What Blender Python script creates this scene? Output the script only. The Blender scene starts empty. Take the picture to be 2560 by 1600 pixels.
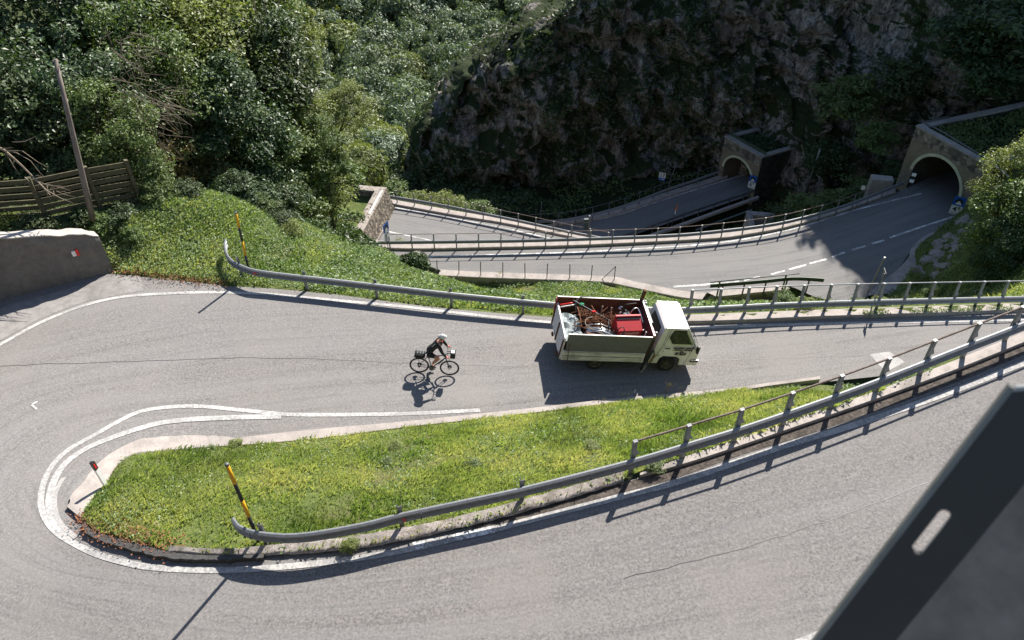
import bpy, bmesh, math, random
import numpy as np
from mathutils import Vector, Matrix

SC = bpy.context.scene
COL = SC.collection
R = math.radians
# ------------------------------------------------------------------ camera, sky, sun, exposure
CAM_H = 20.0
PITCH = R(41.0)
cam_d = bpy.data.cameras.new("camera")
cam_d.lens = 28.0
cam_d.sensor_width = 36.0
cam_d.clip_start = 0.05
cam_d.clip_end = 3000
cam_d.dof.use_dof = True
cam_d.dof.focus_distance = 29.0
cam_d.dof.aperture_fstop = 9.0
cam = bpy.data.objects.new("camera", cam_d)
cam.location = (0, 0, CAM_H)
cam.rotation_euler = (math.pi / 2 - PITCH, 0, 0)
COL.objects.link(cam)
SC.camera = cam

SUN_EL = R(43.5)
SUN_AZ = R(27.0)
world = bpy.data.worlds.new("World")
SC.world = world
world.use_nodes = True
wn = world.node_tree
wn.nodes.clear()
wo = wn.nodes.new("ShaderNodeOutputWorld")
wb = wn.nodes.new("ShaderNodeBackground")
ws = wn.nodes.new("ShaderNodeTexSky")
ws.sky_type = 'NISHITA'
ws.sun_disc = False
ws.sun_elevation = SUN_EL
ws.sun_rotation = SUN_AZ
ws.altitude = 700
ws.air_density = 1.0
ws.dust_density = 0.6
wb.inputs[1].default_value = 0.085
wn.links.new(ws.outputs[0], wb.inputs[0])
wn.links.new(wb.outputs[0], wo.inputs[0])

SUN_DIR = Vector((math.sin(SUN_AZ) * math.cos(SUN_EL), math.cos(SUN_AZ) * math.cos(SUN_EL), math.sin(SUN_EL)))
sl = bpy.data.lights.new("sun", 'SUN')
sl.energy = 5.0
sl.angle = R(0.5)
sl.color = (1.0, 0.955, 0.88)
so = bpy.data.objects.new("sun", sl)
so.rotation_euler = SUN_DIR.to_track_quat('Z', 'Y').to_euler()
so.location = SUN_DIR * 200
COL.objects.link(so)

SC.view_settings.view_transform = 'Standard'
SC.view_settings.look = 'None'
SC.view_settings.gamma = 1.0
SC.view_settings.exposure = 1.06
SC.render.engine = 'CYCLES'
SC.cycles.use_denoising = True
SC.cycles.max_bounces = 6
SC.cycles.diffuse_bounces = 3
SC.cycles.transmission_bounces = 4
SC.cycles.caustics_reflective = False
SC.cycles.caustics_refractive = False
SC.cycles.sample_clamp_indirect = 6.0

# ------------------------------------------------------------------ projection from the photo's 2560x1600 frame on to real surfaces
FPX = 28.0 / 36.0 * 2560
SD, CD = math.sin(PITCH), math.cos(PITCH)

def ray(px, py):
    u = (px - 1280.0) / FPX
    v = (py - 800.0) / FPX
    return u, CD - v * SD, -(SD + v * CD)

def on_z(px, py, z):
    u, b, c = ray(px, py)
    t = (CAM_H - z) / (-c)
    return Vector((u * t, b * t, z))

def on_h(px, py, h, dz=0.0):
    z = 0.0
    u, b, c = ray(px, py)
    x = y = 0.0
    for k in range(60):
        t = (CAM_H - z) / (-c)
        x, y = u * t, b * t
        zn = h(x, y) + dz
        z = z + (zn - z) * 0.7
    return Vector((x, y, h(x, y) + dz))

def proj(p):
    x, y, z = p[0], p[1], p[2] - CAM_H
    dep = y * CD - z * SD
    return 1280 + FPX * x / dep, 800 - FPX * (y * SD + z * CD) / dep

# ------------------------------------------------------------------ noise
def _hash(ix, iy, iz, seed):
    h = (ix.astype(np.int64) * 374761393 + iy.astype(np.int64) * 668265263 + iz.astype(np.int64) * 2147483647 + seed * 1274126177) & 0xFFFFFFFF
    h = ((h ^ (h >> 13)) * 1274126177) & 0xFFFFFFFF
    h = (h ^ (h >> 16)) & 0xFFFFFFFF
    return h / 4294967295.0

def vnoise(x, y, z=None, seed=0):
    x = np.asarray(x, float); y = np.asarray(y, float)
    z = np.zeros_like(x) if z is None else np.asarray(z, float)
    ix, iy, iz = np.floor(x), np.floor(y), np.floor(z)
    fx, fy, fz = x - ix, y - iy, z - iz
    fx = fx * fx * fx * (fx * (fx * 6 - 15) + 10); fy = fy * fy * fy * (fy * (fy * 6 - 15) + 10); fz = fz * fz * fz * (fz * (fz * 6 - 15) + 10)
    r = 0
    for a in (0, 1):
        wa = fx if a else 1 - fx
        for b in (0, 1):
            wb_ = fy if b else 1 - fy
            for c in (0, 1):
                wc = fz if c else 1 - fz
                r = r + _hash(ix + a, iy + b, iz + c, seed) * wa * wb_ * wc
    return r * 2 - 1

def fbm(x, y, z=None, oct=4, seed=0, gain=0.5):
    a, s, r = 1.0, 1.0, 0.0
    z = np.zeros_like(np.asarray(x, float)) if z is None else z
    for k in range(oct):
        r = r + a * vnoise(np.asarray(x) * s + 17.3 * k, np.asarray(y) * s - 9.1 * k, np.asarray(z) * s + 3.7 * k, seed + k)
        a *= gain; s *= 2.03
    return r

# ------------------------------------------------------------------ objects
def tag(o, label=None, cat=None, group=None, kind=None):
    if label: o["label"] = label
    if cat: o["category"] = cat
    if group: o["group"] = group
    if kind: o["kind"] = kind
    return o

def empty(name, loc=(0, 0, 0), rot=(0, 0, 0), label=None, cat=None, group=None):
    o = bpy.data.objects.new(name, None)
    o.empty_display_size = 0.2
    o.location = loc
    o.rotation_euler = rot
    COL.objects.link(o)
    return tag(o, label, cat, group)

def fast_mesh(name, V, F, smooth=False, attr=None):
    """V (n,3); F (m,k) all the same size"""
    V = np.asarray(V, np.float32); F = np.asarray(F, np.int32)
    me = bpy.data.meshes.new(name)
    m, k = F.shape
    me.vertices.add(len(V)); me.vertices.foreach_set("co", V.ravel())
    me.loops.add(m * k); me.loops.foreach_set("vertex_index", F.ravel())
    me.polygons.add(m)
    me.polygons.foreach_set("loop_start", np.arange(0, m * k, k, dtype=np.int32))
    me.polygons.foreach_set("loop_total", np.full(m, k, np.int32))
    me.polygons.foreach_set("use_smooth", np.full(m, smooth, bool))
    if attr is not None:
        for an, dom, vals in attr:
            a = me.attributes.new(an, 'FLOAT', dom)
            a.data.foreach_set("value", np.asarray(vals, np.float32))
    me.update(calc_edges=True)
    me.validate()
    return me

def link(name, me, mat, parent=None):
    o = bpy.data.objects.new(name, me)
    for m in (mat if isinstance(mat, (list, tuple)) else [mat]):
        me.materials.append(m)
    COL.objects.link(o)
    if parent: o.parent = parent
    return o

def grid_faces(nr, nc, mask=None):
    i = np.arange((nr - 1) * (nc - 1))
    r, c = i // (nc - 1), i % (nc - 1)
    a = r * nc + c
    F = np.stack([a, a + 1, a + nc + 1, a + nc], 1)
    if mask is not None:
        mk = mask.ravel()
        F = F[mk[F].all(1)]
    return F

class MB:
    def __init__(s):
        s.v, s.f, s.m = [], [], []
    def add(s, vs, fs, mi=0):
        b = len(s.v)
        s.v += [tuple(x) for x in vs]
        for f in fs:
            s.f.append([b + i for i in f]); s.m.append(mi)
        return s
    def obox(s, o, a, b, c, mi=0):
        o, a, b, c = Vector(o), Vector(a), Vector(b), Vector(c)
        vs = [o, o + a, o + a + b, o + b, o + c, o + a + c, o + a + b + c, o + b + c]
        fs = [(0, 3, 2, 1), (4, 5, 6, 7), (0, 1, 5, 4), (1, 2, 6, 5), (2, 3, 7, 6), (3, 0, 4, 7)]
        return s.add(vs, fs, mi)
    def box(s, c, d, mi=0, rot=None):
        c = Vector(c)
        ax = [Vector((d[0], 0, 0)), Vector((0, d[1], 0)), Vector((0, 0, d[2]))]
        if rot is not None:
            Rm = rot if isinstance(rot, Matrix) else Matrix.Rotation(rot, 3, 'Z')
            ax = [Rm @ a for a in ax]
        return s.obox(c - (ax[0] + ax[1] + ax[2]) / 2, *ax, mi=mi)
    def bbox(s, c, d, bev=0.02, mi=0, rot=None):
        """box with chamfered edges"""
        bm = bmesh.new()
        bmesh.ops.create_cube(bm, size=1.0)
        for v in bm.verts: v.co = Vector((v.co.x * d[0], v.co.y * d[1], v.co.z * d[2]))
        bmesh.ops.bevel(bm, geom=list(bm.edges), offset=bev, segments=2, affect='EDGES', profile=0.6)
        Rm = rot if isinstance(rot, Matrix) else (Matrix.Rotation(rot, 3, 'Z') if rot else Matrix.Identity(3))
        c = Vector(c)
        bm.verts.ensure_lookup_table()
        s.add([Rm @ v.co + c for v in bm.verts], [[v.index for v in f.verts] for f in bm.faces], mi)
        bm.free()
        return s
    def tube(s, pts, r, n=6, mi=0, cap=True):
        pts = [Vector(p) for p in pts]
        rs = r if isinstance(r, (list, tuple)) else [r] * len(pts)
        b = len(s.v)
        up = None
        for i, p in enumerate(pts):
            t = (pts[min(i + 1, len(pts) - 1)] - pts[max(i - 1, 0)])
            if t.length < 1e-9: t = Vector((0, 0, 1))
            t.normalize()
            if up is None:
                up = Vector((0, 0, 1)) if abs(t.z) < 0.9 else Vector((1, 0, 0))
            e1 = up - t * up.dot(t)
            if e1.length < 1e-5:
                e1 = t.orthogonal()
            e1.normalize(); up = e1
            e2 = t.cross(e1)
            for k in range(n):
                a = 2 * math.pi * k / n
                s.v.append(tuple(p + (e1 * math.cos(a) + e2 * math.sin(a)) * rs[i]))
        for i in range(len(pts) - 1):
            for k in range(n):
                a = b + i * n + k; c = b + i * n + (k + 1) % n
                s.f.append([a, c, c + n, a + n]); s.m.append(mi)
        if cap:
            s.f.append([b + k for k in range(n)][::-1]); s.m.append(mi)
            e = b + (len(pts) - 1) * n
            s.f.append([e + k for k in range(n)]); s.m.append(mi)
        return s
    def prism(s, poly, ext, mi=0):
        """planar polygon (3-D points) pushed along ext"""
        n = len(poly); e = Vector(ext)
        P = [Vector(p) for p in poly]
        vs = P + [p + e for p in P]
        fs = [tuple(range(n))[::-1], tuple(range(n, 2 * n))] + [(i, (i + 1) % n, (i + 1) % n + n, i + n) for i in range(n)]
        return s.add(vs, fs, mi)
    def loft(s, rows, mi=0, closed=False):
        """rows of equal length point lists"""
        b = len(s.v); n = len(rows[0])
        for r in rows: s.v += [tuple(p) for p in r]
        for i in range(len(rows) - 1):
            for k in range(n if closed else n - 1):
                a = b + i * n + k; c = b + i * n + (k + 1) % n
                s.f.append([a, c, c + n, a + n]); s.m.append(mi)
        return s
    def ico(s, c, r, sub=2, mi=0, jit=0.0, seed=0):
        bm = bmesh.new()
        bmesh.ops.create_icosphere(bm, subdivisions=sub, radius=1.0)
        rr = r if isinstance(r, (list, tuple)) else (r, r, r)
        rnd = random.Random(seed)
        bm.verts.ensure_lookup_table()
        vs = []
        for v in bm.verts:
            k = 1 + jit * (rnd.random() * 2 - 1)
            vs.append((c[0] + v.co.x * rr[0] * k, c[1] + v.co.y * rr[1] * k, c[2] + v.co.z * rr[2] * k))
        s.add(vs, [[v.index for v in f.verts] for f in bm.faces], mi)
        bm.free()
        return s
    def mesh(s, name, smooth=False):
        me = bpy.data.meshes.new(name)
        me.from_pydata(s.v, [], s.f)
        me.polygons.foreach_set("material_index", np.asarray(s.m, np.int32))
        me.polygons.foreach_set("use_smooth", np.full(len(s.f), smooth, bool))
        bm = bmesh.new(); bm.from_mesh(me)
        bmesh.ops.recalc_face_normals(bm, faces=list(bm.faces))
        bm.to_mesh(me); bm.free()
        me.update()
        return me
    def build(s, name, mat, parent=None, smooth=False):
        return link(name, s.mesh(name, smooth), mat, parent)

def cr(pts, step=None, n=None):
    """Catmull-Rom through pts, resampled evenly"""
    P = np.asarray([tuple(p) for p in pts], float)
    if len(P) == 2:
        Q = P
    else:
        E = np.vstack([2 * P[0] - P[1], P, 2 * P[-1] - P[-2]])
        out = []
        for i in range(1, len(E) - 2):
            p0, p1, p2, p3 = E[i - 1], E[i], E[i + 1], E[i + 2]
            t = np.linspace(0, 1, 12, endpoint=False)[:, None]
            out.append(0.5 * ((2 * p1) + (-p0 + p2) * t + (2 * p0 - 5 * p1 + 4 * p2 - p3) * t ** 2 + (-p0 + 3 * p1 - 3 * p2 + p3) * t ** 3))
        Q = np.vstack(out + [E[-2][None]])
    L = np.concatenate([[0], np.cumsum(np.linalg.norm(np.diff(Q, axis=0), axis=1))])
    if n is None: n = max(2, int(round(L[-1] / step)) + 1)
    s = np.linspace(0, L[-1], n)
    return np.stack([np.interp(s, L, Q[:, k]) for k in range(P.shape[1])], 1)

def in_poly(x, y, poly):
    x = np.asarray(x); y = np.asarray(y)
    r = np.zeros(x.shape, bool)
    n = len(poly)
    for i in range(n):
        x0, y0 = poly[i][0], poly[i][1]; x1, y1 = poly[(i + 1) % n][0], poly[(i + 1) % n][1]
        c = ((y0 > y) != (y1 > y))
        xi = (x1 - x0) * (y - y0) / ((y1 - y0) if abs(y1 - y0) > 1e-12 else 1e-12) + x0
        r ^= c & (x < xi)
    return r

def dist_poly(x, y, line):
    x = np.asarray(x, float); y = np.asarray(y, float)
    d = np.full(x.shape, 1e9)
    for i in range(len(line) - 1):
        ax, ay = line[i][0], line[i][1]; bx, by = line[i + 1][0] - ax, line[i + 1][1] - ay
        t = np.clip(((x - ax) * bx + (y - ay) * by) / (bx * bx + by * by + 1e-12), 0, 1)
        d = np.minimum(d, np.hypot(x - ax - t * bx, y - ay - t * by))
    return d

def tps_fit(P):
    P = np.asarray(P, float)
    n = len(P)
    d2 = ((P[:, None, :2] - P[None, :, :2]) ** 2).sum(2)
    K = np.where(d2 > 0, 0.5 * d2 * np.log(d2 + 1e-12), 0) + np.eye(n) * 0.4
    A = np.zeros((n + 3, n + 3)); A[:n, :n] = K; A[:n, n] = 1; A[:n, n + 1:] = P[:, :2]; A[n, :n] = 1; A[n + 1:, :n] = P[:, :2].T
    w = np.linalg.solve(A, np.concatenate([P[:, 2], [0, 0, 0]]))
    def f(x, y):
        x = np.asarray(x, float); y = np.asarray(y, float)
        r = w[n] + w[n + 1] * x + w[n + 2] * y
        for i in range(n):
            q = (x - P[i, 0]) ** 2 + (y - P[i, 1]) ** 2
            r = r + w[i] * 0.5 * q * np.log(q + 1e-12)
        return r
    return f
# ------------------------------------------------------------------ materials
class NT:
    def __init__(s, name):
        s.m = bpy.data.materials.new(name); s.m.use_nodes = True
        s.t = s.m.node_tree; s.t.nodes.clear()
        s.out = s.n("ShaderNodeOutputMaterial")
    def n(s, typ, **kw):
        nd = s.t.nodes.new(typ)
        for k, v in kw.items(): setattr(nd, k, v)
        return nd
    def l(s, a, b): s.t.links.new(a, b)
    def pos(s, mode="Object"):
        return s.n("ShaderNodeTexCoord").outputs[mode]
    def noise(s, scale, detail=4, rough=0.55, vec=None, dist=0.0):
        nd = s.n("ShaderNodeTexNoise"); nd.inputs["Scale"].default_value = scale
        nd.inputs["Detail"].default_value = detail; nd.inputs["Roughness"].default_value = rough
        nd.inputs["Distortion"].default_value = dist
        if vec is not None: s.l(vec, nd.inputs["Vector"])
        return nd.outputs["Fac"]
    def ramp(s, fac, stops):
        r = s.n("ShaderNodeValToRGB"); e = r.color_ramp.elements
        while len(e) > 1: e.remove(e[-1])
        e[0].position, e[0].color = stops[0][0], (*stops[0][1], 1)
        for p, c in stops[1:]:
            x = e.new(p); x.color = (*c, 1)
        s.l(fac, r.inputs[0]); return r.outputs[0]
    def framp(s, fac, a, b, lo=0.0, hi=1.0):
        r = s.n("ShaderNodeMapRange"); r.inputs[1].default_value = a; r.inputs[2].default_value = b
        r.inputs[3].default_value = lo; r.inputs[4].default_value = hi
        s.l(fac, r.inputs[0]); return r.outputs[0]
    def mix(s, fac, a, b, mode='MIX'):
        r = s.n("ShaderNodeMix", data_type='RGBA', blend_type=mode)
        for sock, v in ((r.inputs[0], fac), (r.inputs[6], a), (r.inputs[7], b)):
            if hasattr(v, "is_output"): s.l(v, sock)
            elif isinstance(v, (tuple, list)): sock.default_value = (*v, 1)
            else: sock.default_value = v
        return r.outputs[2]
    def math(s, op, a, b=0.0):
        r = s.n("ShaderNodeMath", operation=op)
        for sock, v in ((r.inputs[0], a), (r.inputs[1], b)):
            if hasattr(v, "is_output"): s.l(v, sock)
            else: sock.default_value = v
        return r.outputs[0]
    def scaled(s, vec, sc):
        r = s.n("ShaderNodeVectorMath", operation='MULTIPLY'); s.l(vec, r.inputs[0]); r.inputs[1].default_value = sc
        return r.outputs[0]
    def attr(s, name):
        a = s.n("ShaderNodeAttribute"); a.attribute_name = name; return a.outputs["Fac"]
    def bsdf(s, col, rough=0.7, metal=0.0, spec=0.5, bump=None, bstr=0.3, bdist=0.02):
        b = s.n("ShaderNodeBsdfPrincipled")
        for k, v in (("Base Color", col), ("Roughness", rough), ("Metallic", metal), ("Specular IOR Level", spec)):
            if hasattr(v, "is_output"): s.l(v, b.inputs[k])
            elif isinstance(v, (tuple, list)): b.inputs[k].default_value = (*v, 1)
            else: b.inputs[k].default_value = v
        if bump is not None:
            bp = s.n("ShaderNodeBump"); bp.inputs["Strength"].default_value = bstr; bp.inputs["Distance"].default_value = bdist
            s.l(bump, bp.inputs["Height"]); s.l(bp.outputs[0], b.inputs["Normal"])
        return b
    def done(s, sh):
        s.l(sh.outputs[0], s.out.inputs[0]); return s.m

def mul(c, k): return tuple(x * k for x in c)

def plain(name, col, rough=0.6, metal=0.0, var=0.18, scale=6.0, spec=0.5, bump=0.0):
    t = NT(name); p = t.pos()
    f = t.noise(scale, 5, 0.6, p)
    c = t.ramp(f, [(0.3, mul(col, 1 - var)), (0.7, mul(col, 1 + var))])
    b = t.bsdf(c, rough, metal, spec, f if bump else None, bump, 0.01)
    return t.done(b)

def asphalt(name, base=0.2, tint=(1.0, 0.935, 0.905), streak=1.0):
    t = NT(name); p = t.pos()
    uv = t.n("ShaderNodeUVMap"); uv.uv_map = "road"
    speck = t.noise(17, 3, 0.75, p)
    fine = t.noise(75, 1, 0.5, p)
    big = t.noise(0.35, 5, 0.6, p)
    st = t.noise(1.0, 4, 0.6, t.scaled(uv.outputs[0], (0.045, 0.85, 1)), 0.3)
    st2 = t.noise(1.0, 3, 0.6, t.scaled(uv.outputs[0], (0.16, 4.5, 1)), 0.2)
    c = t.ramp(speck, [(0.30, mul(tint, base * 0.38)), (0.5, mul(tint, base * 0.95)), (0.68, mul(tint, base * 1.6))])
    c = t.mix(t.framp(fine, 0.45, 0.75, 0, 0.7), c, mul((1.0, 0.95, 0.88), base * 1.7))
    c = t.mix(t.framp(st, 0.38, 0.62, 0, 0.75 * streak), c, mul((1, 0.965, 0.935), base * 1.5))
    c = t.mix(t.framp(st2, 0.5, 0.7, 0, 0.6 * streak), c, mul((1, 0.98, 0.98), base * 0.5))
    c = t.mix(t.framp(big, 0.48, 0.68, 0, 0.5), c, mul((1.0, 0.91, 0.85), base * 1.35))
    b = t.bsdf(c, 0.88, 0, 0.25, speck, 0.5, 0.006)
    return t.done(b)

def paint_line(name, col=(0.7, 0.68, 0.65), wear=0.5):
    t = NT(name); p = t.pos()
    s1 = t.noise(14, 3, 0.65, p); s2 = t.noise(1.3, 4, 0.6, p)
    f = t.math('ADD', t.framp(s1, 0.35, 0.62), t.framp(s2, 0.35, 0.65, -0.35, 0.35))
    f = t.framp(f, 0.5 - wear * 0.4, 1.0 - wear * 0.2)
    c = t.mix(f, (0.27, 0.26, 0.25), col)
    return t.done(t.bsdf(c, 0.8, 0, 0.3, s1, 0.2, 0.004))

def concrete(name, col=(0.48, 0.43, 0.39), dark=0.45, stain=0.5, scale=1.0, moss=0.0):
    t = NT(name); p = t.pos()
    a = t.noise(2.2 * scale, 6, 0.65, p); b_ = t.noise(18 * scale, 4, 0.6, p); g = t.noise(0.6 * scale, 5, 0.6, p)
    c = t.ramp(a, [(0.3, mul(col, 0.72)), (0.55, col), (0.75, mul(col, 1.15))])
    c = t.mix(t.framp(b_, 0.35, 0.6, 0.35, 0), c, mul(col, dark))
    c = t.mix(t.framp(g, 0.5, 0.68, 0, stain), c, mul((0.9, 0.85, 0.75), 0.13))
    if moss:
        m_ = t.noise(3.5, 5, 0.7, p)
        c = t.mix(t.framp(m_, 0.52, 0.62, 0, moss), c, (0.055, 0.035, 0.02))
    return t.done(t.bsdf(c, 0.9, 0, 0.2, b_, 0.5, 0.015))

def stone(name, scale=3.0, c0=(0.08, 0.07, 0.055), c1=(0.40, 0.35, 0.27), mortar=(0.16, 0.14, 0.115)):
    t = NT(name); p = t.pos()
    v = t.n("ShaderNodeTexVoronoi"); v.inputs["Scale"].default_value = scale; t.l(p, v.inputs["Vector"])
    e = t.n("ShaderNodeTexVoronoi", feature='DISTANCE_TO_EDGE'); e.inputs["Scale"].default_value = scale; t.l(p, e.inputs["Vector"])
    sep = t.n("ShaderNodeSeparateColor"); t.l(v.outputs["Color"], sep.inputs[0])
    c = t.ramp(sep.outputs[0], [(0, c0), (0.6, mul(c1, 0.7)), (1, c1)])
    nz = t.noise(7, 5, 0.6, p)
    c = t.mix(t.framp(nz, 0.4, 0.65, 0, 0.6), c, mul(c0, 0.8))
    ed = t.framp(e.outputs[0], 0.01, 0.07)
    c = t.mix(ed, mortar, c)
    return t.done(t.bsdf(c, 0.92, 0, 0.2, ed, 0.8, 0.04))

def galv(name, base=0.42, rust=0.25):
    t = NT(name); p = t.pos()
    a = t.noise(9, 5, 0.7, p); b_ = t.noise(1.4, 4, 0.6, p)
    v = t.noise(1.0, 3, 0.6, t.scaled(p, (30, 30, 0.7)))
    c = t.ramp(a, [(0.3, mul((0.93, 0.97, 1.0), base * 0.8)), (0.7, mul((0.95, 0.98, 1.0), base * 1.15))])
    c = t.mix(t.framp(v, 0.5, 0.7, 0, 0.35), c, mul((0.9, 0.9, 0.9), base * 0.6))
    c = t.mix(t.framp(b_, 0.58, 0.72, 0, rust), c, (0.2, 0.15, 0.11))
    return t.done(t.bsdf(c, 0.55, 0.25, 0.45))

def leafmat(name, cols, trans=0.35, rough=0.42, spec=0.6, objvar=True):
    """cols: dark .. light greens; hue varies leaf by leaf and plant by plant"""
    t = NT(name)
    a = t.attr("rnd")
    n = len(cols)
    c = t.ramp(a, [(i / (n - 1), cols[i]) for i in range(n)])
    if objvar:
        oi = t.n("ShaderNodeObjectInfo")
        c = t.mix(t.framp(oi.outputs["Random"], 0, 1, 0, 0.3), c, mul((1.1, 1.0, 0.35), 0.11))
    p = t.pos()
    nz = t.noise(0.35, 3, 0.6, p)
    c = t.mix(t.framp(nz, 0.4, 0.65, 0.0, 0.45), c, mul(cols[-1], 1.15))
    b = t.bsdf(c, rough, 0, spec)
    tr = t.n("ShaderNodeBsdfTranslucent")
    tc = t.mix(1.0, c, (1.25, 1.35, 0.5), 'MULTIPLY')
    t.l(tc, tr.inputs[0])
    mx = t.n("ShaderNodeMixShader"); mx.inputs[0].default_value = trans
    t.l(b.outputs[0], mx.inputs[1]); t.l(tr.outputs[0], mx.inputs[2])
    return t.done(mx)

def ground_mat(name, c_lo, c_mid, c_hi, scale=1.0, dirt=(0.2, 0.15, 0.1), dfac=0.5):
    t = NT(name); p = t.pos()
    a = t.noise(2.6 * scale, 6, 0.7, p); g = t.noise(0.45 * scale, 4, 0.6, p); f = t.noise(22 * scale, 3, 0.6, p)
    c = t.ramp(a, [(0.32, c_lo), (0.5, c_mid), (0.68, c_hi)])
    c = t.mix(t.framp(g, 0.5, 0.66, 0, dfac), c, dirt)
    c = t.mix(t.framp(f, 0.4, 0.6, 0.5, 0), c, mul(c_lo, 0.5))
    return t.done(t.bsdf(c, 0.95, 0, 0.15, f, 0.8, 0.04))

def rock_mat(name):
    t = NT(name); p = t.pos()
    pv = t.scaled(p, (1, 1, 0.5))
    a = t.noise(1.1, 10, 0.78, pv, 0.4); b_ = t.noise(3.2, 9, 0.8, pv, 0.3); g = t.noise(0.22, 5, 0.6, p); s_ = t.noise(1.0, 5, 0.6, t.scaled(p, (2.2, 2.2, 0.25)), 0.4)
    c = t.ramp(a, [(0.28, (0.05, 0.043, 0.038)), (0.42, (0.17, 0.15, 0.135)), (0.54, (0.36, 0.325, 0.295)), (0.68, (0.66, 0.62, 0.58))])
    c = t.mix(t.framp(b_, 0.42, 0.54, 0.8, 0), c, (0.03, 0.027, 0.024))
    c = t.mix(t.framp(g, 0.5, 0.66, 0, 0.4), c, (0.30, 0.22, 0.165))
    c = t.mix(t.framp(s_, 0.5, 0.68, 0, 0.5), c, (0.05, 0.05, 0.05))
    geo = t.n("ShaderNodeNewGeometry"); sp = t.n("ShaderNodeSeparateXYZ"); t.l(geo.outputs["Normal"], sp.inputs[0])
    ms = t.noise(0.3, 6, 0.7, p)
    up = t.math('ADD', t.framp(sp.outputs[2], -0.1, 0.7, 0, 0.65), t.framp(ms, 0.38, 0.62, -0.45, 0.55))
    mossc = t.ramp(b_, [(0.3, (0.012, 0.02, 0.008)), (0.7, (0.045, 0.062, 0.02))])
    c = t.mix(t.framp(up, 0.3, 0.55), c, mossc)
    return t.done(t.bsdf(c, 0.92, 0, 0.2, b_, 1.0, 0.25))

def wood(name, col=(0.13, 0.115, 0.075), axis=(0.6, 0.6, 9)):
    t = NT(name); p = t.pos()
    a = t.noise(3, 5, 0.65, t.scaled(p, axis), 0.3); g = t.noise(1.2, 4, 0.6, p)
    c = t.ramp(a, [(0.3, mul(col, 0.55)), (0.55, col), (0.75, mul(col, 1.4))])
    c = t.mix(t.framp(g, 0.5, 0.7, 0, 0.5), c, mul((0.7, 1.0, 0.5), 0.06))
    return t.done(t.bsdf(c, 0.85, 0, 0.2, a, 0.3, 0.01))

def rusty(name, c0=(0.09, 0.04, 0.022), c1=(0.27, 0.12, 0.06)):
    t = NT(name); p = t.pos()
    a = t.noise(6, 6, 0.7, p)
    c = t.ramp(a, [(0.3, c0), (0.7, c1)])
    return t.done(t.bsdf(c, 0.85, 0.1, 0.3, a, 0.4, 0.01))

M = {}
M['asphalt'] = asphalt("asphalt worn", 0.155, (1.0, 0.92, 0.885), 0.5)
M['asphalt_low'] = asphalt("asphalt lower road", 0.145, (1.0, 0.96, 0.945), 0.6)
M['line'] = paint_line("road paint white", (0.44, 0.42, 0.40), 0.62)
M['line_old'] = paint_line("road paint faded", (0.36, 0.34, 0.325), 0.8)
M['line_fresh'] = paint_line("road paint fresh", (0.74, 0.73, 0.71), 0.2)
M['kerb'] = concrete("kerb concrete", (0.37, 0.325, 0.295), 0.6, 0.3)
M['verge'] = concrete("verge concrete", (0.42, 0.37, 0.335), 0.5, 0.55, 1.5)
M['concrete'] = concrete("weathered concrete", (0.36, 0.33, 0.295), 0.5, 0.5)
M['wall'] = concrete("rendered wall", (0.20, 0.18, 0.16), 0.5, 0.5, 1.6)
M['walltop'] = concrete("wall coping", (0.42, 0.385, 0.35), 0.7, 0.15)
M['moss_concrete'] = concrete("mossy concrete", (0.34, 0.30, 0.26), 0.5, 0.2, 1.2, 0.95)
M['portal'] = concrete("portal concrete", (0.25, 0.21, 0.145), 0.45, 0.7, 0.8)
M['tunnel_in'] = concrete("tunnel lining", (0.12, 0.10, 0.07), 0.5, 0.6)
M['ring'] = plain("arch paint yellow", (0.50, 0.49, 0.33), 0.7, 0, 0.2, 1.5)
M['stone'] = stone("rubble stone", 2.2)
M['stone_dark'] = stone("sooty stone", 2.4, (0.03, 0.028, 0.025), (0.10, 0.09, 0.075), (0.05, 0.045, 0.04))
M['stone_pale'] = stone("pale rubble stone", 3.2, (0.08, 0.068, 0.055), (0.33, 0.28, 0.22), (0.07, 0.06, 0.05))
M['apron'] = concrete("dusty apron", (0.26, 0.243, 0.232), 0.6, 0.45, 1.8)
M['dirt'] = ground_mat("gutter dirt", (0.06, 0.05, 0.043), (0.13, 0.11, 0.095), (0.24, 0.205, 0.175), 4.0, (0.05, 0.042, 0.036), 0.5)
M['tar'] = asphalt("tar kerb", 0.06, (1, 0.97, 0.94), 0.5)
M['gravel'] = ground_mat("gravel verge", (0.30, 0.25, 0.22), (0.52, 0.46, 0.42), (0.68, 0.62, 0.57), 5.0, (0.16, 0.13, 0.09), 0.6)
M['galv'] = galv("galvanised steel", 0.25, 0.25)
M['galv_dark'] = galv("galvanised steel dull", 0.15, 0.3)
M['galv_green'] = plain("green coated steel", (0.06, 0.085, 0.055), 0.5, 0.2)
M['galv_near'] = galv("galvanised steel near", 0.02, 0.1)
M['rustbar'] = rusty("rusty handrail", (0.10, 0.075, 0.062), (0.25, 0.195, 0.165))
M['rust'] = rusty("rust")
M['rust_dark'] = rusty("rust dark", (0.05, 0.022, 0.014), (0.15, 0.07, 0.04))
M['rock'] = rock_mat("cliff rock")
M['rock_small'] = concrete("loose rock", (0.33, 0.29, 0.26), 0.35, 0.5, 1.5)
M['earth'] = ground_mat("grass bank soil", (0.05, 0.07, 0.02), (0.10, 0.13, 0.035), (0.16, 0.19, 0.06), 1.0, (0.17, 0.125, 0.08), 0.45)
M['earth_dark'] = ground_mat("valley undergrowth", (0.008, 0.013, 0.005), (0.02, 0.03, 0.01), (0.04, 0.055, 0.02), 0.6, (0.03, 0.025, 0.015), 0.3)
M['valley'] = ground_mat("valley floor", (0.02, 0.03, 0.012), (0.045, 0.06, 0.02), (0.08, 0.1, 0.035), 0.3, (0.06, 0.06, 0.03), 0.3)
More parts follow.
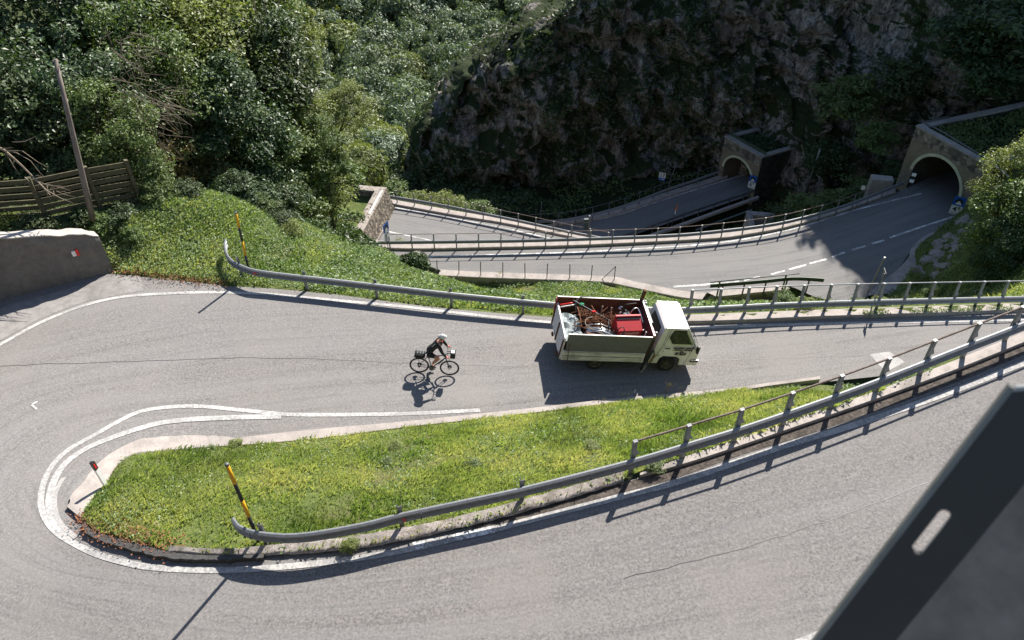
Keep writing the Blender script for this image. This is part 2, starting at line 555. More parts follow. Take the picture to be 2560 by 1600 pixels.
M['grass'] = leafmat("grass blades", [(0.08, 0.135, 0.04), (0.18, 0.255, 0.085), (0.30, 0.375, 0.16), (0.49, 0.46, 0.28)], 0.4, 0.5, 0.4, False)
M['weeds'] = leafmat("weed leaves", [(0.05, 0.095, 0.032), (0.105, 0.175, 0.06), (0.185, 0.265, 0.105), (0.30, 0.35, 0.18)], 0.35, 0.5, 0.45, False)
M['leaf_dark'] = leafmat("leaves dark green", [(0.018, 0.036, 0.012), (0.038, 0.07, 0.023), (0.075, 0.122, 0.045)], 0.22, 0.46, 0.4)
M['leaf_mid'] = leafmat("leaves mid green", [(0.05, 0.085, 0.022), (0.10, 0.155, 0.042), (0.17, 0.225, 0.075)], 0.3, 0.46, 0.4)
M['leaf_light'] = leafmat("leaves yellow green", [(0.09, 0.13, 0.03), (0.17, 0.215, 0.055), (0.28, 0.31, 0.10)], 0.38, 0.48, 0.4)
M['leaf_autumn'] = leafmat("leaves turning yellow", [(0.12, 0.09, 0.02), (0.2, 0.15, 0.04), (0.26, 0.17, 0.06)], 0.4, 0.45, 0.5)
M['leaf_far_haze'] = leafmat("leaves far forest", [(0.085, 0.13, 0.088), (0.14, 0.195, 0.125), (0.21, 0.265, 0.175)], 0.25, 0.5, 0.5)  # greens paled and blued, distance haze put into the leaf colour
M['leaf_far_haze2'] = leafmat("leaves far forest light", [(0.10, 0.14, 0.05), (0.17, 0.22, 0.08), (0.27, 0.3, 0.13)], 0.3, 0.5, 0.5)
M['bark'] = wood("bark", (0.11, 0.09, 0.065), (2, 2, 0.5))
M['twig'] = plain("dry twig", (0.24, 0.19, 0.14), 0.9, 0, 0.3)
M['fence'] = wood("fence boards", (0.12, 0.105, 0.065), (0.5, 0.5, 7))
M['polewood'] = wood("pole wood", (0.22, 0.18, 0.155), (7, 7, 0.4))
M['yellow'] = plain("snow pole yellow", (0.70, 0.36, 0.01), 0.5, 0, 0.1)
M['black'] = plain("black plastic", (0.015, 0.015, 0.016), 0.5, 0, 0.15)
M['blackcloth'] = plain("black cloth", (0.012, 0.012, 0.014), 0.8, 0, 0.3, 12)
M['white'] = plain("white plastic", (0.85, 0.83, 0.80), 0.5, 0, 0.06)
M['red'] = plain("red reflector", (0.65, 0.02, 0.02), 0.35, 0, 0.1)
M['orange'] = plain("orange paint", (0.75, 0.20, 0.02), 0.5, 0, 0.15)
M['blue'] = plain("sign blue", (0.01, 0.10, 0.42), 0.4, 0, 0.06)
M['signwhite'] = plain("sign white", (0.72, 0.72, 0.70), 0.4, 0, 0.05)
M['truckwhite'] = plain("truck paint cream", (0.82, 0.76, 0.715), 0.35, 0, 0.09, 3)
M['truckroof'] = plain("truck roof white", (0.78, 0.77, 0.72), 0.35, 0, 0.05, 3)
M['boards'] = wood("truck bed boards", (0.74, 0.69, 0.65), (0.6, 5, 9))
M['greypanel'] = plain("truck grey panel", (0.155, 0.15, 0.153), 0.6, 0.1, 0.15, 4)
M['edge'] = plain("panel edge pale", (0.70, 0.66, 0.62), 0.5, 0, 0.1)
M['ply'] = wood("brown plywood", (0.13, 0.065, 0.038), (1.2, 1.2, 3))
M['maroon'] = plain("maroon headboard", (0.085, 0.038, 0.035), 0.7, 0, 0.25, 8)
M['redpaint'] = plain("red hopper paint", (0.38, 0.01, 0.016), 0.6, 0, 0.12)
M['tyre'] = plain("tyre rubber", (0.022, 0.021, 0.02), 0.8, 0, 0.3, 10)
M['rim'] = rusty("dirty rim", (0.05, 0.04, 0.03), (0.17, 0.14, 0.11))
M['chrome'] = plain("bright metal", (0.6, 0.6, 0.6), 0.25, 0.9, 0.1)
M['sheet'] = plain("dull zinc sheet", (0.22, 0.25, 0.25), 0.65, 0.1, 0.2, 4)
M['skin'] = plain("skin", (0.42, 0.22, 0.15), 0.55, 0, 0.1)
M['hair'] = plain("hair", (0.03, 0.02, 0.015), 0.7)
M['gravelspeck'] = M['gravel']
def glassmat():
    t = NT("window glass")
    return t.done(t.bsdf((0.012, 0.015, 0.016), 0.06, 0, 0.7))
M['glass'] = glassmat()
# ------------------------------------------------------------------ road heights (metres; 0 = the tarmac under the cyclist)
HC = on_z(440, 1215, 2.0)            # middle of the hairpin
CX, CY = HC.x, HC.y
ZA0, ZB0 = 3.2, 1.0
GA, GB = 0.12, 0.135

def _arc(x, y):
    f = math.atan2(y - CY, CX - x)
    return ZA0 + (ZB0 - ZA0) * (f + math.pi / 2) / math.pi
def hA(x, y):
    return ZA0 + GA * (x - CX) if x >= CX else _arc(x, min(y, CY + 40))
def hB(x, y):
    return ZB0 - GB * (x - CX) if x >= CX else _arc(x, y)
def hC(x, y): return -16.4 + 0.018 * (x - 34)
def hD(x, y): return -22.8 - 0.06 * (x + 12)
def hE(x, y): return -27.0 + 0.09 * (x - 25)

def W(pts, h, dz=0.0):
    return [on_h(a, b, h, dz) for a, b in pts]

def ribbon(name, A, B, h, mat, n=160, k=10, dz=0.0, parent=None, kind='structure', ends=None):
    """sheet between polylines A and B; UV 'road' in metres along / across"""
    A = cr(A, n=n); B = cr(B, n=n)
    mid = (A + B) / 2
    tip = int(np.argmin(A[:, 0]))
    L = np.concatenate([[0], np.cumsum(np.linalg.norm(np.diff(mid, axis=0), axis=1))])
    V, U = [], []
    for i in range(n):
        for j in range(k + 1):
            p = A[i] + (B[i] - A[i]) * j / k
            zz_ = p[2] if h is None else h(i < tip, p[0], p[1])
            V.append((p[0], p[1], zz_ + dz)); U.append((L[i], np.linalg.norm(B[i] - A[i]) * j / k))
    me = fast_mesh(name, V, grid_faces(n, k + 1), True)
    uv = me.uv_layers.new(name="road")
    vi = np.zeros(len(me.loops), np.int32); me.loops.foreach_get("vertex_index", vi)
    uv.data.foreach_set("uv", np.asarray(U, np.float32)[vi].ravel())
    # make it face up
    o = link(name, me, mat, parent)
    if me.polygons[0].normal.z < 0:
        me.flip_normals()
    if kind: o["kind"] = kind
    return o

def hK(x, y): return hT(x, y) if x < CX else hB(x, y)
# ---- hairpin road: inner edge (under the island) and outer edge
inner_px = [((2900, 700), 'A'), ((2560, 868), 'A'), ((2300, 985), 'A'), ((1953, 1085), 'A'), ((1560, 1205), 'A'), ((1238, 1300), 'A'), ((1000, 1352), 'A'), ((661, 1385), 'A'),
            ((455, 1388), 'A'), ((310, 1350), 'A'), ((225, 1310), 'T'), ((200, 1265), 'T'), ((215, 1220), 'T'), ((280, 1165), 'T'), ((372, 1120), 'B'), ((496, 1112), 'B'), ((700, 1100), 'B'),
            ((1000, 1066), 'B'), ((1337, 1032), 'B'), ((1585, 1003), 'B'), ((1800, 985), 'B'), ((2015, 960), 'B'), ((2300, 930), 'B'), ((2560, 905), 'B'), ((3000, 870), 'B')]
H = {'A': hA, 'B': hB}
def hT(x, y): return hA(x, y) if y < CY else hB(x, y)
H['T'] = hT
inner = [on_h(p[0], p[1], H[b]) for p, b in inner_px]
outer_px = [((3300, 1150), 'A'), ((2700, 1370), 'A'), ((2400, 1470), 'A'), ((2050, 1585), 'A'), ((1700, 1690), 'A'), ((1300, 1790), 'A'), ((800, 1840), 'A'), ((300, 1800), 'A'),
            ((-150, 1640), 'A'), ((-420, 1450), 'T'), ((-480, 1250), 'T'), ((-420, 1080), 'T'), ((-250, 858), 'T'), ((0, 749), 'B'), ((120, 719), 'B'), ((252, 687), 'B'), ((330, 690), 'B'),
            ((480, 705), 'B'), ((620, 718), 'B'), ((827, 735), 'B'), ((1089, 768), 'B'), ((1370, 792), 'B'), ((1540, 798), 'B'), ((1720, 800), 'B'), ((1868, 796), 'B'), ((2160, 784), 'B'), ((2318, 780), 'B'), ((2560, 771), 'B'), ((3000, 755), 'B')]
outer = [on_h(p[0], p[1], H[b]) for p, b in outer_px]
road = ribbon("road", inner, outer, lambda up, x, y: hT(x, y) if x < CX else (hA(x, y) if up else hB(x, y)), M['asphalt'], n=420, k=30)
ROAD_POLY = [tuple(p[:2]) for p in cr(outer, 1.0)] + [tuple(p[:2]) for p in cr(inner, 1.0)][::-1]
OUTER_W = cr(outer, 0.7)
# heights on the road sheet itself come from hA / hB, so markings lie 4-8 mm above it

def line(name, px, h, w, mat, parent, dz=0.012, step=0.3):
    c = cr(W(px, h), step)
    L, Rr = [], []
    for i in range(len(c)):
        t = c[min(i + 1, len(c) - 1)] - c[max(i - 1, 0)]
        nrm = np.array([-t[1], t[0], 0]) / (math.hypot(t[0], t[1]) + 1e-9)
        a, b = c[i] + nrm * w / 2, c[i] - nrm * w / 2
        L.append((a[0], a[1], h(a[0], a[1]) + dz)); Rr.append((b[0], b[1], h(b[0], b[1]) + dz))
    mb = MB(); mb.loft([L, Rr])
    return mb.build(name, mat, parent)

outer_line = [(-300, 1010), (-120, 925), (0, 862), (99, 808), (207, 765), (310, 742), (434, 733.5), (537, 731), (640, 734), (785, 746), (1000, 766), (1089, 776), (1240, 793), (1375, 806), (1540, 816), (1721, 819.6), (1932, 813), (2180, 807), (2387, 803), (2560, 799), (2800, 792)]
line("edge_line", outer_line, hB, 0.15, M['line'], road)
innerB = [(2250, 985), (2050, 1000)]
mid_line = [(1700, 992), (1400, 1012), (1200, 1026), (1000, 1035), (744, 1037), (620, 1027), (517, 1017), (434, 1017), (351, 1029), (289, 1058), (231, 1091), (178, 1120), (140, 1153), (116, 1190), (103, 1236), (107, 1281), (136, 1326), (186, 1359), (248, 1388), (331, 1411), (413, 1421.5), (537, 1426), (661, 1421), (827, 1405), (1000, 1378), (1238, 1323), (1560, 1240), (1705, 1202), (1953, 1118), (2139, 1062), (2391, 975), (2560, 908), (2750, 840)]
line("edge_line", mid_line[2:26], hT, 0.16, M['line'], road)
line("edge_line", mid_line[25:], hA, 0.17, M['line'], road, 0.0125)
line("edge_line", [(703, 1041.5), (537, 1046), (413, 1056), (331, 1077), (269, 1099), (219, 1120), (165, 1157), (136, 1202), (124, 1250), (134, 1302), (172, 1345)], hT, 0.2, M['line'], road, 0.016)
line("edge_line", [(160, 1195), (140, 1230), (138, 1270), (152, 1310), (190, 1345)], hT, 0.12, M['line_old'], road, 0.02)
line("edge_line", [(1032, 1366), (1130, 1346), (1238, 1323)], hA, 0.2, M['line_fresh'], road, 0.016)
line("edge_line", [(1880, 1655), (1990, 1610), (2080, 1575), (2300, 1490), (2600, 1370)], hA, 0.16, M['line'], road)
# painted chevron by the left edge, worn white patch and arrow stub
for a in ([(95, 1003), (79, 1013)], [(79, 1013), (92, 1023)]):
    line("chevron_mark", a, hB, 0.06, M['line_fresh'], road)
pm = MB()
q = [on_h(x, y, hB) for x, y in ((2175, 886), (2222, 879), (2262, 905), (2217, 930), (2196, 912))]
pm.add([(p.x, p.y, hB(p.x, p.y) + 0.007) for p in q], [tuple(range(len(q)))])
pm.build("painted_patch", M['line_old'], road)
line("gutter", [(1180, 1328), (1400, 1268), (1560, 1222), (1700, 1178), (1849, 1125), (2015, 1074), (2200, 1011), (2400, 938), (2600, 857), (2800, 777)], hA, 0.3, M['dirt'], road, 0.007)
a_ = cr(W([(-100, 830), (0, 772), (99, 742), (207, 712), (290, 690), (350, 690)], hB), n=40); b_ = cr(W([(-100, 905), (0, 852), (99, 799), (207, 757), (310, 735), (360, 727)], hB), n=40)
mb = MB(); mb.loft([[(*(a_[i] + (b_[i] - a_[i]) * f)[:2], hB(*(a_[i] + (b_[i] - a_[i]) * f)[:2]) + 0.006) for i in range(40)] for f in np.linspace(0, 1, 9)])
mb.build("apron", M['apron'], road)
# long cracks in the tarmac
for pxs, hh in (([(0, 915), (300, 905), (560, 895), (800, 898), (1000, 908), (1200, 914), (1300, 917)], hB), ([(1560, 1445), (1700, 1410), (1850, 1372), (2000, 1325), (2140, 1275), (2250, 1235), (2330, 1203)], hA), ([(1722, 902), (1900, 897), (2090, 893), (2160, 889)], hB)):
    c = cr(W(pxs, hh), 0.25); c[:, 1] += 0.03 * fbm(c[:, 0] * 3, c[:, 1] * 3, oct=3, seed=3)
    mb = MB(); mb.loft([[(a, b + 0.008, hh(a, b) + 0.006) for a, b, _ in c], [(a, b - 0.008, hh(a, b) + 0.006) for a, b, _ in c]])
    mb.build("crack", M['black'], road)
# ---- lower roads
C_far = [(870, 640), (960, 628), (1048, 623), (1213, 620), (1420, 615), (1627, 606.7), (1800, 596), (1868, 587), (1962, 570), (2060, 544.5), (2134, 519), (2219, 489), (2262, 472), (2330, 440), (2420, 400)]
C_near = [(850, 680), (960, 672), (1060, 676), (1147, 684), (1313, 688), (1511, 695), (1585, 706), (1684, 724), (1773, 734), (1819, 727), (1898, 718), (1968, 714), (2047, 745), (2130, 755), (2180, 735), (2245, 672), (2284, 622), (2345, 575), (2400, 545), (2450, 515), (2560, 455)]
# resample the near edge so that both sides share a run in x
CF = np.array([tuple(p) for p in W(C_far, hC)]); CN = np.array([tuple(p) for p in W(C_near, hC)])
road_c = ribbon("road", [Vector(p) for p in CF], [Vector(p) for p in CN], None, M['asphalt_low'], n=120, k=10)
line("edge_line", [(985, 652), (1060, 643.5), (1200, 638), (1379, 633), (1560, 624), (1800, 606.7), (1973, 574.6), (2139, 525), (2304, 483.7)], hC, 0.17, M['line_fresh'], road_c)
line("edge_line", [(1684, 717), (1760, 712), (1849, 704)], hC, 0.2, M['line_fresh'], road_c)
for a, b in (((1860, 701), (1900, 692)), ((1928, 686), (1962, 677)), ((1972, 674), (2016, 662)), ((2024, 659), (2066, 648)), ((2080, 643), (2112, 631)), ((2130, 625), (2164, 615)), ((2180, 609), (2211, 600.5)), ((2225, 594), (2305, 567)), ((2305, 567), (2387, 540.5))):
    line("lane_dash", [a, b], hC, 0.19, M['line_fresh'], road_c)
D_far = [(900, 492), (965, 506), (1131, 537), (1255, 558), (1379, 583), (1480, 605), (1600, 630)]
D_near = [(900, 640), (935, 625), (1000, 630), (1100, 640), (1250, 650), (1400, 665), (1560, 690)]
DF = W(D_far, hD); DN = W(D_near, hD)
road_d = ribbon("road", DF, DN, None, M['asphalt_low'], n=60, k=8)
line("edge_line", [(930, 571), (1010, 587), (1089, 603.5), (1180, 622)], hD, 0.16, M['line_fresh'], road_d)
line("edge_line", [(960, 514), (1131, 546), (1255, 569), (1379, 597)], hD, 0.12, M['line_fresh'], road_d)
E_far = [(1200, 590), (1333, 572), (1430, 560), (1544, 537), (1668, 495), (1800, 453), (1866, 428), (1950, 395)]
E_near = [(1300, 680), (1400, 650), (1500, 618), (1600, 582), (1717, 542), (1800, 514), (1880, 486), (1960, 455)]
EF = W(E_far, hE); EN = W(E_near, hE)
road_e = ribbon("road", EF, EN, None, M['asphalt_low'], n=60, k=8)
line("edge_line", [(1380, 567), (1482, 551), (1560, 533), (1627, 510), (1800, 455), (1866, 436)], hE, 0.16, M['line_fresh'], road_e)
for rd, lab in ((road, "upper hairpin road of worn grey asphalt under the cyclist"), (road_c, "middle asphalt road curving left from the nearer tunnel"), (road_d, "lower asphalt road running from the roofed portal"), (road_e, "lowest asphalt road in shade below the cliff")):
    rd["label"] = lab

# ------------------------------------------------------------------ kerbs
def hKA(x, y): return hT(x, y) if x < CX else hA(x, y)
def hK(x, y): return hT(x, y) if x < CX else hB(x, y)
def strip(name, pxA, hA_, pxB, hB_, top, thick, mat, parent=None, n=80, jitter=0.0):
    """raised slab between two picture-edge lines; top = height above the road, thick = how far down its sides go"""
    A = cr(W(pxA, hA_, top), n=n); B = cr(W(pxB, hB_, top), n=n)
    if jitter:
        A[:, :2] += (vnoise(np.arange(n) * 0.7, np.zeros(n), seed=3) * jitter)[:, None]
    dn = np.array([0, 0, -thick])
    mb = MB()
    bev = 0.03
    mb.loft([A + dn, A + [0, 0, -bev], A + (B - A) * 0.05, B + (A - B) * 0.05, B + [0, 0, -bev], B + dn])
    return mb.build(name, mat, parent)

strip("kerb", [(169, 1262), (178, 1231), (203, 1207), (231, 1169), (269, 1136), (331, 1103), (372, 1093), (496, 1087), (599, 1093)], hK,
      [(203, 1295), (219, 1260), (236, 1236), (265, 1206), (289, 1165), (331, 1136), (393, 1128), (496, 1120), (599, 1113.5)], hK, 0.13, 0.3, M['kerb'], road, 60, 0.035)
strip("kerb", [(599, 1093), (682, 1083), (827, 1068), (1000, 1053.5), (1275, 1025), (1503, 999), (1585, 991), (1800, 972.5), (1932, 955), (2050, 940)], hB,
      [(599, 1113.5), (682, 1107), (827, 1093), (1000, 1070), (1275, 1039), (1503, 1011), (1585, 1002), (1800, 983), (1932, 963), (2050, 948)], hB, 0.14, 0.6, M['kerb'], road, 90)
strip("kerb", [(203, 1318), (227, 1344), (289, 1366), (372, 1387), (455, 1399), (560, 1400), (660, 1393)], hKA,
      [(212, 1305), (237, 1328), (310, 1347), (393, 1371), (465, 1384), (560, 1388), (660, 1384)], hKA, 0.14, 0.3, M['tar'], road, 60, 0.03)
strip("kerb", [(1600, 1188), (1680, 1168), (1800, 1131), (2015, 1058), (2200, 994), (2400, 920), (2600, 840), (2800, 761)], hA,
      [(1600, 1182), (1680, 1152), (1800, 1110), (2015, 1036), (2200, 972), (2400, 894), (2600, 812), (2800, 735)], hA, 0.10, 0.8, M['verge'], road, 60)
strip("kerb", [(1640, 801), (1722, 803), (1868, 799), (2080, 790), (2318, 783), (2560, 773), (2800, 765)], hB,
      [(1640, 785), (1700, 786), (1868, 780), (2080, 772), (2318, 764), (2560, 756), (2800, 748)], hB, 0.16, 1.2, M['kerb'], road, 60)
strip("kerb", [(930, 618), (1048, 621), (1213, 618), (1420, 613), (1627, 604), (1800, 594), (1868, 585), (1962, 568), (2060, 542), (2134, 517), (2219, 487), (2240, 480)], hC,
      [(930, 600), (1048, 604), (1213, 603), (1420, 598), (1627, 590), (1800, 579), (1868, 571), (1962, 554), (2060, 529), (2134, 504), (2219, 474), (2240, 466)], hC, 0.22, 7.0, M['kerb'], road_c, 90)
strip("kerb", [(960, 505), (1131, 536), (1255, 556), (1379, 581), (1480, 602)], hD, [(960, 494), (1131, 525), (1255, 546), (1379, 570), (1480, 591)], hD, 0.2, 4.0, M['kerb'], road_d, 40)
strip("kerb", [(1260, 574), (1333, 568), (1430, 556), (1544, 532), (1668, 490), (1800, 448), (1820, 440)], hE, [(1260, 565), (1333, 559), (1430, 547), (1544, 521), (1668, 479), (1800, 437), (1820, 430)], hE, 0.25, 4.0, M['kerb'], road_e, 50)
strip("kerb", [(1480, 640), (1560, 608), (1717, 552), (1800, 522), (1896, 488)], hE, [(1480, 648), (1560, 615), (1717, 558), (1800, 528), (1898, 493)], hE, 0.15, 0.3, M['verge'], road_e, 40)
strip("kerb", [(1060, 672), (1102, 673), (1213, 679), (1400, 685), (1536, 691), (1585, 702), (1709, 726.6), (1767, 731)], hC,
      [(1060, 690), (1110, 689), (1213, 694), (1400, 700), (1511, 705), (1570, 716), (1690, 741), (1755, 749)], hC, 0.18, 1.5, M['kerb'], road_c, 60)
# ditch of broken concrete along the right edge of the middle road
strip("kerb", [(2169, 738), (2191, 715), (2245, 672), (2272, 640), (2279, 619.5), (2308, 591), (2350, 572)], hC,
      [(2225, 733), (2245, 719), (2276, 692), (2293, 660), (2298, 630), (2316, 596), (2358, 577)], hC, 0.06, 0.4, M['kerb'], road_c, 40, 0.06)
# ------------------------------------------------------------------ hillside sheet (upper bank, mound, slope to the middle road, right bank)
cp = []
WALL_END = on_h(275, 690, hB).x
def cpx(px, py, z): cp.append(tuple(on_z(px, py, z)))
def cph(px, py, h, dz): cp.append(tuple(on_h(px, py, h, dz)))
for (x, y) in ((252, 700), (330, 688), (400, 697), (480, 704), (554, 712), (620, 717), (720, 727), (827, 737), (960, 752), (1089, 768), (1230, 782), (1370, 792)):
    cph(x, y, hB, 0.06)
for (x, y) in ((1540, 790), (1700, 784), (1868, 778), (2080, 770), (2318, 762), (2560, 754), (2800, 745)):
    cph(x, y, hB, -0.3)
for x, y, z in ((300, 660, 1.35), (330, 600, 1.8), (450, 610, 1.4), (560, 640, 1.1), (540, 495, 1.7), (620, 590, 0.9), (700, 630, 0.3), (780, 660, -0.4), (900, 680, -1.3), (450, 485, 1.9), (350, 508, 2.2), (228, 527, 2.6),
                (640, 562, 0.8), (780, 606, -0.8), (890, 640, -2.2), (960, 655, -4.6), (1010, 672, -6.0), (1060, 686, -7.4), (124, 557, 2.8), (0, 577, 2.9), (-150, 592, 3.0), (240, 560, 2.3), (-300, 560, 3.2)):
    cpx(x, y, z)
for (x, y) in ((1060, 692), (1110, 691), (1213, 696), (1400, 702), (1511, 707), (1570, 718), (1690, 743), (1755, 750)):
    cph(x, y, hC, -0.35)
for x, y, z in ((1810, 752, -18.9), (1880, 750, -19.2), (1950, 738, -18.8), (1850, 770, -17.5), (1990, 735, -17.3), (2047, 748, -16.9), (2140, 752, -16.6), (2230, 735, -16.3), (2262, 705, -16.2), (2300, 660, -16.2), (2310, 620, -15.9), (2325, 598, -15.9), (2372, 572, -15.6),
                (2330, 690, -14.6), (2360, 640, -14.2), (2400, 585, -13.8), (2440, 690, -11.0), (2480, 600, -10.5), (2560, 700, -7.5), (2560, 560, -7.5), (2700, 640, -5)):
    cpx(x, y, z)
cp += [(-20, 30, 0.6), (-28, 30, 1.2), (-40, 31, 2), (-16, 32, -1.0), (-20, 35, -2), (-30, 35, -1.0), (-42, 36, 0), (-12, 34.5, -3.2), (-24, 42, -7), (-40, 45, -7), (-14, 40, -8), (-26, 55, -14), (-40, 58, -12), (-17, 52, -15), (-14, 46, -10), (-10, 42, -9), (-11, 47, -14.5), (-20, 60, -17), (-6, 46, -17.6), (-2, 46.5, -17.6)]
cp += [(44, 48, -3), (50, 40, 3), (46, 33, 0), (40, 26, -2.5), (30, 25.6, -2.8), (60, 45, 8)]
hill = tps_fit(cp)
GX, GY = np.meshgrid(np.linspace(-48, 62, 331), np.linspace(17, 62, 181))
GZ = hill(GX, GY)
GZ = GZ + 0.10 * fbm(GX * 0.9, GY * 0.9, oct=4, seed=5) * np.clip((dist_poly(GX, GY, OUTER_W) - 0.3) / 2, 0, 1)
in_road = in_poly(GX, GY, ROAD_POLY)
d_out = dist_poly(GX, GY, OUTER_W)
GZ = np.where(in_road, -np.inf, GZ)
zz = np.where(GX >= CX, ZB0 - GB * (GX - CX), 0)
arc = ZA0 + (ZB0 - ZA0) * (np.arctan2(GY - CY, CX - GX) + math.pi / 2) / math.pi
zz = np.where(GX >= CX, zz, arc)
GZ = np.where(in_road, zz - 0.12 - 0.3 * d_out, GZ)
C_POLY = [tuple(p[:2]) for p in cr(CF, 1.0)] + [tuple(p[:2]) for p in cr(CN, 1.0)][::-1]
inC = in_poly(GX, GY, C_POLY)
dcf = dist_poly(GX, GY, cr(CF, 1.0)); dcn = dist_poly(GX, GY, cr(CN, 1.0))
zc = -16.4 + 0.018 * (GX - 34)
GZ = np.where(inC, zc - 0.15 - 0.2 * np.minimum(dcn, 2), GZ)
near_c = (~inC) & (dcn < 0.8) & (GX > -6)
# keep only what lies on the near side of the middle road's far edge (the lower ground is another sheet)
cfx = cr(CF, 0.5)
yfar = np.interp(GX, np.sort(cfx[:, 0]), cfx[np.argsort(cfx[:, 0]), 1], left=48.0)
yfar = np.where(GX < CF[0][0], 60 + 0 * GX, yfar)
keep = (GY < yfar - 0.4) & ~(in_road & (d_out > 1.6))
keep &= ~((GX > 38) & (GY > 56))
NEAR_POLY = [tuple(p[:2]) for p in OUTER_W] + [(90, OUTER_W[-1][1]), (90, -40), (-90, -40), (-90, 5)]
inside = in_poly(GX, GY, NEAR_POLY)
keep &= ~(inside & (d_out > 1.4))
# step behind the concrete wall: the ground only starts at the wall's back
wl = (~inside) & (GX < WALL_END) & (d_out < 0.5)
GZ = np.where(wl | (inside & ~in_road), zz - 0.3, GZ)
def hill_z(x, y):
    """height of the hillside sheet as built (bilinear)"""
    fx = (np.asarray(x, float) + 48) / (110 / 330); fy = (np.asarray(y, float) - 17) / (45 / 180)
    ix = np.clip(fx.astype(int), 0, 329); iy = np.clip(fy.astype(int), 0, 179)
    tx, ty = np.clip(fx - ix, 0, 1), np.clip(fy - iy, 0, 1)
    return (GZ[iy, ix] * (1 - tx) + GZ[iy, ix + 1] * tx) * (1 - ty) + (GZ[iy + 1, ix] * (1 - tx) + GZ[iy + 1, ix + 1] * tx) * ty
V = np.stack([GX, GY, GZ], -1).reshape(-1, 3)
me = fast_mesh("hillside", V, grid_faces(181, 331, keep), True)
hs = link("hillside", me, M['earth']); tag(hs, "grassy hillside between the hairpin road and the middle road", None, None, "structure")

# ------------------------------------------------------------------ island of grass inside the hairpin
top_px = [(205, 1292), (222, 1262), (240, 1236), (268, 1206), (293, 1165), (335, 1137), (395, 1129), (496, 1121), (599, 1114.5), (682, 1108), (827, 1094), (1000, 1071), (1275, 1040), (1503, 1012), (1585, 1003), (1800, 984), (1932, 964), (2040, 951), (2110, 956), (2200, 967), (2300, 929), (2400, 889)]
bot_px = [(206, 1298), (214, 1306), (226, 1317), (238, 1327), (262, 1334), (310, 1346), (393, 1370), (465, 1383), (560, 1388), (661, 1384), (827, 1374), (1000, 1348), (1238, 1292), (1500, 1215), (1640, 1164), (1800, 1112), (2015, 1040), (2200, 976), (2300, 936), (2400, 896)]
NI, KI = 200, 26
IT = cr(W(top_px, hK, 0.10), n=NI); IB = cr(W(bot_px, hKA, 0.10), n=NI)
IT[:, 2] -= 0.25 * np.clip((IT[:, 0] - 8.6) / 0.6, 0, 1)
rows = []
for j in range(KI):
    t = j / (KI - 1)
    P = IT + (IB - IT) * t
    wid = np.linalg.norm(IB - IT, axis=1)
    bulge = np.minimum(wid * 0.06, 0.30) * math.sin(math.pi * t)
    nz = 0.05 * fbm(P[:, 0] * 1.3, P[:, 1] * 1.3, oct=3, seed=9) * min(1, 6 * t, 6 * (1 - t))
    P = P.copy(); P[:, 2] += bulge + nz
    rows.append(P)
ISL = np.stack(rows, 0)           # (KI, NI, 3)
me = fast_mesh("grass_island", ISL.reshape(-1, 3), grid_faces(KI, NI), True)
if me.polygons[KI * 100].normal.z < 0: me.flip_normals()
isl = link("grass_island", me, M['earth']); tag(isl, "long grassy island inside the hairpin bend", None, None, "structure")
ISL_POLY = [tuple(p[:2]) for p in ISL[0]] + [tuple(p[:2]) for p in ISL[-1]][::-1]
def island_pt(n, rng, t0=0.0, t1=1.0, i0=0.0, i1=1.0):
    """random points on the island, even per unit area"""
    a = np.linalg.norm(IB - IT, axis=1); ds = np.linalg.norm(np.gradient((IT + IB) / 2, axis=0), axis=1)
    w = a * ds; ii = np.arange(NI) / (NI - 1); w = np.where((ii >= i0) & (ii <= i1), w, 0); cw = np.cumsum(w); cw /= cw[-1]
    i = np.clip(np.interp(rng.random(n), cw, np.arange(NI)), 0, NI - 1.001)
    t = (t0 + (t1 - t0) * rng.random(n)) * (KI - 1.001)
    i0_, j0 = i.astype(int), t.astype(int); fi, fj = (i - i0_)[:, None], (t - j0)[:, None]
    return (ISL[j0, i0_] * (1 - fj) + ISL[j0 + 1, i0_] * fj) * (1 - fi) + (ISL[j0, i0_ + 1] * (1 - fj) + ISL[j0 + 1, i0_ + 1] * fj) * fi, i / (NI - 1), t / (KI - 1)

# gravel verge along the lower rim of the island
vt = [(420, 1366), (560, 1372), (661, 1364), (827, 1348), (1000, 1322), (1238, 1268), (1420, 1218), (1560, 1180)]
vb = [(420, 1382), (560, 1389), (661, 1387), (827, 1377), (1000, 1352), (1238, 1297), (1420, 1246), (1560, 1202)]
A = cr(W(vt, hA, 0.17), n=90); B = cr(W(vb, hA, 0.10), n=90)
rr = []
for j in range(7):
    P = A + (B - A) * j / 6
    P[:, 2] += 0.03 * fbm(P[:, 0] * 4, P[:, 1] * 4, oct=3, seed=21) + (0.02 if j < 6 else -0.03)
    rr.append(P)
me = fast_mesh("gravel_verge", np.stack(rr, 0).reshape(-1, 3), grid_faces(7, 90), True)
if me.polygons[0].normal.z < 0: me.flip_normals()
gv = link("gravel_verge", me, M['gravel']); tag(gv, "pale gravel verge under the nearest guardrail", None, None, "structure")

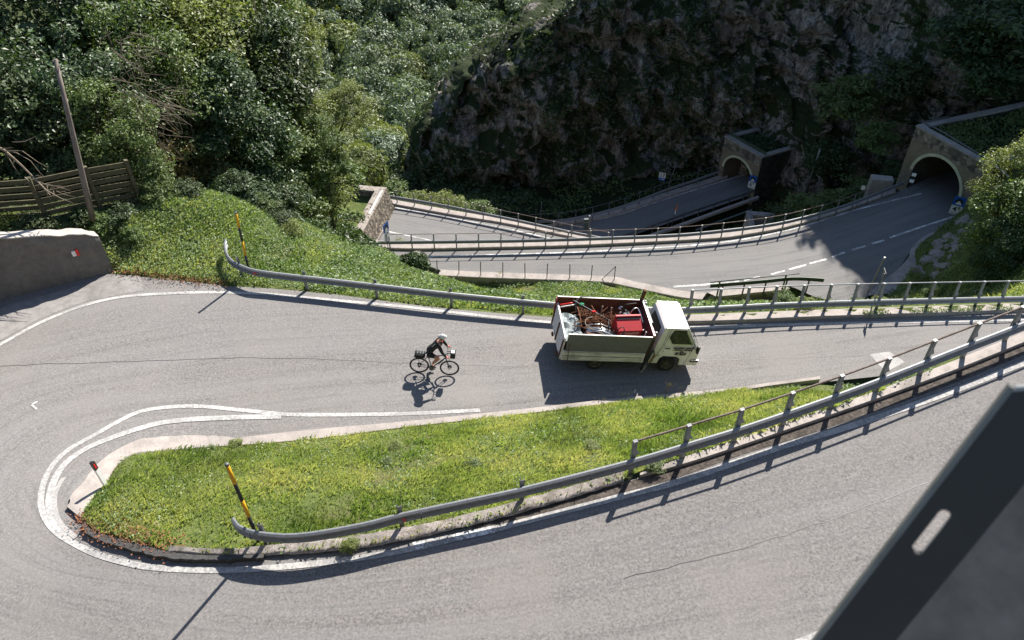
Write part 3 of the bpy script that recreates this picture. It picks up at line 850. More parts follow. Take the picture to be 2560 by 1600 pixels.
# ------------------------------------------------------------------ lower ground: gully, valley, far wooded slope
lp = [(-12, 59, -22.9), (-12, 67, -23.0), (-4, 66, -25.0), (6, 68, -27.5), (-20, 75, -26), (-14, 78, -29), (-30, 80, -27), (-40, 90, -24), (-12, 90, -33), (-16, 105, -40), (-40, 110, -36),
      (10, 74, -29.6), (16, 72, -29.4), (4, 78, -30), (12, 66, -31), (20, 66, -30.5), (26, 68, -30), (10, 56, -28), (20, 58, -28.5), (28, 62, -25), (32, 68, -24), (0, 54, -26), (-5, 52, -24), (32, 56, -21), (36, 60, -19),
      (0, 84, -31), (14, 86, -29), (24, 84, -28), (-14, 54, -21.5), (-20, 56, -20), (-30, 62, -16),
      (-10, 130, -58), (-40, 130, -50), (20, 130, -55), (-10, 160, -63), (-60, 160, -50), (-10, 200, -58), (-70, 210, -40), (30, 200, -60), (-10, 250, -40), (-80, 260, -10), (60, 260, -30), (0, 320, 20), (-120, 320, 50), (100, 320, 30), (0, 420, 110), (-150, 420, 140), (150, 420, 120), (60, 140, -45), (120, 200, -30), (-120, 180, -10), (-90, 120, -20)]
low = tps_fit(lp)
def low_z(x, y): return low(x, y)
def clip_low(X, Y, Z):
    Z = np.where(in_poly(X, Y, [tuple(p[:2]) for p in DF] + [tuple(p[:2]) for p in DN][::-1]), np.minimum(Z, -22.8 - 0.06 * (X + 12) - 0.3), Z)
    Z = np.where(in_poly(X, Y, [tuple(p[:2]) for p in EF] + [tuple(p[:2]) for p in EN][::-1]), np.minimum(Z, -27 + 0.09 * (X - 25) - 0.3), Z)
    return Z
LX, LY = np.meshgrid(np.linspace(-60, 60, 181), np.linspace(44, 104, 121))
LZ = clip_low(LX, LY, low(LX, LY) + 0.35 * fbm(LX * 0.35, LY * 0.35, oct=4, seed=31))
LZ = np.where(inC.shape == LX.shape, LZ, LZ)
me = fast_mesh("gully", np.stack([LX, LY, LZ], -1).reshape(-1, 3), grid_faces(121, 181), True)
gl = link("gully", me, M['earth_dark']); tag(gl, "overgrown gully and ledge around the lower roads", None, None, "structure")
LX, LY = np.meshgrid(np.linspace(-260, 260, 131), np.linspace(103.5, 430, 101))
LZ = low(LX, LY) + 2.0 * fbm(LX * 0.03, LY * 0.03, oct=4, seed=33)
me = fast_mesh("valley", np.stack([LX, LY, LZ], -1).reshape(-1, 3), grid_faces(101, 131), True)
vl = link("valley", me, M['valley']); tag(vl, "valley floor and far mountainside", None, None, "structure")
# big ground sheet below everything, out to the horizon
mb = MB(); mb.add([(-600, -300, -95), (600, -300, -95), (600, 700, -95), (-600, 700, -95)], [(0, 1, 2, 3)])
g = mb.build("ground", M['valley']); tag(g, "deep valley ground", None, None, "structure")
# the ledge the photographer stands on: a rock face rising from the near edge of the hairpin road
mb = MB()
xs = np.linspace(-34, 40, 75)
r0 = [(x, 4.6 + 0.5 * vnoise(np.array(x * .4), np.array(1.))[()], (hA(x, 5) if x > CX else 3.0) - 0.3) for x in xs]
r1 = [(x, 3.2 + 0.9 * vnoise(np.array(x * .5), np.array(2.))[()], 9 + 0.5 * vnoise(np.array(x * .3), np.array(5.))[()]) for x in xs]
r2 = [(x, 1.6 + 0.6 * vnoise(np.array(x * .6), np.array(3.))[()], 14) for x in xs]
r3 = [(x, 0.34, 18.2) for x in xs]
r4 = [(x, 0.30, 18.45) for x in xs]
mb.loft([r0, r1, r2, r3, r4])
o = mb.build("rock_face", M['rock'], None, True); tag(o, "rock face under the viewpoint", None, None, "structure")
mb = MB(); mb.add([(-34, 0.30, 18.45), (40, 0.30, 18.45), (40, -8, 18.4), (-34, -8, 18.4)], [(0, 1, 2, 3)])
o = mb.build("road", M['asphalt']); tag(o, "top road at the viewpoint", None, None, "structure")

# ------------------------------------------------------------------ the cliff
XLZ, XLX = [-60, -37, -30, -24, -20, -15.5, -12, 0, 17.6, 35, 62], [-32, -23.7, -22.2, -19.6, -16.8, -11.6, -6.0, 10.0, 34.3, 42.3, 62]
def cliff_sheet():
    NXc, NZc = 560, 300
    w = np.linspace(0, 1, NXc) ** 1.2 * 96
    z = np.concatenate([np.linspace(-37, -4, 225), np.linspace(-3.7, 62, 75)])
    Wd, Z = np.meshgrid(w, z)
    Xl = np.interp(Z, XLZ, XLX) + 1.0 * fbm(Z * 0.35, Z * 0 + 2, oct=3, seed=40) + 1.2
    X = Xl + Wd
    Yf = np.interp(X, [-20, -10, 0, 14, 22, 27, 30, 36, 40, 46, 60, 110], [85, 84, 84, 84, 84, 82, 76, 67, 62.5, 60, 56, 50])
    Rw = 12.0
    q = np.clip(1 - Wd / Rw, 0, 1)
    back = 26 * (1 - np.sqrt(1 - q ** 2.2 + 1e-9))
    lean = np.interp(X, [0, 26, 34, 42, 60], [0.16, 0.22, 0.5, 0.36, 0.36])
    n1 = fbm(X * 0.09, Z * 0.07, Yf * 0.05, 3, 41)
    rid = 1 - np.abs(fbm(X * 0.24, Z * 0.13, Yf * 0.1, 5, 43))
    n3 = fbm(X * 0.9, Z * 0.6, Yf * 0.5, 5, 47, 0.6)
    n3 = n3 + 0.45 * (1 - np.abs(fbm(X * 0.5, Z * 0.2, Yf * 0.3, 4, 57))) * 2 - 0.5
    led = np.sin(Z * 0.6 + 3.0 * fbm(X * 0.06, Z * 0.05, oct=2, seed=49))
    amp = np.clip((Z + 34) / 6, 0.2, 1) * np.clip(0.35 + Wd / 5, 0, 1)
    rid2 = 1 - np.abs(fbm(X * 0.55, Z * 0.26, Yf * 0.2, 4, 59))
    Y = Yf + (Z + 27) * lean + back - (2.0 * n1 + 2.8 * (rid - 0.6) + 0.75 * n3 + 1.1 * (rid2 - 0.6) + 0.5 * led) * amp
    X = X + 0.78 * back + 0.5 * n3 * np.clip(Wd / 3, 0, 1)
    Zd = Z + 0.5 * fbm(X * 0.5, Y * 0.5, Z * 0.5, 3, 53)
    return X, Y, Zd
KX, KY, KZ = cliff_sheet()
me = fast_mesh("cliff", np.stack([KX, KY, KZ], -1).reshape(-1, 3), grid_faces(KX.shape[0], KX.shape[1]), True)
cl = link("cliff", me, M['rock']); tag(cl, "huge shaded limestone cliff above the lower tunnels", None, None, "structure")
# back of the mountain, so that the spur is solid from every side
mb = MB()
rows = []
for i in range(0, KX.shape[0], 12):
    x0, y0, z0 = KX[i, 0], KY[i, 0], KZ[i, 0]
    rows.append([(x0 + 0.3 + 100 * (k / 10), y0 + 46 * (k / 10) + 4 * math.sin(k * 0.9 + i * 0.02) * (k > 0), z0 - 7.0 * k) for k in range(11)])
mb.loft(rows)
o = mb.build("mountain", M['rock'], None, True); tag(o, "back of the rock spur", None, None, "structure")
# ------------------------------------------------------------------ guardrails
WPROF = [(-0.005, 0.155), (0.03, 0.152), (0.075, 0.118), (0.083, 0.085), (0.045, 0.045), (0.012, 0.02), (0.012, -0.02), (0.045, -0.045), (0.083, -0.085), (0.075, -0.118), (0.03, -0.152), (-0.005, -0.155)]
def guardrail(label, px, h, side, spacing, hand=None, group="guardrails along the roads", beam_mat='galv', post_mat='galv', hand_mat='galv', top=0.78, flare=None, post_h=None, base=0.0, lean=0.0, reflect=(), bolts=True, htop=1.2, pstart=0.5):
    """px: beam top edge in the photo. side=+1 road lies on the right of the run direction. hand: (from,to) metres along the run with a handrail"""
    pts = cr([on_h(a, b, h, top + base) for a, b in px], 0.3)
    n = len(pts)
    L = np.concatenate([[0], np.cumsum(np.linalg.norm(np.diff(pts, axis=0), axis=1))])
    mid = pts[n // 2]
    root = empty("guardrail", (mid[0], mid[1], h(mid[0], mid[1]) + base), label=label, cat="guardrail", group=group)
    org = Vector(root.location)
    def at(s):
        return np.array([np.interp(s, L, pts[:, k]) for k in range(3)])
    def frame(s):
        t = at(min(s + 0.3, L[-1])) - at(max(s - 0.3, 0)); t = Vector(t).normalized()
        nn = Vector((t.y, -t.x, 0)).normalized() * side
        return t, nn
    # beam: folded sheet 4 mm thick
    mb = MB(); rows_f, rows = [], []
    for i in range(n):
        t, nn = frame(L[i]); c = Vector(pts[i]) - Vector((0, 0, 0.155))
        prof = [(a, b) for a, b in WPROF] + [(a - 0.006, b * 0.985) for a, b in WPROF[::-1]]
        rows.append([c + nn * a + Vector((0, 0, b)) - org for a, b in prof])
    mb.loft(rows, closed=True)
    mb.add(rows[0], [tuple(range(len(rows[0])))]); mb.add(rows[-1], [tuple(range(len(rows[-1])))])
    mb.build("beam", M[beam_mat], root)
    if bolts:
        s = pstart + 0.15
        while s < L[-1]:
            t, nn = frame(s); c = Vector(at(s)) - org
            for dz in (-0.07, -0.235):
                mb = MB(); mb.tube([c + nn * 0.07 + Vector((0, 0, dz)), c + nn * 0.10 + Vector((0, 0, dz))], 0.02, 6)
                mb.build("bolt", M['galv_dark'], root)
            s += 4.0
    # posts
    s = pstart
    ht = htop
    tops = []
    while s <= L[-1] - 0.05:
        t, nn = frame(s); c = Vector(at(s)); g = h(c.x, c.y) + base
        tall = hand is not None and hand[0] - 0.01 <= s <= hand[1] + 0.01
        hh = ht if tall else (top + 0.04 if post_h is None else post_h)
        b = Vector((c.x, c.y, g - 0.3)) - nn * 0.06 - org
        up = Vector((0, 0, hh + 0.3)) - nn * lean * (hh + 0.3) * (1 if tall else 0.2)
        mb = MB()
        # C-section: web and two flanges
        mb.obox(b - t * 0.05, t * 0.1, -nn * 0.006, up)
        mb.obox(b - t * 0.05, t * 0.006, -nn * 0.05, up)
        mb.obox(b + t * 0.044, t * 0.006, -nn * 0.05, up)
        if tall:
            # gusset behind the beam and cap at the handrail
            q = b + up * ((top + 0.22) / (hh + 0.3))
            mb.prism([b + up * ((top + 0.05) / (hh + 0.3)) + t * 0.05, q + t * 0.05, b + up * ((top + 0.05) / (hh + 0.3)) + t * 0.16], -nn * 0.006)
            mb.obox(b + up - t * 0.055 + nn * 0.01, t * 0.11, -nn * 0.09, Vector((0, 0, 0.05)))
            tops.append(b + up + Vector((0, 0, 0.03)) - nn * 0.03)
        # spacer between post and beam
        mb.obox(Vector((c.x, c.y, g + top - 0.24)) - org - t * 0.04 - nn * 0.058, t * 0.08, nn * 0.06, Vector((0, 0, 0.14)))
        mb.build("post", M[post_mat], root)
        s += spacing if (tall or hand is None) else spacing * (2 if hand else 1)
    if tops:
        t0, t1 = (tops[1] - tops[0]).normalized() * 0.12, (tops[-1] - tops[-2]).normalized() * 0.2
        mb = MB(); mb.tube([tops[0] - t0] + tops + [tops[-1] + t1], 0.026, 8); mb.build("handrail", M[hand_mat], root, True)
    for s in reflect:
        t, nn = frame(s); c = Vector(at(s)) - org
        mb = MB(); mb.prism([c + nn * 0.05 + Vector((0, 0, -0.155)) - t * 0.07, c + nn * 0.12 + Vector((0, 0, -0.125)), c + nn * 0.12 + Vector((0, 0, -0.185)), ], t * 0.05)
        mb.build("reflector", M['red'], root)
    root["length"] = float(L[-1])
    return root, pts, L

railA_px = [(583, 1293), (590, 1306), (612, 1319), (645, 1328), (690, 1333), (723, 1334), (785, 1328.5), (909, 1306), (1000, 1283), (1150, 1251), (1312, 1216), (1560, 1153), (1720, 1106), (1891, 1053.5), (2159, 960), (2387, 871), (2560, 804), (2760, 722), (2900, 664)]
ra, ptsA, LA = guardrail("nearest steel guardrail curving along the lower rim of the grass island", railA_px, hA, -1 * -1, 1.333, hand=None, reflect=())
for o in list(ra.children):
    if o.name.startswith("post"): bpy.data.objects.remove(o)
def rail_s(pts, L, px):
    return float(np.interp(px, [proj(p)[0] for p in pts], L))
def posts_at(root, pts, L, ss, h, side, tall, top=0.78, htop=1.2, mat='galv', lean=0.0, hand_mat='rustbar', base=0.0):
    org = Vector(root.location); tops = []
    for s in ss:
        c = Vector([np.interp(s, L, pts[:, k]) for k in range(3)])
        t = Vector([np.interp(min(s + .3, L[-1]), L, pts[:, k]) - np.interp(max(s - .3, 0), L, pts[:, k]) for k in range(3)]).normalized()
        nn = Vector((t.y, -t.x, 0)).normalized() * side
        g = h(c.x, c.y) + base; hh = htop if tall else top + 0.12
        b = Vector((c.x, c.y, g - 0.4)) - nn * 0.09 - org
        up = Vector((0, 0, hh + 0.4)) - nn * lean
        mb = MB()
        mb.obox(b - t * 0.055, t * 0.11, -nn * 0.007, up)
        mb.obox(b - t * 0.055, t * 0.007, -nn * 0.06, up)
        mb.obox(b + t * 0.048, t * 0.007, -nn * 0.06, up)
        mb.obox(b - t * 0.055 - nn * 0.06, t * 0.03, -nn * 0.006, up)
        if tall:
            k0, k1 = (top + 0.38) / (hh + 0.4), (top + 0.58) / (hh + 0.4)
            mb.prism([b + up * k0 + t * 0.055, b + up * k1 + t * 0.055, b + up * k0 + t * 0.15], -nn * 0.007)
            mb.obox(b + up - t * 0.05 + nn * 0.01, t * 0.10, -nn * 0.08, Vector((0, 0, 0.055)))
            tops.append(b + up + Vector((0, 0, 0.03)) - nn * 0.035)
        mb.obox(Vector((c.x, c.y, g + top - 0.25)) - org - t * 0.05 - nn * 0.09, t * 0.10, nn * 0.09, Vector((0, 0, 0.15)))
        mb.build("post", M[mat], root)
    if tops:
        mb = MB(); mb.tube([tops[0] - (tops[1] - tops[0]).normalized() * 0.05] + tops, 0.027, 8); mb.build("handrail", M[hand_mat], root, True)
sA = rail_s(ptsA, LA, 645)
posts_at(ra, ptsA, LA, [sA] + [rail_s(ptsA, LA, x) for x in (1000, 1308)], hA, 1, False)
s0 = rail_s(ptsA, LA, 1588)
posts_at(ra, ptsA, LA, [s0 + 1.333 * k for k in range(0, 40) if s0 + 1.333 * k < LA[-1]], hA, 1, True)
org = Vector(ra.location)
for x in (1008, ):
    s = rail_s(ptsA, LA, x); c = Vector([np.interp(s, LA, ptsA[:, k]) for k in range(3)]) - org
    mb = MB(); mb.prism([c + Vector((-0.02, -0.10, -0.10)), c + Vector((0.06, -0.10, -0.10)), c + Vector((0.03, -0.10, -0.22))], (0, -0.012, 0)); mb.build("reflector", M['red'], ra)

railB_px = [(566, 596), (563, 607), (566, 628), (579, 648), (612, 665), (661, 676.5), (827, 696), (1000, 716), (1131, 731), (1383, 755), (1560, 765), (1721, 767.5), (1973, 755.5), (2221, 748), (2560, 740), (2800, 734)]
rb, ptsB, LB = guardrail("long steel guardrail on the far side of the cyclist's road, behind the truck", railB_px, hB, 1, 1.333, hand=None)
for o in list(rb.children):
    if o.name.startswith("post"): bpy.data.objects.remove(o)
posts_at(rb, ptsB, LB, [rail_s(ptsB, LB, x) for x in (588, 758, 936, 1126, 1308, 1500)], hB, 1, False)
s0 = rail_s(ptsB, LB, 1731)
posts_at(rb, ptsB, LB, [s0 + 1.27 * k for k in range(0, 30) if s0 + 1.27 * k < LB[-1]], hB, 1, True, htop=1.42, lean=0.12, hand_mat='galv')
org = Vector(rb.location)
s = rail_s(ptsB, LB, 636); c = Vector([np.interp(s, LB, ptsB[:, k]) for k in range(3)]) - org
mb = MB(); mb.prism([c + Vector((-0.04, -0.10, -0.08)), c + Vector((-0.04, -0.10, -0.2)), c + Vector((0.09, -0.10, -0.13))], (0, -0.012, 0)); mb.build("reflector", M['red'], rb)

railC_px = [(944, 602.5), (1131, 600.5), (1317, 597.6), (1513, 592), (1665, 586), (1769, 578), (1919, 560), (2015, 539.5), (2101, 514.7), (2180, 485.7), (2262, 452)]
rc, _, LC = guardrail("steel guardrail with handrail along the valley side of the middle road", railC_px, hC, 1, 1.75, hand=(0.0, 200), hand_mat='rustbar', base=0.22, pstart=0.9, htop=1.3)
# striped channel under it: three low steel strips
railD_px = [(966, 487), (1033, 497.5), (1120, 513), (1213, 532), (1296, 549), (1420, 576), (1482, 588), (1560, 604)]
guardrail("steel guardrail with handrail on the far edge of the road by the roofed portal", railD_px, hD, 1, 1.75, hand=(0.0, 200), hand_mat='rustbar', base=0.2, pstart=1.0, htop=1.35, bolts=False)
railE_px = [(1250, 562), (1333, 552), (1420, 546), (1544, 517), (1668, 471), (1740, 447), (1812, 421)]
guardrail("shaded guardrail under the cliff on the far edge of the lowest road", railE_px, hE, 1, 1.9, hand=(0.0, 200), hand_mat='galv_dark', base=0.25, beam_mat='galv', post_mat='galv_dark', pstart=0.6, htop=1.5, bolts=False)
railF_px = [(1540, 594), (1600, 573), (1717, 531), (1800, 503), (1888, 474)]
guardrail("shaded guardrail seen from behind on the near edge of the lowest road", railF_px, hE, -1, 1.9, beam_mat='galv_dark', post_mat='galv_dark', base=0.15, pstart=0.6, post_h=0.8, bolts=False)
railG_px = [(1777, 711), (1800, 709), (1860, 704), (1920, 699), (1966, 694), (2000, 693), (2040, 695), (2062, 697)]
gpx, gpts, gL = guardrail("short green guardrail above the dark culvert", railG_px, hC, -1, 1.6, beam_mat='galv_green', post_mat='galv_green', base=0.15, pstart=0.9, bolts=False, top=1.0, post_h=1.05)
org = Vector(gpx.location)
mb = MB(); a = on_h(1776, 706, hC, 1.45) - org; b = on_h(1968, 687, hC, 1.45) - org; c = on_h(1999, 684, hC, 1.45) - org
mb.tube([a, b, c], 0.04, 8); mb.build("handrail", M['galv_dark'], gpx, True)
for x, y in ((1800, 703), (1966, 687)):
    p = on_h(x, y, hC, 1.45) - org
    mb = MB(); mb.box(p + Vector((0, 0, -0.75)), (0.1, 0.08, 1.5)); mb.build("post", M['galv_green'], gpx)

# ------------------------------------------------------------------ snow poles
def snow_pole(base, top, label, seg):
    """yellow and black banded pole; seg: fractions where the colour changes"""
    root = empty("snow_pole", base, label=label, cat="snow pole", group="yellow and black snow poles")
    d = Vector(top) - Vector(base)
    cols = ['black', 'yellow', 'black', 'yellow']
    for i in range(4):
        a, b = seg[i], seg[i + 1]
        mb = MB(); mb.tube([d * a, d * b], 0.045, 10); mb.build("pole_band", M[cols[i]], root, True)
    mb = MB(); mb.tube([d * seg[4], d * (seg[4] + 0.02)], 0.047, 10); mb.build("cap", M['galv_dark'], root, True)
    mb = MB(); mb.obox(d * 0.24 + Vector((-0.055, 0.0, -0.05)), (0.11, 0, 0), (0, 0.02, 0), (0, 0, 0.1)); mb.build("clamp", M['galv'], root)
    return root
bA = on_h(647, 1352, hA); tA = on_z(576, 1176, bA.z + 2.75)
tA = Vector((bA.x - 0.10, bA.y + 0.02, bA.z + 2.8))
snow_pole(bA, tA, "yellow and black snow pole beside the flared end of the nearest guardrail", [0, 0.35, 0.565, 0.78, 1.0])
bB = on_h(622, 692, hB); bB.y += 0.15
tB = Vector((bB.x + 0.06, bB.y + 0.1, bB.z + 2.75))
snow_pole(bB, tB, "yellow and black snow pole behind the curled guardrail end on the far bank", [0, 0.33, 0.555, 0.78, 1.0])
# white delineator with black cap
b = on_h(266, 1216, hT, 0.1)
root = empty("delineator_post", b, (0, 0, R(82)), label="white plastic delineator post with black top and red reflector on the hairpin kerb", cat="delineator")
up = Vector((0.0, 0.06, 1.0)) * 1.02
def dprof(c, k=1.0): return [c + Vector((-0.06 * k, -0.045 * k, 0)), c + Vector((0.06 * k, -0.045 * k, 0)), c + Vector((0.03 * k, 0.05 * k, 0)), c + Vector((-0.03 * k, 0.05 * k, 0))]
mb = MB(); mb.loft([dprof(Vector((0, 0, -0.2))), dprof(up * 0.72)], closed=True); mb.build("post_body", M['white'], root)
mb = MB(); mb.loft([dprof(up * 0.72, 1.03), dprof(up * 0.99, 1.03), dprof(up * 1.02, 0.6)], closed=True); mb.add(dprof(up * 1.02, 0.6), [(0, 1, 2, 3)]); mb.build("cap", M['black'], root)
mb = MB(); q = up * 0.86; mb.obox(q + Vector((-0.03, -0.055, -0.09)), (0.05, 0, 0), (0, 0.01, 0), up * 0.17); mb.build("reflector", M['red'], root)
# ------------------------------------------------------------------ concrete wall at the left edge
base_px = [(-330, 905), (-150, 815), (0, 752), (70, 734), (140, 716), (200, 701), (252, 688), (284, 676)]
bw = cr(W(base_px, hB), n=60)
def z_for(p, ty_):
    lo_, hi_ = p[2], p[2] + 8
    for _ in range(50):
        m_ = (lo_ + hi_) / 2
        if proj((p[0], p[1], m_))[1] > ty_: lo_ = m_
        else: hi_ = m_
    return lo_
pxs_ = np.array([proj(p)[0] for p in bw])
iR = int(np.argmin(np.abs(pxs_ - 258))); iL = int(np.argmin(np.abs(pxs_ - 2)))
zR, zL = z_for(bw[iR], 592), z_for(bw[iL], 602)
topf, topb, btm = [], [], []
for i in range(60):
    t = bw[min(i + 1, 59)] - bw[max(i - 1, 0)]; t /= np.linalg.norm(t); nn = np.array([-t[1], t[0], 0])
    s = i / 59
    zt = z_for(bw[i], 602 - 10 * (pxs_[i] - 60) / 202) if 0 <= pxs_[i] <= 262 else (zR if i > iR else zL)
    if i > iR: zt -= (zt - bw[i][2]) * 0.16 * (i - iR) / (59 - iR)
    hgt = zt - bw[i][2]
    b0 = bw[i] - np.array([0, 0, 0.3])
    btm.append(b0); topf.append(np.array([*(bw[i] + nn * hgt * 0.06)[:2], zt]));
KW = 14
rows = []
for j in range(KW):
    f = j / (KW - 1)
    r = []
    for i in range(60):
        p = btm[i] + (topf[i] - btm[i]) * f
        p = p + np.array([0.5, -0.8, 0]) * 0.08 * float(fbm(np.array(i * 0.4), np.array(j * 0.6), oct=3, seed=61)) * (0.4 + 0.6 * f)
        r.append(p)
    rows.append(r)
root = empty("retaining_wall", tuple(bw[40]), label="grey rendered concrete wall with pale top at the left edge", cat="wall")
org = Vector(root.location)
mb = MB(); mb.loft([[Vector(p) - org for p in r] for r in rows])
# right-hand end face
def nrm(i):
    t = bw[min(i + 1, 59)] - bw[max(i - 1, 0)]; t /= np.linalg.norm(t); return np.array([-t[1], t[0], 0])
th = 0.42
endp = [Vector(rows[0][59]), Vector(rows[-1][59]), Vector(rows[-1][59] + nrm(59) * th), Vector(rows[0][59] + nrm(59) * th)]
mb.add([p - org for p in endp], [(0, 1, 2, 3)])
mb.loft([[Vector(p + nrm(i) * th) - org for i, p in enumerate(rows[0])], [Vector(p + nrm(i) * th) - org for i, p in enumerate(rows[-1])]])
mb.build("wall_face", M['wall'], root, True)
mb = MB()
e0 = [Vector(p + np.array([0, 0, 0.002])) - org for p in rows[-1]]; e1 = [Vector(p + nrm(i) * th + np.array([0, 0, 0.002])) - org for i, p in enumerate(rows[-1])]
mb.loft([[p - Vector(nrm(i)) * 0.015 for i, p in enumerate(e0)], [p - Vector(nrm(i)) * 0.015 + Vector((0, 0, 0.05)) for i, p in enumerate(e0)], [p + Vector((0, 0, 0.06)) for p in e1], e1])
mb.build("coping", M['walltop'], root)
i = 52
p = Vector(rows[8][i]) - org; t = Vector(bw[53] - bw[51]).normalized(); nn = Vector(nrm(i))
mb = MB(); mb.obox(p - nn * 0.05 - t * 0.13, t * 0.13, nn * 0.06, Vector((0, 0, 0.22))); mb.build("reflector_white", M['white'], root)
mb = MB(); mb.obox(p - nn * 0.06 + t * 0.005, t * 0.1, nn * 0.06, Vector((0, 0, 0.28))); mb.build("reflector_red", M['red'], root)

# ------------------------------------------------------------------ plank fence behind the wall
fb = [on_z(-210, 583, 2.8), on_z(124, 557, 2.7), on_z(254, 527, 2.4), on_z(351, 508, 2.1)]
FH = 1.95
root = empty("plank_fence", fb[1], label="weathered olive plank fence with wide horizontal gaps below the trees", cat="fence")
org = Vector(root.location)
for k in range(len(fb)):
    t = (fb[min(k + 1, 3)] - fb[max(k - 1, 0)]).normalized(); nn = Vector((t.y, -t.x, 0))
    mb = MB(); mb.obox(fb[k] - org - t * 0.07 + nn * 0.02 + Vector((0, 0, -0.4)), t * 0.14, nn * 0.16, Vector((0, 0, FH + 0.5))); mb.build("post", M['fence'], root)
NPL = 7
for k in range(len(fb) - 1):
    for j in range(NPL):
        a, b = fb[k] - org, fb[k + 1] - org
        t = (b - a).normalized(); nn = Vector((t.y, -t.x, 0))
        z0 = FH * j / NPL + 0.07
        mb = MB(); mb.obox(a + Vector((0, 0, z0)) + t * 0.075, (b - a) - t * 0.15 + Vector((0, 0, random.Random(k * 9 + j).uniform(-.02, .02))), nn * 0.05, Vector((0, 0, FH / NPL * 0.66))); mb.build("plank", M['fence'], root)
# ------------------------------------------------------------------ wooden pole
pb = on_z(229, 536, 3.0)
pt = on_z(138, 146, pb.z + 8.3)
sc_ = (pb.y + 0.4) / pt.y
# top end in the same vertical plane as the base, found along the sight line
u, b_, c_ = ray(138, 148)
tt = (pb.y + 1.0) / b_
pt = Vector((u * tt, b_ * tt, CAM_H + c_ * tt))
root = empty("wooden_pole", pb, label="bare leaning wooden pole standing behind the concrete wall", cat="pole")
d = pt - pb
mb = MB(); mb.tube([d * -0.04, d * 0.25, d * 0.6, d], [0.11, 0.105, 0.09, 0.07], 14); mb.build("shaft", M['polewood'], root, True)
mb = MB(); mb.tube([d * 0.965 + Vector((0.09, -0.05, 0)), d * 0.965 + Vector((0.16, -0.08, -0.04))], 0.02, 6); mb.build("hook", M['galv_dark'], root)

# ------------------------------------------------------------------ wire posts on the concrete edge of the middle road
for k, (bx, by, tx, ty) in enumerate(((1093, 690, 1092, 650), (1147, 688, 1147, 651.5), (1202, 693, 1201, 653.5), (1257, 697, 1257, 655), (1313, 699, 1312, 657), (1367, 699, 1369, 658), (1424, 700, 1425, 659.5), (1477, 702, 1481, 661.5), (1535, 703, 1539, 664))):
    p = on_h(bx, by, hC, 0.0)
    if k == 0:
        wire = empty("wire_fence", p, label="row of thin dark fence posts on the concrete edge of the middle road", cat="fence")
        worg = Vector(p)
    u, b_, c_ = ray(tx, ty); tt = p.y / b_
    q = Vector((u * tt, p.y, CAM_H + c_ * tt))
    mb = MB(); mb.tube([p - worg - Vector((0, 0, 0.3)), q - worg], 0.035, 6); mb.build("post", M['galv_dark'], wire)
    if k == 8:
        r = on_h(1503, 700, hC, 0.1)
        mb = MB(); mb.tube([r - worg, q - worg - Vector((0, 0, 0.1))], 0.03, 6); mb.build("brace", M['galv_dark'], wire)

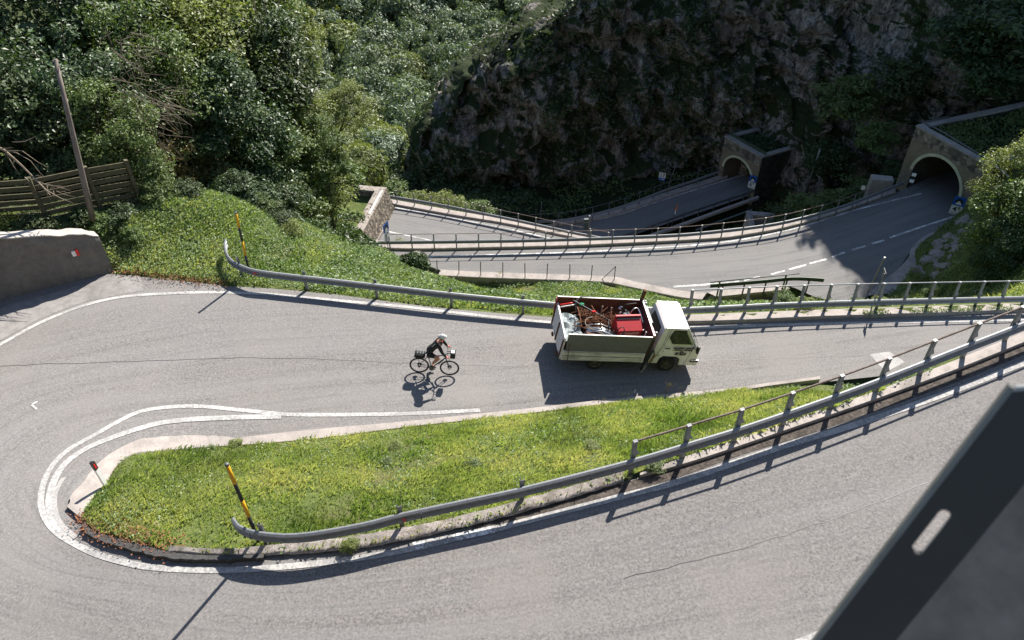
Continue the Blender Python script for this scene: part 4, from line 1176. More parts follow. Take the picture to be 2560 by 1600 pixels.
# ------------------------------------------------------------------ tunnel portals
def portal(label, A, B, ztop, zbot, back, arch_l, arch_r, arch_top, hroad, depth=14, roof_mat='weeds', parapet=0.55, coping_w=0.6):
    """front face from A to B (plan points); back = vector into the mountain; arch span given as fractions along the face"""
    A = Vector((A[0], A[1], 0)); B = Vector((B[0], B[1], 0)); bk = Vector((back[0], back[1], 0)).normalized()
    L = (B - A).length; ax = (B - A) / L
    fn = Vector((-ax.y, ax.x, 0))
    if fn.dot(bk) > 0: fn = -fn         # outward normal
    root = empty("tunnel_portal", (A + B) / 2 + Vector((0, 0, zbot)), label=label, cat="tunnel portal", group="tunnel portals of the mountain road")
    org = Vector(root.location)
    def P(s, z, o=0.0): return A + ax * s + Vector((0, 0, z)) + fn * o - org
    al, ar = arch_l * L, arch_r * L
    cxm, rad = (al + ar) / 2, (ar - al) / 2
    zs = zbot + (arch_top - zbot) - rad * 0.92     # springing height
    def archpts(r, n=20):
        return [(cxm - r * math.cos(math.pi * k / n), zs + r * 0.92 * math.sin(math.pi * k / n)) for k in range(n + 1)]
    def plain_wall(r, z0):
        """front wall with the arch cut out: strips from the arch line up / outwards to the rectangle"""
        ap = [(cxm - r, z0)] + archpts(r) + [(cxm + r, z0)]
        out = []
        for i, (s, z) in enumerate(ap):
            f = i / (len(ap) - 1)
            if f < 0.25: out.append((0.0, z0 + (ztop - z0) * f / 0.25))
            elif f > 0.75: out.append((L, z0 + (ztop - z0) * (1 - f) / 0.25))
            else: out.append((L * (f - 0.25) / 0.5, ztop))
        return ap, out
    ap, out = plain_wall(rad, zbot - 1.0)
    zband = ztop - 1.15
    mb = MB()
    ob = [(s, min(z, zband)) for s, z in out]
    mb.loft([[P(s, z) for s, z in ap], [P(s, z) for s, z in ob]])
    # lining of the tunnel
    d = -fn * depth
    mb.build("face_wall", M['portal'], root)
    mb = MB()
    row = [P(s, z, -0.02) for s, z in ap]
    rows = []
    for k in range(9):
        f = k / 8
        off = bk * depth * f
        rows.append([p + off for p in row])
    mb.loft(rows)
    mb.add(rows[-1], [tuple(range(len(row)))])
    mb.build("tunnel_lining", M['tunnel_in'], root, True)
    # rubble band above the arch
    mb = MB(); mb.obox(P(0, zband, 0.0), ax * L, -fn * 0.5, Vector((0, 0, ztop - zband - 0.16))); mb.obox(P(-0.02, zband - 0.06, 0.012), ax * (L + 0.04), -fn * 0.4, Vector((0, 0, 0.05)))
    mb.build("stone_band", M['stone'], root)
    # painted arch ring, in segments
    r0, r1 = rad, rad + 0.27
    i0, i1 = archpts(r0, 24), archpts(r1, 24)
    mb = MB()
    for k in range(24):
        if k % 6 == 5: continue
        pass
    prof = [[P(*i0[k], 0.004), P(*i0[k], 0.07), P(*i1[k], 0.07), P(*i1[k], 0.004)] for k in range(25)]
    mb.loft(prof); mb.build("arch_ring", M['ring'], root)
    # side walls and back fill
    mb = MB()
    mb.obox(P(L - 0.5, zbot - 6, -0.003), ax * 0.5, bk * depth * 0.9, Vector((0, 0, ztop - zbot + 6 - 0.2)))
    mb.obox(P(0, zbot - 6, -0.003), ax * 0.5, bk * depth * 0.9, Vector((0, 0, ztop - zbot + 6 - 0.2)))
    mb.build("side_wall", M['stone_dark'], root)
    mb = MB(); mb.obox(P(0.5, ztop - 0.95, -0.5), ax * (L - 1.0), bk * depth * 0.85, Vector((0, 0, 0.4))); mb.build("roof_slab", M['earth_dark'], root)
    # coping of the parapet on three sides
    mb = MB(); cw = coping_w
    mb.obox(P(-0.05, ztop - 0.16, 0.05), ax * (L + 0.10), -fn * cw, Vector((0, 0, 0.16)))
    e = -fn * (cw - 0.05)
    mb.obox(P(-0.05, ztop - 0.162, 0.0) + e, ax * cw, bk * depth * 0.85, Vector((0, 0, 0.16)))
    mb.obox(P(L + 0.05 - cw, ztop - 0.162, 0.0) + e, ax * cw, bk * depth * 0.5, Vector((0, 0, 0.16)))
    mb.build("coping", M['concrete'], root)
    return root, P, ax, fn, bk, L, org

def chevron_plate(label, p, fn, ax, z0, hgt=0.75, w=0.26):
    """black and white striped plate on a thin post; p = foot"""
    root = empty("marker_plate", p, label=label, cat="marker plate", group="black and white striped plates at the tunnel mouths")
    mb = MB(); mb.tube([(0, 0, -0.2), (0, 0, z0 + hgt)], 0.025, 6); mb.build("post", M['galv_dark'], root)
    n = 4
    for k in range(n):
        a = fn * 0.03 - ax * w / 2
        z = z0 + hgt * k / n
        mb = MB(); mb.prism([a + Vector((0, 0, z)), a + ax * w + Vector((0, 0, z + 0.12)), a + ax * w + Vector((0, 0, z + 0.12 + hgt / n)), a + Vector((0, 0, z + hgt / n))], fn * -0.012)
        mb.build("stripe", M['white' if k % 2 else 'black'], root)
    return root

def text_obj(body, size, mat, parent, loc, ex, ey, thick=0.004, name="lettering", align='CENTER', shear=0.0, bold=0.0):
    cu = bpy.data.curves.new("txt", 'FONT'); cu.body = body; cu.size = size; cu.align_x = align; cu.align_y = 'CENTER'; cu.extrude = thick; cu.shear = shear; cu.offset = bold
    o = bpy.data.objects.new("txt", cu); COL.objects.link(o)
    dg = bpy.context.evaluated_depsgraph_get()
    me = bpy.data.meshes.new_from_object(o.evaluated_get(dg))
    bpy.data.objects.remove(o); bpy.data.curves.remove(cu)
    ex, ey = Vector(ex).normalized(), Vector(ey).normalized(); ez = ex.cross(ey)
    Mx = Matrix(((ex.x, ey.x, ez.x), (ex.y, ey.y, ez.y), (ex.z, ey.z, ez.z)))
    for v in me.vertices: v.co = Mx @ v.co + Vector(loc)
    me.materials.clear()
    return link(name, me, mat, parent)

# nearer tunnel (right)
tl = on_z(2285.5, 304.6, -11.4); tr = on_z(2467.5, 408, -11.4)
A4 = (tl.x, tl.y - 0.6); B4 = (tr.x, tr.y - 0.2)
pr4, P4, ax4, fn4, bk4, L4, org4 = portal("larger stone tunnel portal with yellowish arch at right, fourth tunnel", A4, B4, -11.4, -16.4, (0.93, 0.36), 0.155, 0.83, -12.85, hC, depth=16)
# cable along its coping
mb = MB()
cab = [on_z(2371, 291, -11.3), on_z(2316, 304, -11.3), on_z(2313, 307, -11.3), on_z(2362, 333, -11.3), on_z(2420, 368, -11.3), on_z(2471, 399, -11.3)]
mb.tube([p - org4 for p in cab], 0.06, 6)
mb.build("cable", M['galv_dark'], pr4)
mb = MB(); a = on_z(2473, 401, -11.3); b = on_z(2522, 442, -11.6) ; mb.tube([a - org4, b - org4], 0.05, 6); mb.build("conduit", M['white'], pr4)
# smaller tunnel (centre right)
tl = on_z(1813, 340, -22.0); tr = on_z(1906, 392.6, -22.0)
pr6, P6, ax6, fn6, bk6, L6, org6 = portal("smaller shaded tunnel portal under the cliff, sixth tunnel", (tl.x, tl.y), (tr.x, tr.y), -22.0, -27.0, (0.9, 0.44), 0.12, 0.86, -23.6, hE, depth=11)
# green boarding on its roof
mb = MB(); mb.obox(P6(0.1, -22.0 + 0.003, -0.55), ax6 * (L6 - 0.2), -fn6 * 0.06, Vector((0, 0, 0.35))); mb.build("boarding", M['galv_green'], pr6)
p = on_h(2279, 478, hC); chevron_plate("striped plate beside the left foot of the larger arch", p + Vector((-0.3, 0, 0)), fn4, ax4, 0.5, 1.2, 0.4)
p = on_h(1808, 440, hE); chevron_plate("striped plate at the left foot of the smaller arch", p, fn6, ax6, 0.6, 1.3, 0.4)
p = on_h(1887, 478, hE); chevron_plate("striped plate at the right foot of the smaller arch, behind its number sign", p, fn6, ax6, 0.5, 1.3, 0.4)

# roofed portal at left centre (sunlit, full of plants)
zt = -20.6
n1 = on_z(901, 588, zt); f1 = on_z(965, 469, zt)
fdir = (f1 - n1).normalized()
root = empty("tunnel_portal", ((n1 + f1) / 2).to_tuple()[:2] + (-23.0,), label="sunlit rubble stone portal with plants growing in its open roof, fifth tunnel", cat="tunnel portal", group="tunnel portals of the mountain road")
org = Vector(root.location)
out_n = Vector((fdir.y, -fdir.x, 0)); Lf = (f1 - n1).length
bk = -out_n
def Q(s, z, o=0.0): return Vector((n1.x, n1.y, 0)) + Vector((fdir.x, fdir.y, 0)).normalized() * s + out_n * o + Vector((0, 0, z)) - org
fd = Vector((fdir.x, fdir.y, 0)).normalized()
# battered stone face: top set back, foot further out
mb = MB()
ns, nz_ = 40, 10
rows = []
for j in range(nz_ + 1):
    f = j / nz_
    row = []
    for i in range(ns + 1):
        s = Lf * i / ns
        zlow = -22.2 - 0.9 * (i / ns)
        jit = 0.05 * math.sin(i * 2.1 + j * 3.3)
        row.append(Q(s, zlow + (zt - zlow) * f, 0.75 * (1 - f) + jit * (0 < j < nz_)))
    rows.append(row)
mb.loft(rows)
mb.build("stone_face", M['stone_pale'], root)
# arch opening under the face near the front: pale reveal and dark mouth
mb = MB(); mb.obox(Q(-0.2, -25.5, 0.35), fd * (Lf * 0.62), -out_n * 0.5, Vector((0, 0, 3.4))); mb.build("mouth", M['tunnel_in'], root)
mb = MB(); mb.prism([Q(-0.3, -25, 0.78), Q(Lf * 0.66, -25, 0.78), Q(Lf * 0.64, -23.0, 0.80), Q(Lf * 0.55, -22.55, 0.8), Q(-0.3, -22.2, 0.78)], -out_n * 0.25); mb.build("reveal", M['kerb'], root)
mb = MB()
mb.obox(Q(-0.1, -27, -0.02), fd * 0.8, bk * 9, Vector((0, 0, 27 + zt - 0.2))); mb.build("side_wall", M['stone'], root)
mb = MB(); mb.obox(Q(0.7, zt - 1.4, -0.8), fd * (Lf - 1.2), bk * 8, Vector((0, 0, 0.5))); mb.build("roof_bed", M['earth'], root)
mb = MB()
mb.obox(Q(-0.15, zt - 0.2, 0.06), fd * (Lf + 0.2), bk * 0.95, Vector((0, 0, 0.2)))
mb.build("coping", M['moss_concrete'], root)
mb = MB()
mb.obox(Q(-0.15, zt - 0.203, -0.9), fd * 0.9, bk * 9, Vector((0, 0, 0.2)))
mb.build("coping", M['moss_concrete'], root)
mb = MB(); mb.obox(Q(Lf - 0.75, zt - 0.205, -0.9), fd * 0.8, bk * 7.5, Vector((0, 0, 0.2))); mb.obox(Q(Lf - 0.25, zt - 1.2, -0.3), fd * 0.25, bk * 7.5, Vector((0, 0, 1.0))); mb.build("coping", M['moss_concrete'], root)
mb = MB(); mb.obox(Q(Lf * 0.42, zt + 0.003, -0.28), fd * Lf * 0.5, out_n * 0.14, Vector((0, 0, 0.07))); mb.build("cable_duct", M['white'], root)
PORT5 = (Q, fd, out_n, bk, Lf, org, zt)

# ------------------------------------------------------------------ signs
def tunnel_sign(label, foot, face, num, s=0.62, zc=1.7, lean=(0, 0)):
    """blue tunnel symbol panel over a white number panel"""
    root = empty("road_sign", foot, label=label, cat="road sign", group="blue and white tunnel number signs")
    f = Vector((face[0], face[1], 0)).normalized(); ex = Vector((-f.y, f.x, 0)); ez = Vector((0, 0, 1))
    mb = MB(); mb.tube([(0, 0, -0.3), (0, 0, zc + s * 1.75)], 0.03, 8); mb.build("post", M['galv_dark'], root)
    o = f * 0.04
    mb = MB(); mb.obox(o - ex * s / 2 + ez * (zc + s * 0.72), ex * s, -f * 0.015, ez * s * 0.95); pb_ = mb.build("symbol_panel", M['blue'], root)
    # arch with mountain and road wedge
    mb = MB(); cc = o + f * 0.004 + ez * (zc + s * 0.98)
    mb.add([cc + ex * s * 0.36 * math.cos(math.pi * k / 14) + ez * s * 0.5 * math.sin(math.pi * k / 14) for k in range(15)], [tuple(range(15))]); mb.build("symbol", M['black'], pb_)
    mb = MB(); cc = o + f * 0.008 + ez * (zc + s * 0.84)
    mb.add([cc - ex * s * 0.30, cc + ex * s * 0.30, cc + ex * s * 0.06 + ez * s * 0.36, cc - ex * s * 0.06 + ez * s * 0.36], [(0, 1, 2, 3)]); mb.build("symbol", M['signwhite'], pb_)
    mb = MB(); mb.obox(o - ex * s / 2 + ez * (zc - s * 0.25), ex * s, -f * 0.015, ez * s * 0.93); pw = mb.build("number_panel", M['signwhite'], root)
    text_obj(num + "\u00b0", s * 0.72, M['black'], pw, o + f * 0.004 + ez * (zc + s * 0.30), ex, ez, bold=0.012)
    text_obj("GALLERIA", s * 0.17, M['black'], pw, o + f * 0.004 + ez * (zc - s * 0.10), ex, ez)
    return root
tunnel_sign("blue tunnel sign over a white plate numbered 4 beside the larger arch", on_h(2378, 552, hC), (-0.55, -0.83), "4", 0.85, 0.85)
tunnel_sign("blue tunnel sign over a white plate numbered 6 at the smaller arch", on_h(1874, 486, hE, 0.2), (-0.6, -0.8), "6", 0.8, 1.0)
tunnel_sign("blue tunnel sign numbered 5 seen edge-on by the sunlit portal", on_h(972, 635, hC), (0.92, -0.38), "5", 0.8, 1.55)

root = empty("road_sign", on_h(1650, 480, hE, 0.2), label="white hairpin sign numbered 17 with a blue strip under the cliff", cat="road sign")
f = Vector((-0.35, -0.94, 0)); ex = Vector((0.94, -0.35, 0)); ez = Vector((0, 0, 1))
mb = MB(); mb.tube([(0, 0, -0.5), (0, 0, 2.6)], 0.03, 8); mb.build("post", M['galv_dark'], root)
mb = MB(); mb.obox(f * 0.04 - ex * 0.36 + ez * 1.85, ex * 0.72, -f * 0.015, ez * 0.62); pw = mb.build("number_panel", M['signwhite'], root)
text_obj("17", 0.58, M['black'], pw, f * 0.046 + ez * 2.13, ex, ez, bold=0.016)
mb = MB(); mb.obox(f * 0.041 - ex * 0.36 + ez * 1.5, ex * 0.72, -f * 0.015, ez * 0.345); pw = mb.build("strip_panel", M['blue'], root)
text_obj("m. 500", 0.2, M['signwhite'], pw, f * 0.048 + ez * 1.67, ex, ez)
# bent thin post next to it, another one further left
def bent_post(label, px, h, pts, tri=False):
    root = empty("bent_post", on_h(px[0], px[1], h, 0.2), label=label, cat="post")
    mb = MB(); mb.tube(pts, 0.035, 6); mb.build("rod", M['galv'], root)
    if tri:
        q = Vector(pts[-1]); mb = MB(); mb.prism([q + Vector((-0.35, 0.05, -0.25)), q + Vector((0.35, 0.05, -0.25)), q + Vector((0, 0.05, 0.4))], (0, 0.015, 0)); mb.build("plate", M['galv_dark'], root)
bent_post("bent grey post with the back of a triangular plate beside the numbered hairpin sign", (1673, 468), hE, [(0, 0, -0.3), (0, 0, 1.2), (0.2, 0, 1.8), (0.35, 0.05, 2.7)], True)
bent_post("thin crooked pale rod below the left end of the cliff", (1346, 548), hE, [(0, 0, -0.3), (0, 0, 0.5), (0.3, 0, 1.1), (0.3, 0.1, 2.2)])
# small number plate on the middle guardrail
root = empty("road_sign", on_h(2141, 516, hC, 0.2), label="small white distance plate above the middle guardrail", cat="road sign")
mb = MB(); mb.tube([(0, 0, -0.3), (0, 0, 2.0)], 0.03, 6); mb.build("post", M['galv_dark'], root)
mb = MB(); mb.obox((-0.13, -0.03, 1.65), (0.28, -0.1, 0), (0, -0.012, 0), (0, 0, 0.38)); pw = mb.build("plate", M['signwhite'], root)
mb = MB(); mb.obox((-0.05, -0.062, 1.73), (0.11, -0.04, 0), (0, -0.004, 0), (0, 0, 0.22)); mb.build("digit", M['black'], pw)
# orange and white flag marker on the lowest road
root = empty("marker_flag", on_h(1679, 563, hE), label="thin marker post with orange and white blade on the lowest road", cat="marker")
mb = MB(); mb.tube([(0, 0, -0.2), (0.1, 0, 2.3)], 0.035, 6); mb.build("post", M['galv_dark'], root)
mb = MB(); mb.prism([(0.10, -0.02, 1.55), (0.27, -0.02, 1.9), (0.30, -0.02, 2.75), (0.12, -0.02, 2.1)], (0, 0.02, 0)); mb.build("blade", M['orange'], root)
mb = MB(); mb.prism([(0.08, -0.025, 1.45), (0.24, -0.025, 1.35), (0.22, -0.025, 1.75), (0.08, -0.025, 2.1)], (0, 0.02, 0)); mb.build("blade", M['signwhite'], root)
# traffic light seen from behind
root = empty("traffic_light", on_h(1466, 606, hD), label="dark traffic light seen from behind between the two lower roads", cat="traffic light")
mb = MB(); mb.tube([(0.12, 0, -0.3), (0.12, 0, 3.0)], 0.08, 8); mb.build("post", M['galv_dark'], root)
mb = MB(); mb.bbox((-0.18, 0.02, 2.05), (0.42, 0.22, 1.25), 0.04); mb.build("housing", plain("traffic light green", (0.01, 0.035, 0.04), 0.45), root)
for z in (2.35, 2.65):
    mb = MB(); mb.box((-0.12, -0.10, z), (0.56, 0.03, 0.045)); mb.build("bracket", M['galv'], root)
# leaning thin post on the right bank with its little head
fo = on_h(2170, 730, hC); root = empty("leaning_post", fo, label="leaning pale post at the broken edge of the middle road", cat="post")
u, b_, c_ = ray(2212, 643); tt = (fo.y + 0.3) / b_; tp = Vector((u * tt, b_ * tt, CAM_H + c_ * tt)) - fo
mb = MB(); mb.tube([tp * -0.1, tp * 0.96], 0.06, 8); mb.build("shaft", M['concrete'], root)
mb = MB(); mb.tube([tp * 0.96, tp], 0.075, 8); mb.build("cap", M['white'], root)
# square sign seen from behind on the far rail (its shadow falls on the road)
root = empty("road_sign", on_h(2178, 771, hB, 0.1), label="back of a small sign fixed to the far guardrail post beside the leaning post", cat="road sign")
mb = MB(); mb.tube([(0, 0, -0.2), (0, 0, 1.9)], 0.03, 6); mb.build("post", M['galv'], root)
mb = MB(); mb.obox((0.0, -0.09, 1.55), (0.07, 0.42, 0), (0.012, 0, 0), (0, 0, 0.42)); mb.build("plate", M['galv_dark'], root)
# white pipe on the gully side of the cliff
a = on_z(2014, 482, -24.5); b = on_z(2050, 374, -18.0)
root = empty("drain_pipe", a, label="long pale pipe leaning on the shaded slope between the two tunnels", cat="pipe")
mb = MB(); mb.tube([(0, 0, 0), (b - a) * 0.5, b - a], 0.10, 8); mb.build("tube", M['sheet'], root, True)
# concrete chute with open top in the gully
o_ = on_z(1866, 527, -22.5)
root = empty("concrete_chute", o_, label="open topped concrete box in the gully behind the middle guardrail", cat="concrete box")
mb = MB()
fr = [on_z(1866, 527, -22.5), on_z(1937, 532, -22.5), on_z(1930, 580, -22.5), on_z(1878, 575, -22.5)]
fr = [p - o_ for p in fr]
c = sum(fr, Vector()) / 4
inn = [c + (p - c) * 0.6 for p in fr]
dn = Vector((0, 0, -3))
mb.loft([[p + dn for p in fr], fr, inn, [p + dn * 0.5 for p in inn]], closed=True)
mb.add([p + dn * 0.5 for p in inn], [(0, 1, 2, 3)])
mb.build("box_walls", M['concrete'], root)
mb = MB(); mb.tube([fr[0] * 0.5 + inn[0] * 0.5 + Vector((0, 0, 0.03)), fr[3] * 0.5 + inn[3] * 0.5 + Vector((0, 0, 0.03))], 0.05, 6); mb.build("cable", M['galv'], root)
# concrete block left of the larger portal
a = on_z(2185, 448, -15.2)
root = empty("concrete_block", a, label="rough concrete block left of the larger tunnel behind the guardrail end", cat="concrete block")
mb = MB(); mb.bbox((1.0, 0.6, -1.8), (1.8, 0.9, 3.2), 0.08, rot=R(-12)); mb.build("block", M['concrete'], root)
# pipe under the lowest road's edge
a, b = on_h(1740, 575, hE, -1.2), on_h(1880, 524, hE, -1.2)
root = empty("drain_pipe", a, label="thin grey pipe slung under the near edge of the lowest road", cat="pipe")
mb = MB(); mb.tube([(0, 0, 0), b - a], 0.09, 8); mb.build("tube", M['sheet'], root)
# culvert walls under the short guardrail
root = empty("culvert_wall", on_h(1880, 735, hC), label="dark culvert wall below the short green guardrail", cat="wall")
org = Vector(root.location)
led = [on_h(x, y, hC, 0.06) - org for x, y in ((1768, 731), (1819, 722), (1898, 716), (1968, 711))]
ledb = [on_h(x, y, hC, 0.06) - org for x, y in ((1790, 741), (1825, 738), (1900, 730), (1972, 723))]
mb = MB(); mb.loft([[p + Vector((0, 0, -0.2)) for p in led], led, ledb, [p + Vector((0, 0, -0.22)) for p in ledb]]); mb.build("ledge", M['kerb'], root)
mb = MB(); mb.loft([[p + Vector((0, 0.02, -0.2)) for p in ledb], [p + Vector((0, 0.05, -3.5)) for p in ledb]]); mb.build("wall_face", M['stone'], root)
mb = MB(); q0 = on_h(1790, 741, hC, 0.06) - org; q1 = on_h(1752, 765, hC, -0.9) - org
mb.prism([q0, q1, q1 + Vector((0, 0, -2.5)), q0 + Vector((0, 0, -3.4))], (-0.35, 0.1, 0)); mb.build("wing_wall", M['concrete'], root)

# ------------------------------------------------------------------ guardrail post of the top road, right in front of the lens
root = empty("barrier_post", (0.42, 0.38, 18.45), label="dark out of focus steel post with a slotted hole at the bottom right corner", cat="guardrail post")
# plan of the sigma section: web with slot facing the camera
u, b_, c_ = ray(2536, 972); T0 = 0.60 / 1.0
pe = Vector((u, b_, c_)) * T0 + Vector((0, 0, CAM_H))                     # top of the visible edge
u, b_, c_ = ray(2045, 1608); T1 = 0.70
pl = Vector((u, b_, c_)) * T1 + Vector((0, 0, CAM_H))                     # lower end of the visible edge
EDGE = (pe, pl)
ed = (pl - pe).normalized()
view = Vector((0.42, 0.72, -0.55)).normalized()
wd = ed.cross(view).normalized()
if wd.x < 0: wd = -wd
nrm_ = wd.cross(ed).normalized()
if nrm_.dot(view) > 0: nrm_ = -nrm_                                       # towards the camera
org = Vector(root.location)
Lp = 1.3
def S(a, b, c=0.0): return pe + ed * a + wd * b - nrm_ * c - org
w1 = 0.046
sl0, sl1, sx, sr = 0.114, 0.150, 0.0155, 0.0044                              # slot centre line and radius
bm = bmesh.new(); tk = 0.005
outl = [(0, 0), (-0.038, w1), (Lp, w1), (Lp, 0)]
hole = [(sl1 + sr * math.sin(a), sx + sr * math.cos(a)) for a in [math.pi * k / 8 for k in range(9)]] + [(sl0 - sr * math.sin(a), sx - sr * math.cos(a)) for a in [math.pi * k / 8 for k in range(9)]]
ed_ = []
for loop in (outl, hole):
    vs = [bm.verts.new(S(a, b, 0)) for a, b in loop]
    ed_ += [bm.edges.new((vs[i], vs[(i + 1) % len(vs)])) for i in range(len(vs))]
bmesh.ops.triangle_fill(bm, edges=ed_, use_beauty=True)
bmesh.ops.solidify(bm, geom=list(bm.faces), thickness=tk)
me = bpy.data.meshes.new("web"); bm.to_mesh(me); bm.free()
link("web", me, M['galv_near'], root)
mb = MB(); mb.loft([[S(a, b, -0.0005) for a, b in hole], [S(a, b, tk + 0.0005) for a, b in hole]], closed=True); mb.build("slot_rim", M['galv'], root)
mb = MB(); mb.obox(S(-0.002, 0, -0.002), wd * w1 - ed * 0.038, ed * 0.004, -nrm_ * 0.009); mb.build("top_edge", M['galv'], root)
# turned lip along the left edge and the side flange
mb = MB()
mb.obox(S(0, -0.004, 0), ed * Lp, wd * 0.004, -nrm_ * 0.012); mb.build("lip", plain("steel edge", (0.12, 0.125, 0.12), 0.5, 0.3, 0.2, 30), root)
mb = MB()
fv = (wd * 0.8 + nrm_ * 0.42).normalized()
w2 = w1 - 0.001
mb.add([S(-0.038, w2, 0), S(Lp, w2, 0), S(Lp, w2, 0) + fv * 0.16, S(-0.038, w2, 0) + fv * 0.16, S(-0.038, w2, tk), S(Lp, w2, tk), S(Lp, w2, tk) + fv * 0.16, S(-0.038, w2, tk) + fv * 0.16], [(0, 1, 2, 3), (4, 5, 6, 7), (0, 3, 7, 4), (0, 1, 5, 4), (1, 2, 6, 5)])
mb.build("flange", plain("bounce lit steel flange", (0.15, 0.13, 0.11), 0.7, 0.1, 0.35, 25), root)  # paler than the web: sky and road bounce put into its colour
# ------------------------------------------------------------------ scrap truck: x forward, y to its left (far side), z up; origin under the tailgate
ty = 21.70
tx = 1.57
TS = 1.035
tz = hB(tx, ty) + 0.004
TR_ROT = (0, math.atan(GB), R(5.5))
truck = empty("scrap_truck", (tx, ty, tz), TR_ROT, "cream white open-sided lorry loaded with scrap metal on the road", "truck")
TM = Matrix.Translation((tx, ty, tz)) @ Matrix.Rotation(TR_ROT[2], 4, 'Z') @ Matrix.Rotation(TR_ROT[1], 4, 'Y') @ Matrix.Scale(TS, 4)
truck.scale = (TS, TS, TS)
BL, BW = 2.97, 0.98
ZF, ZB1, ZT = 0.60, 1.0, 1.78
def bld(mb, name, mat, par=None, smooth=False): return mb.build(name, M[mat] if isinstance(mat, str) else mat, par or truck, smooth)
# floor and chassis
mb = MB(); mb.box((BL / 2, 0, ZF + 0.02), (BL - 0.02, 2 * BW - 0.04, 0.08)); bld(mb, "bed_floor", 'rust_dark')
mb = MB()
for y in (-0.38, 0.38): mb.box((2.3, y, 0.50), (4.5, 0.08, 0.14))
mb.box((1.35, 0, 0.34), (0.12, 1.3, 0.12)); mb.box((3.95, 0, 0.34), (0.1, 1.3, 0.1)); mb.bbox((2.45, -0.6, 0.42), (0.7, 0.35, 0.28), 0.05); mb.bbox((2.3, 0.6, 0.42), (0.6, 0.35, 0.25), 0.05)
bld(mb, "chassis", 'black')
# side boards: three pressed cream boards with ribs, both sides and tail
for sy, nm in ((-1, "side_board"), (1, "side_board")):
    mb = MB(); y = sy * BW
    for k in range(2):
        z0 = ZF - 0.02 + k * 0.215
        mb.bbox((BL / 2, y, z0 + 0.10), (BL, 0.05, 0.20), 0.012)
    mb.bbox((BL / 2, y, ZB1 - 0.015), (BL, 0.06, 0.03), 0.008)
    mb.box((0.04, y - 0.032 * -sy * -1, ZF + 0.2), (0.07, 0.03, 0.42)); mb.box((BL - 0.06, y + sy * 0.032, ZF + 0.2), (0.07, 0.03, 0.42))
    bld(mb, nm, 'boards')
for z_ in (ZF + 0.19, ZB1 - 0.035):
    mb = MB(); mb.box((BL / 2, -BW - 0.026, z_), (BL - 0.06, 0.006, 0.014)); bld(mb, "board_gap", 'black')
# raised sheets above the boards
mb = MB(); mb.add([(0.10, -BW - 0.01, ZB1 + 0.005), (BL - 0.0, -BW - 0.01, ZB1 - 0.0), (BL + 0.06, -BW - 0.05, ZT), (0.06, -BW - 0.05, ZT), (0.10, -BW + 0.02, ZB1 + 0.005), (BL, -BW + 0.02, ZB1), (BL + 0.06, -BW - 0.02, ZT), (0.06, -BW - 0.02, ZT)],
                  [(0, 1, 2, 3), (4, 7, 6, 5), (0, 4, 5, 1), (1, 5, 6, 2), (3, 2, 6, 7), (0, 3, 7, 4)]); s = bld(mb, "side_sheet", 'greypanel'); s["label"] = "dark grey upper sheet"
mb = MB(); mb.box((BL / 2 + 0.06, -BW - 0.035, ZT + 0.012), (BL, 0.04, 0.022)); bld(mb, "edge_strip", 'edge', s)
mb = MB(); mb.box((BL / 2 + 0.03, BW + 0.03, (ZB1 + ZT) / 2), (BL + 0.12, 0.03, ZT - ZB1)); s = bld(mb, "side_sheet", 'ply'); s["label"] = "brown rusty far sheet"
mb = MB(); mb.box((BL / 2 + 0.06, BW - 0.035, (ZF + ZB1) / 2 + 0.03), (BL - 0.1, 0.012, ZB1 - ZF + 0.02)); bld(mb, "liner", 'ply', s)
mb = MB(); mb.box((BL / 2 + 0.03, BW + 0.03, ZT + 0.012), (BL + 0.12, 0.045, 0.022)); bld(mb, "edge_strip", 'edge', s)
mb = MB(); mb.box((-0.045, BW + 0.0, (ZB1 + ZT) / 2 + 0.0), (0.05, 0.09, 0.7)); bld(mb, "corner_strip", plain("corner red", (0.30, 0.03, 0.025), 0.6), s)
# tailgate, leaning out at the top
TL = -0.04
mb = MB(); Rt = Matrix.Rotation(-math.atan(TL / 0.92), 3, 'Y')
for k in range(4): mb.bbox(Vector((-0.03, 0, ZF)) + Rt @ Vector((0, 0, 0.105 + 0.235 * k)), (0.05, 2 * BW - 0.02, 0.22), 0.012, rot=Rt)
tg = bld(mb, "tailgate", 'boards')
mb = MB(); mb.box(Vector((-0.03, 0, ZF)) + Rt @ Vector((0, 0, 0.945)), (0.05, 2 * BW - 0.04, 0.025)); bld(mb, "edge_strip", 'edge', tg)
for y in (-0.9, 0.9, 0.0):
    mb = MB(); mb.box(Vector((-0.03, y, ZF)) + Rt @ Vector((-0.045, 0, 0.42)), (0.04, 0.06, 0.8), rot=Rt); bld(mb, "upright", 'rust_dark', tg)
for y in (-0.7, 0.3):
    mb = MB(); mb.bbox((-0.12, y, ZF + 0.02), (0.07, 0.16, 0.1), 0.015); bld(mb, "latch", 'rust_dark', tg)
mb = MB(); mb.tube([(0.16, -BW - 0.09, ZB1 + 0.38), (0.20, -BW - 0.08, ZB1 - 0.1), (0.24, -BW - 0.06, ZF - 0.12)], 0.012, 6); bld(mb, "strap", 'rust_dark')
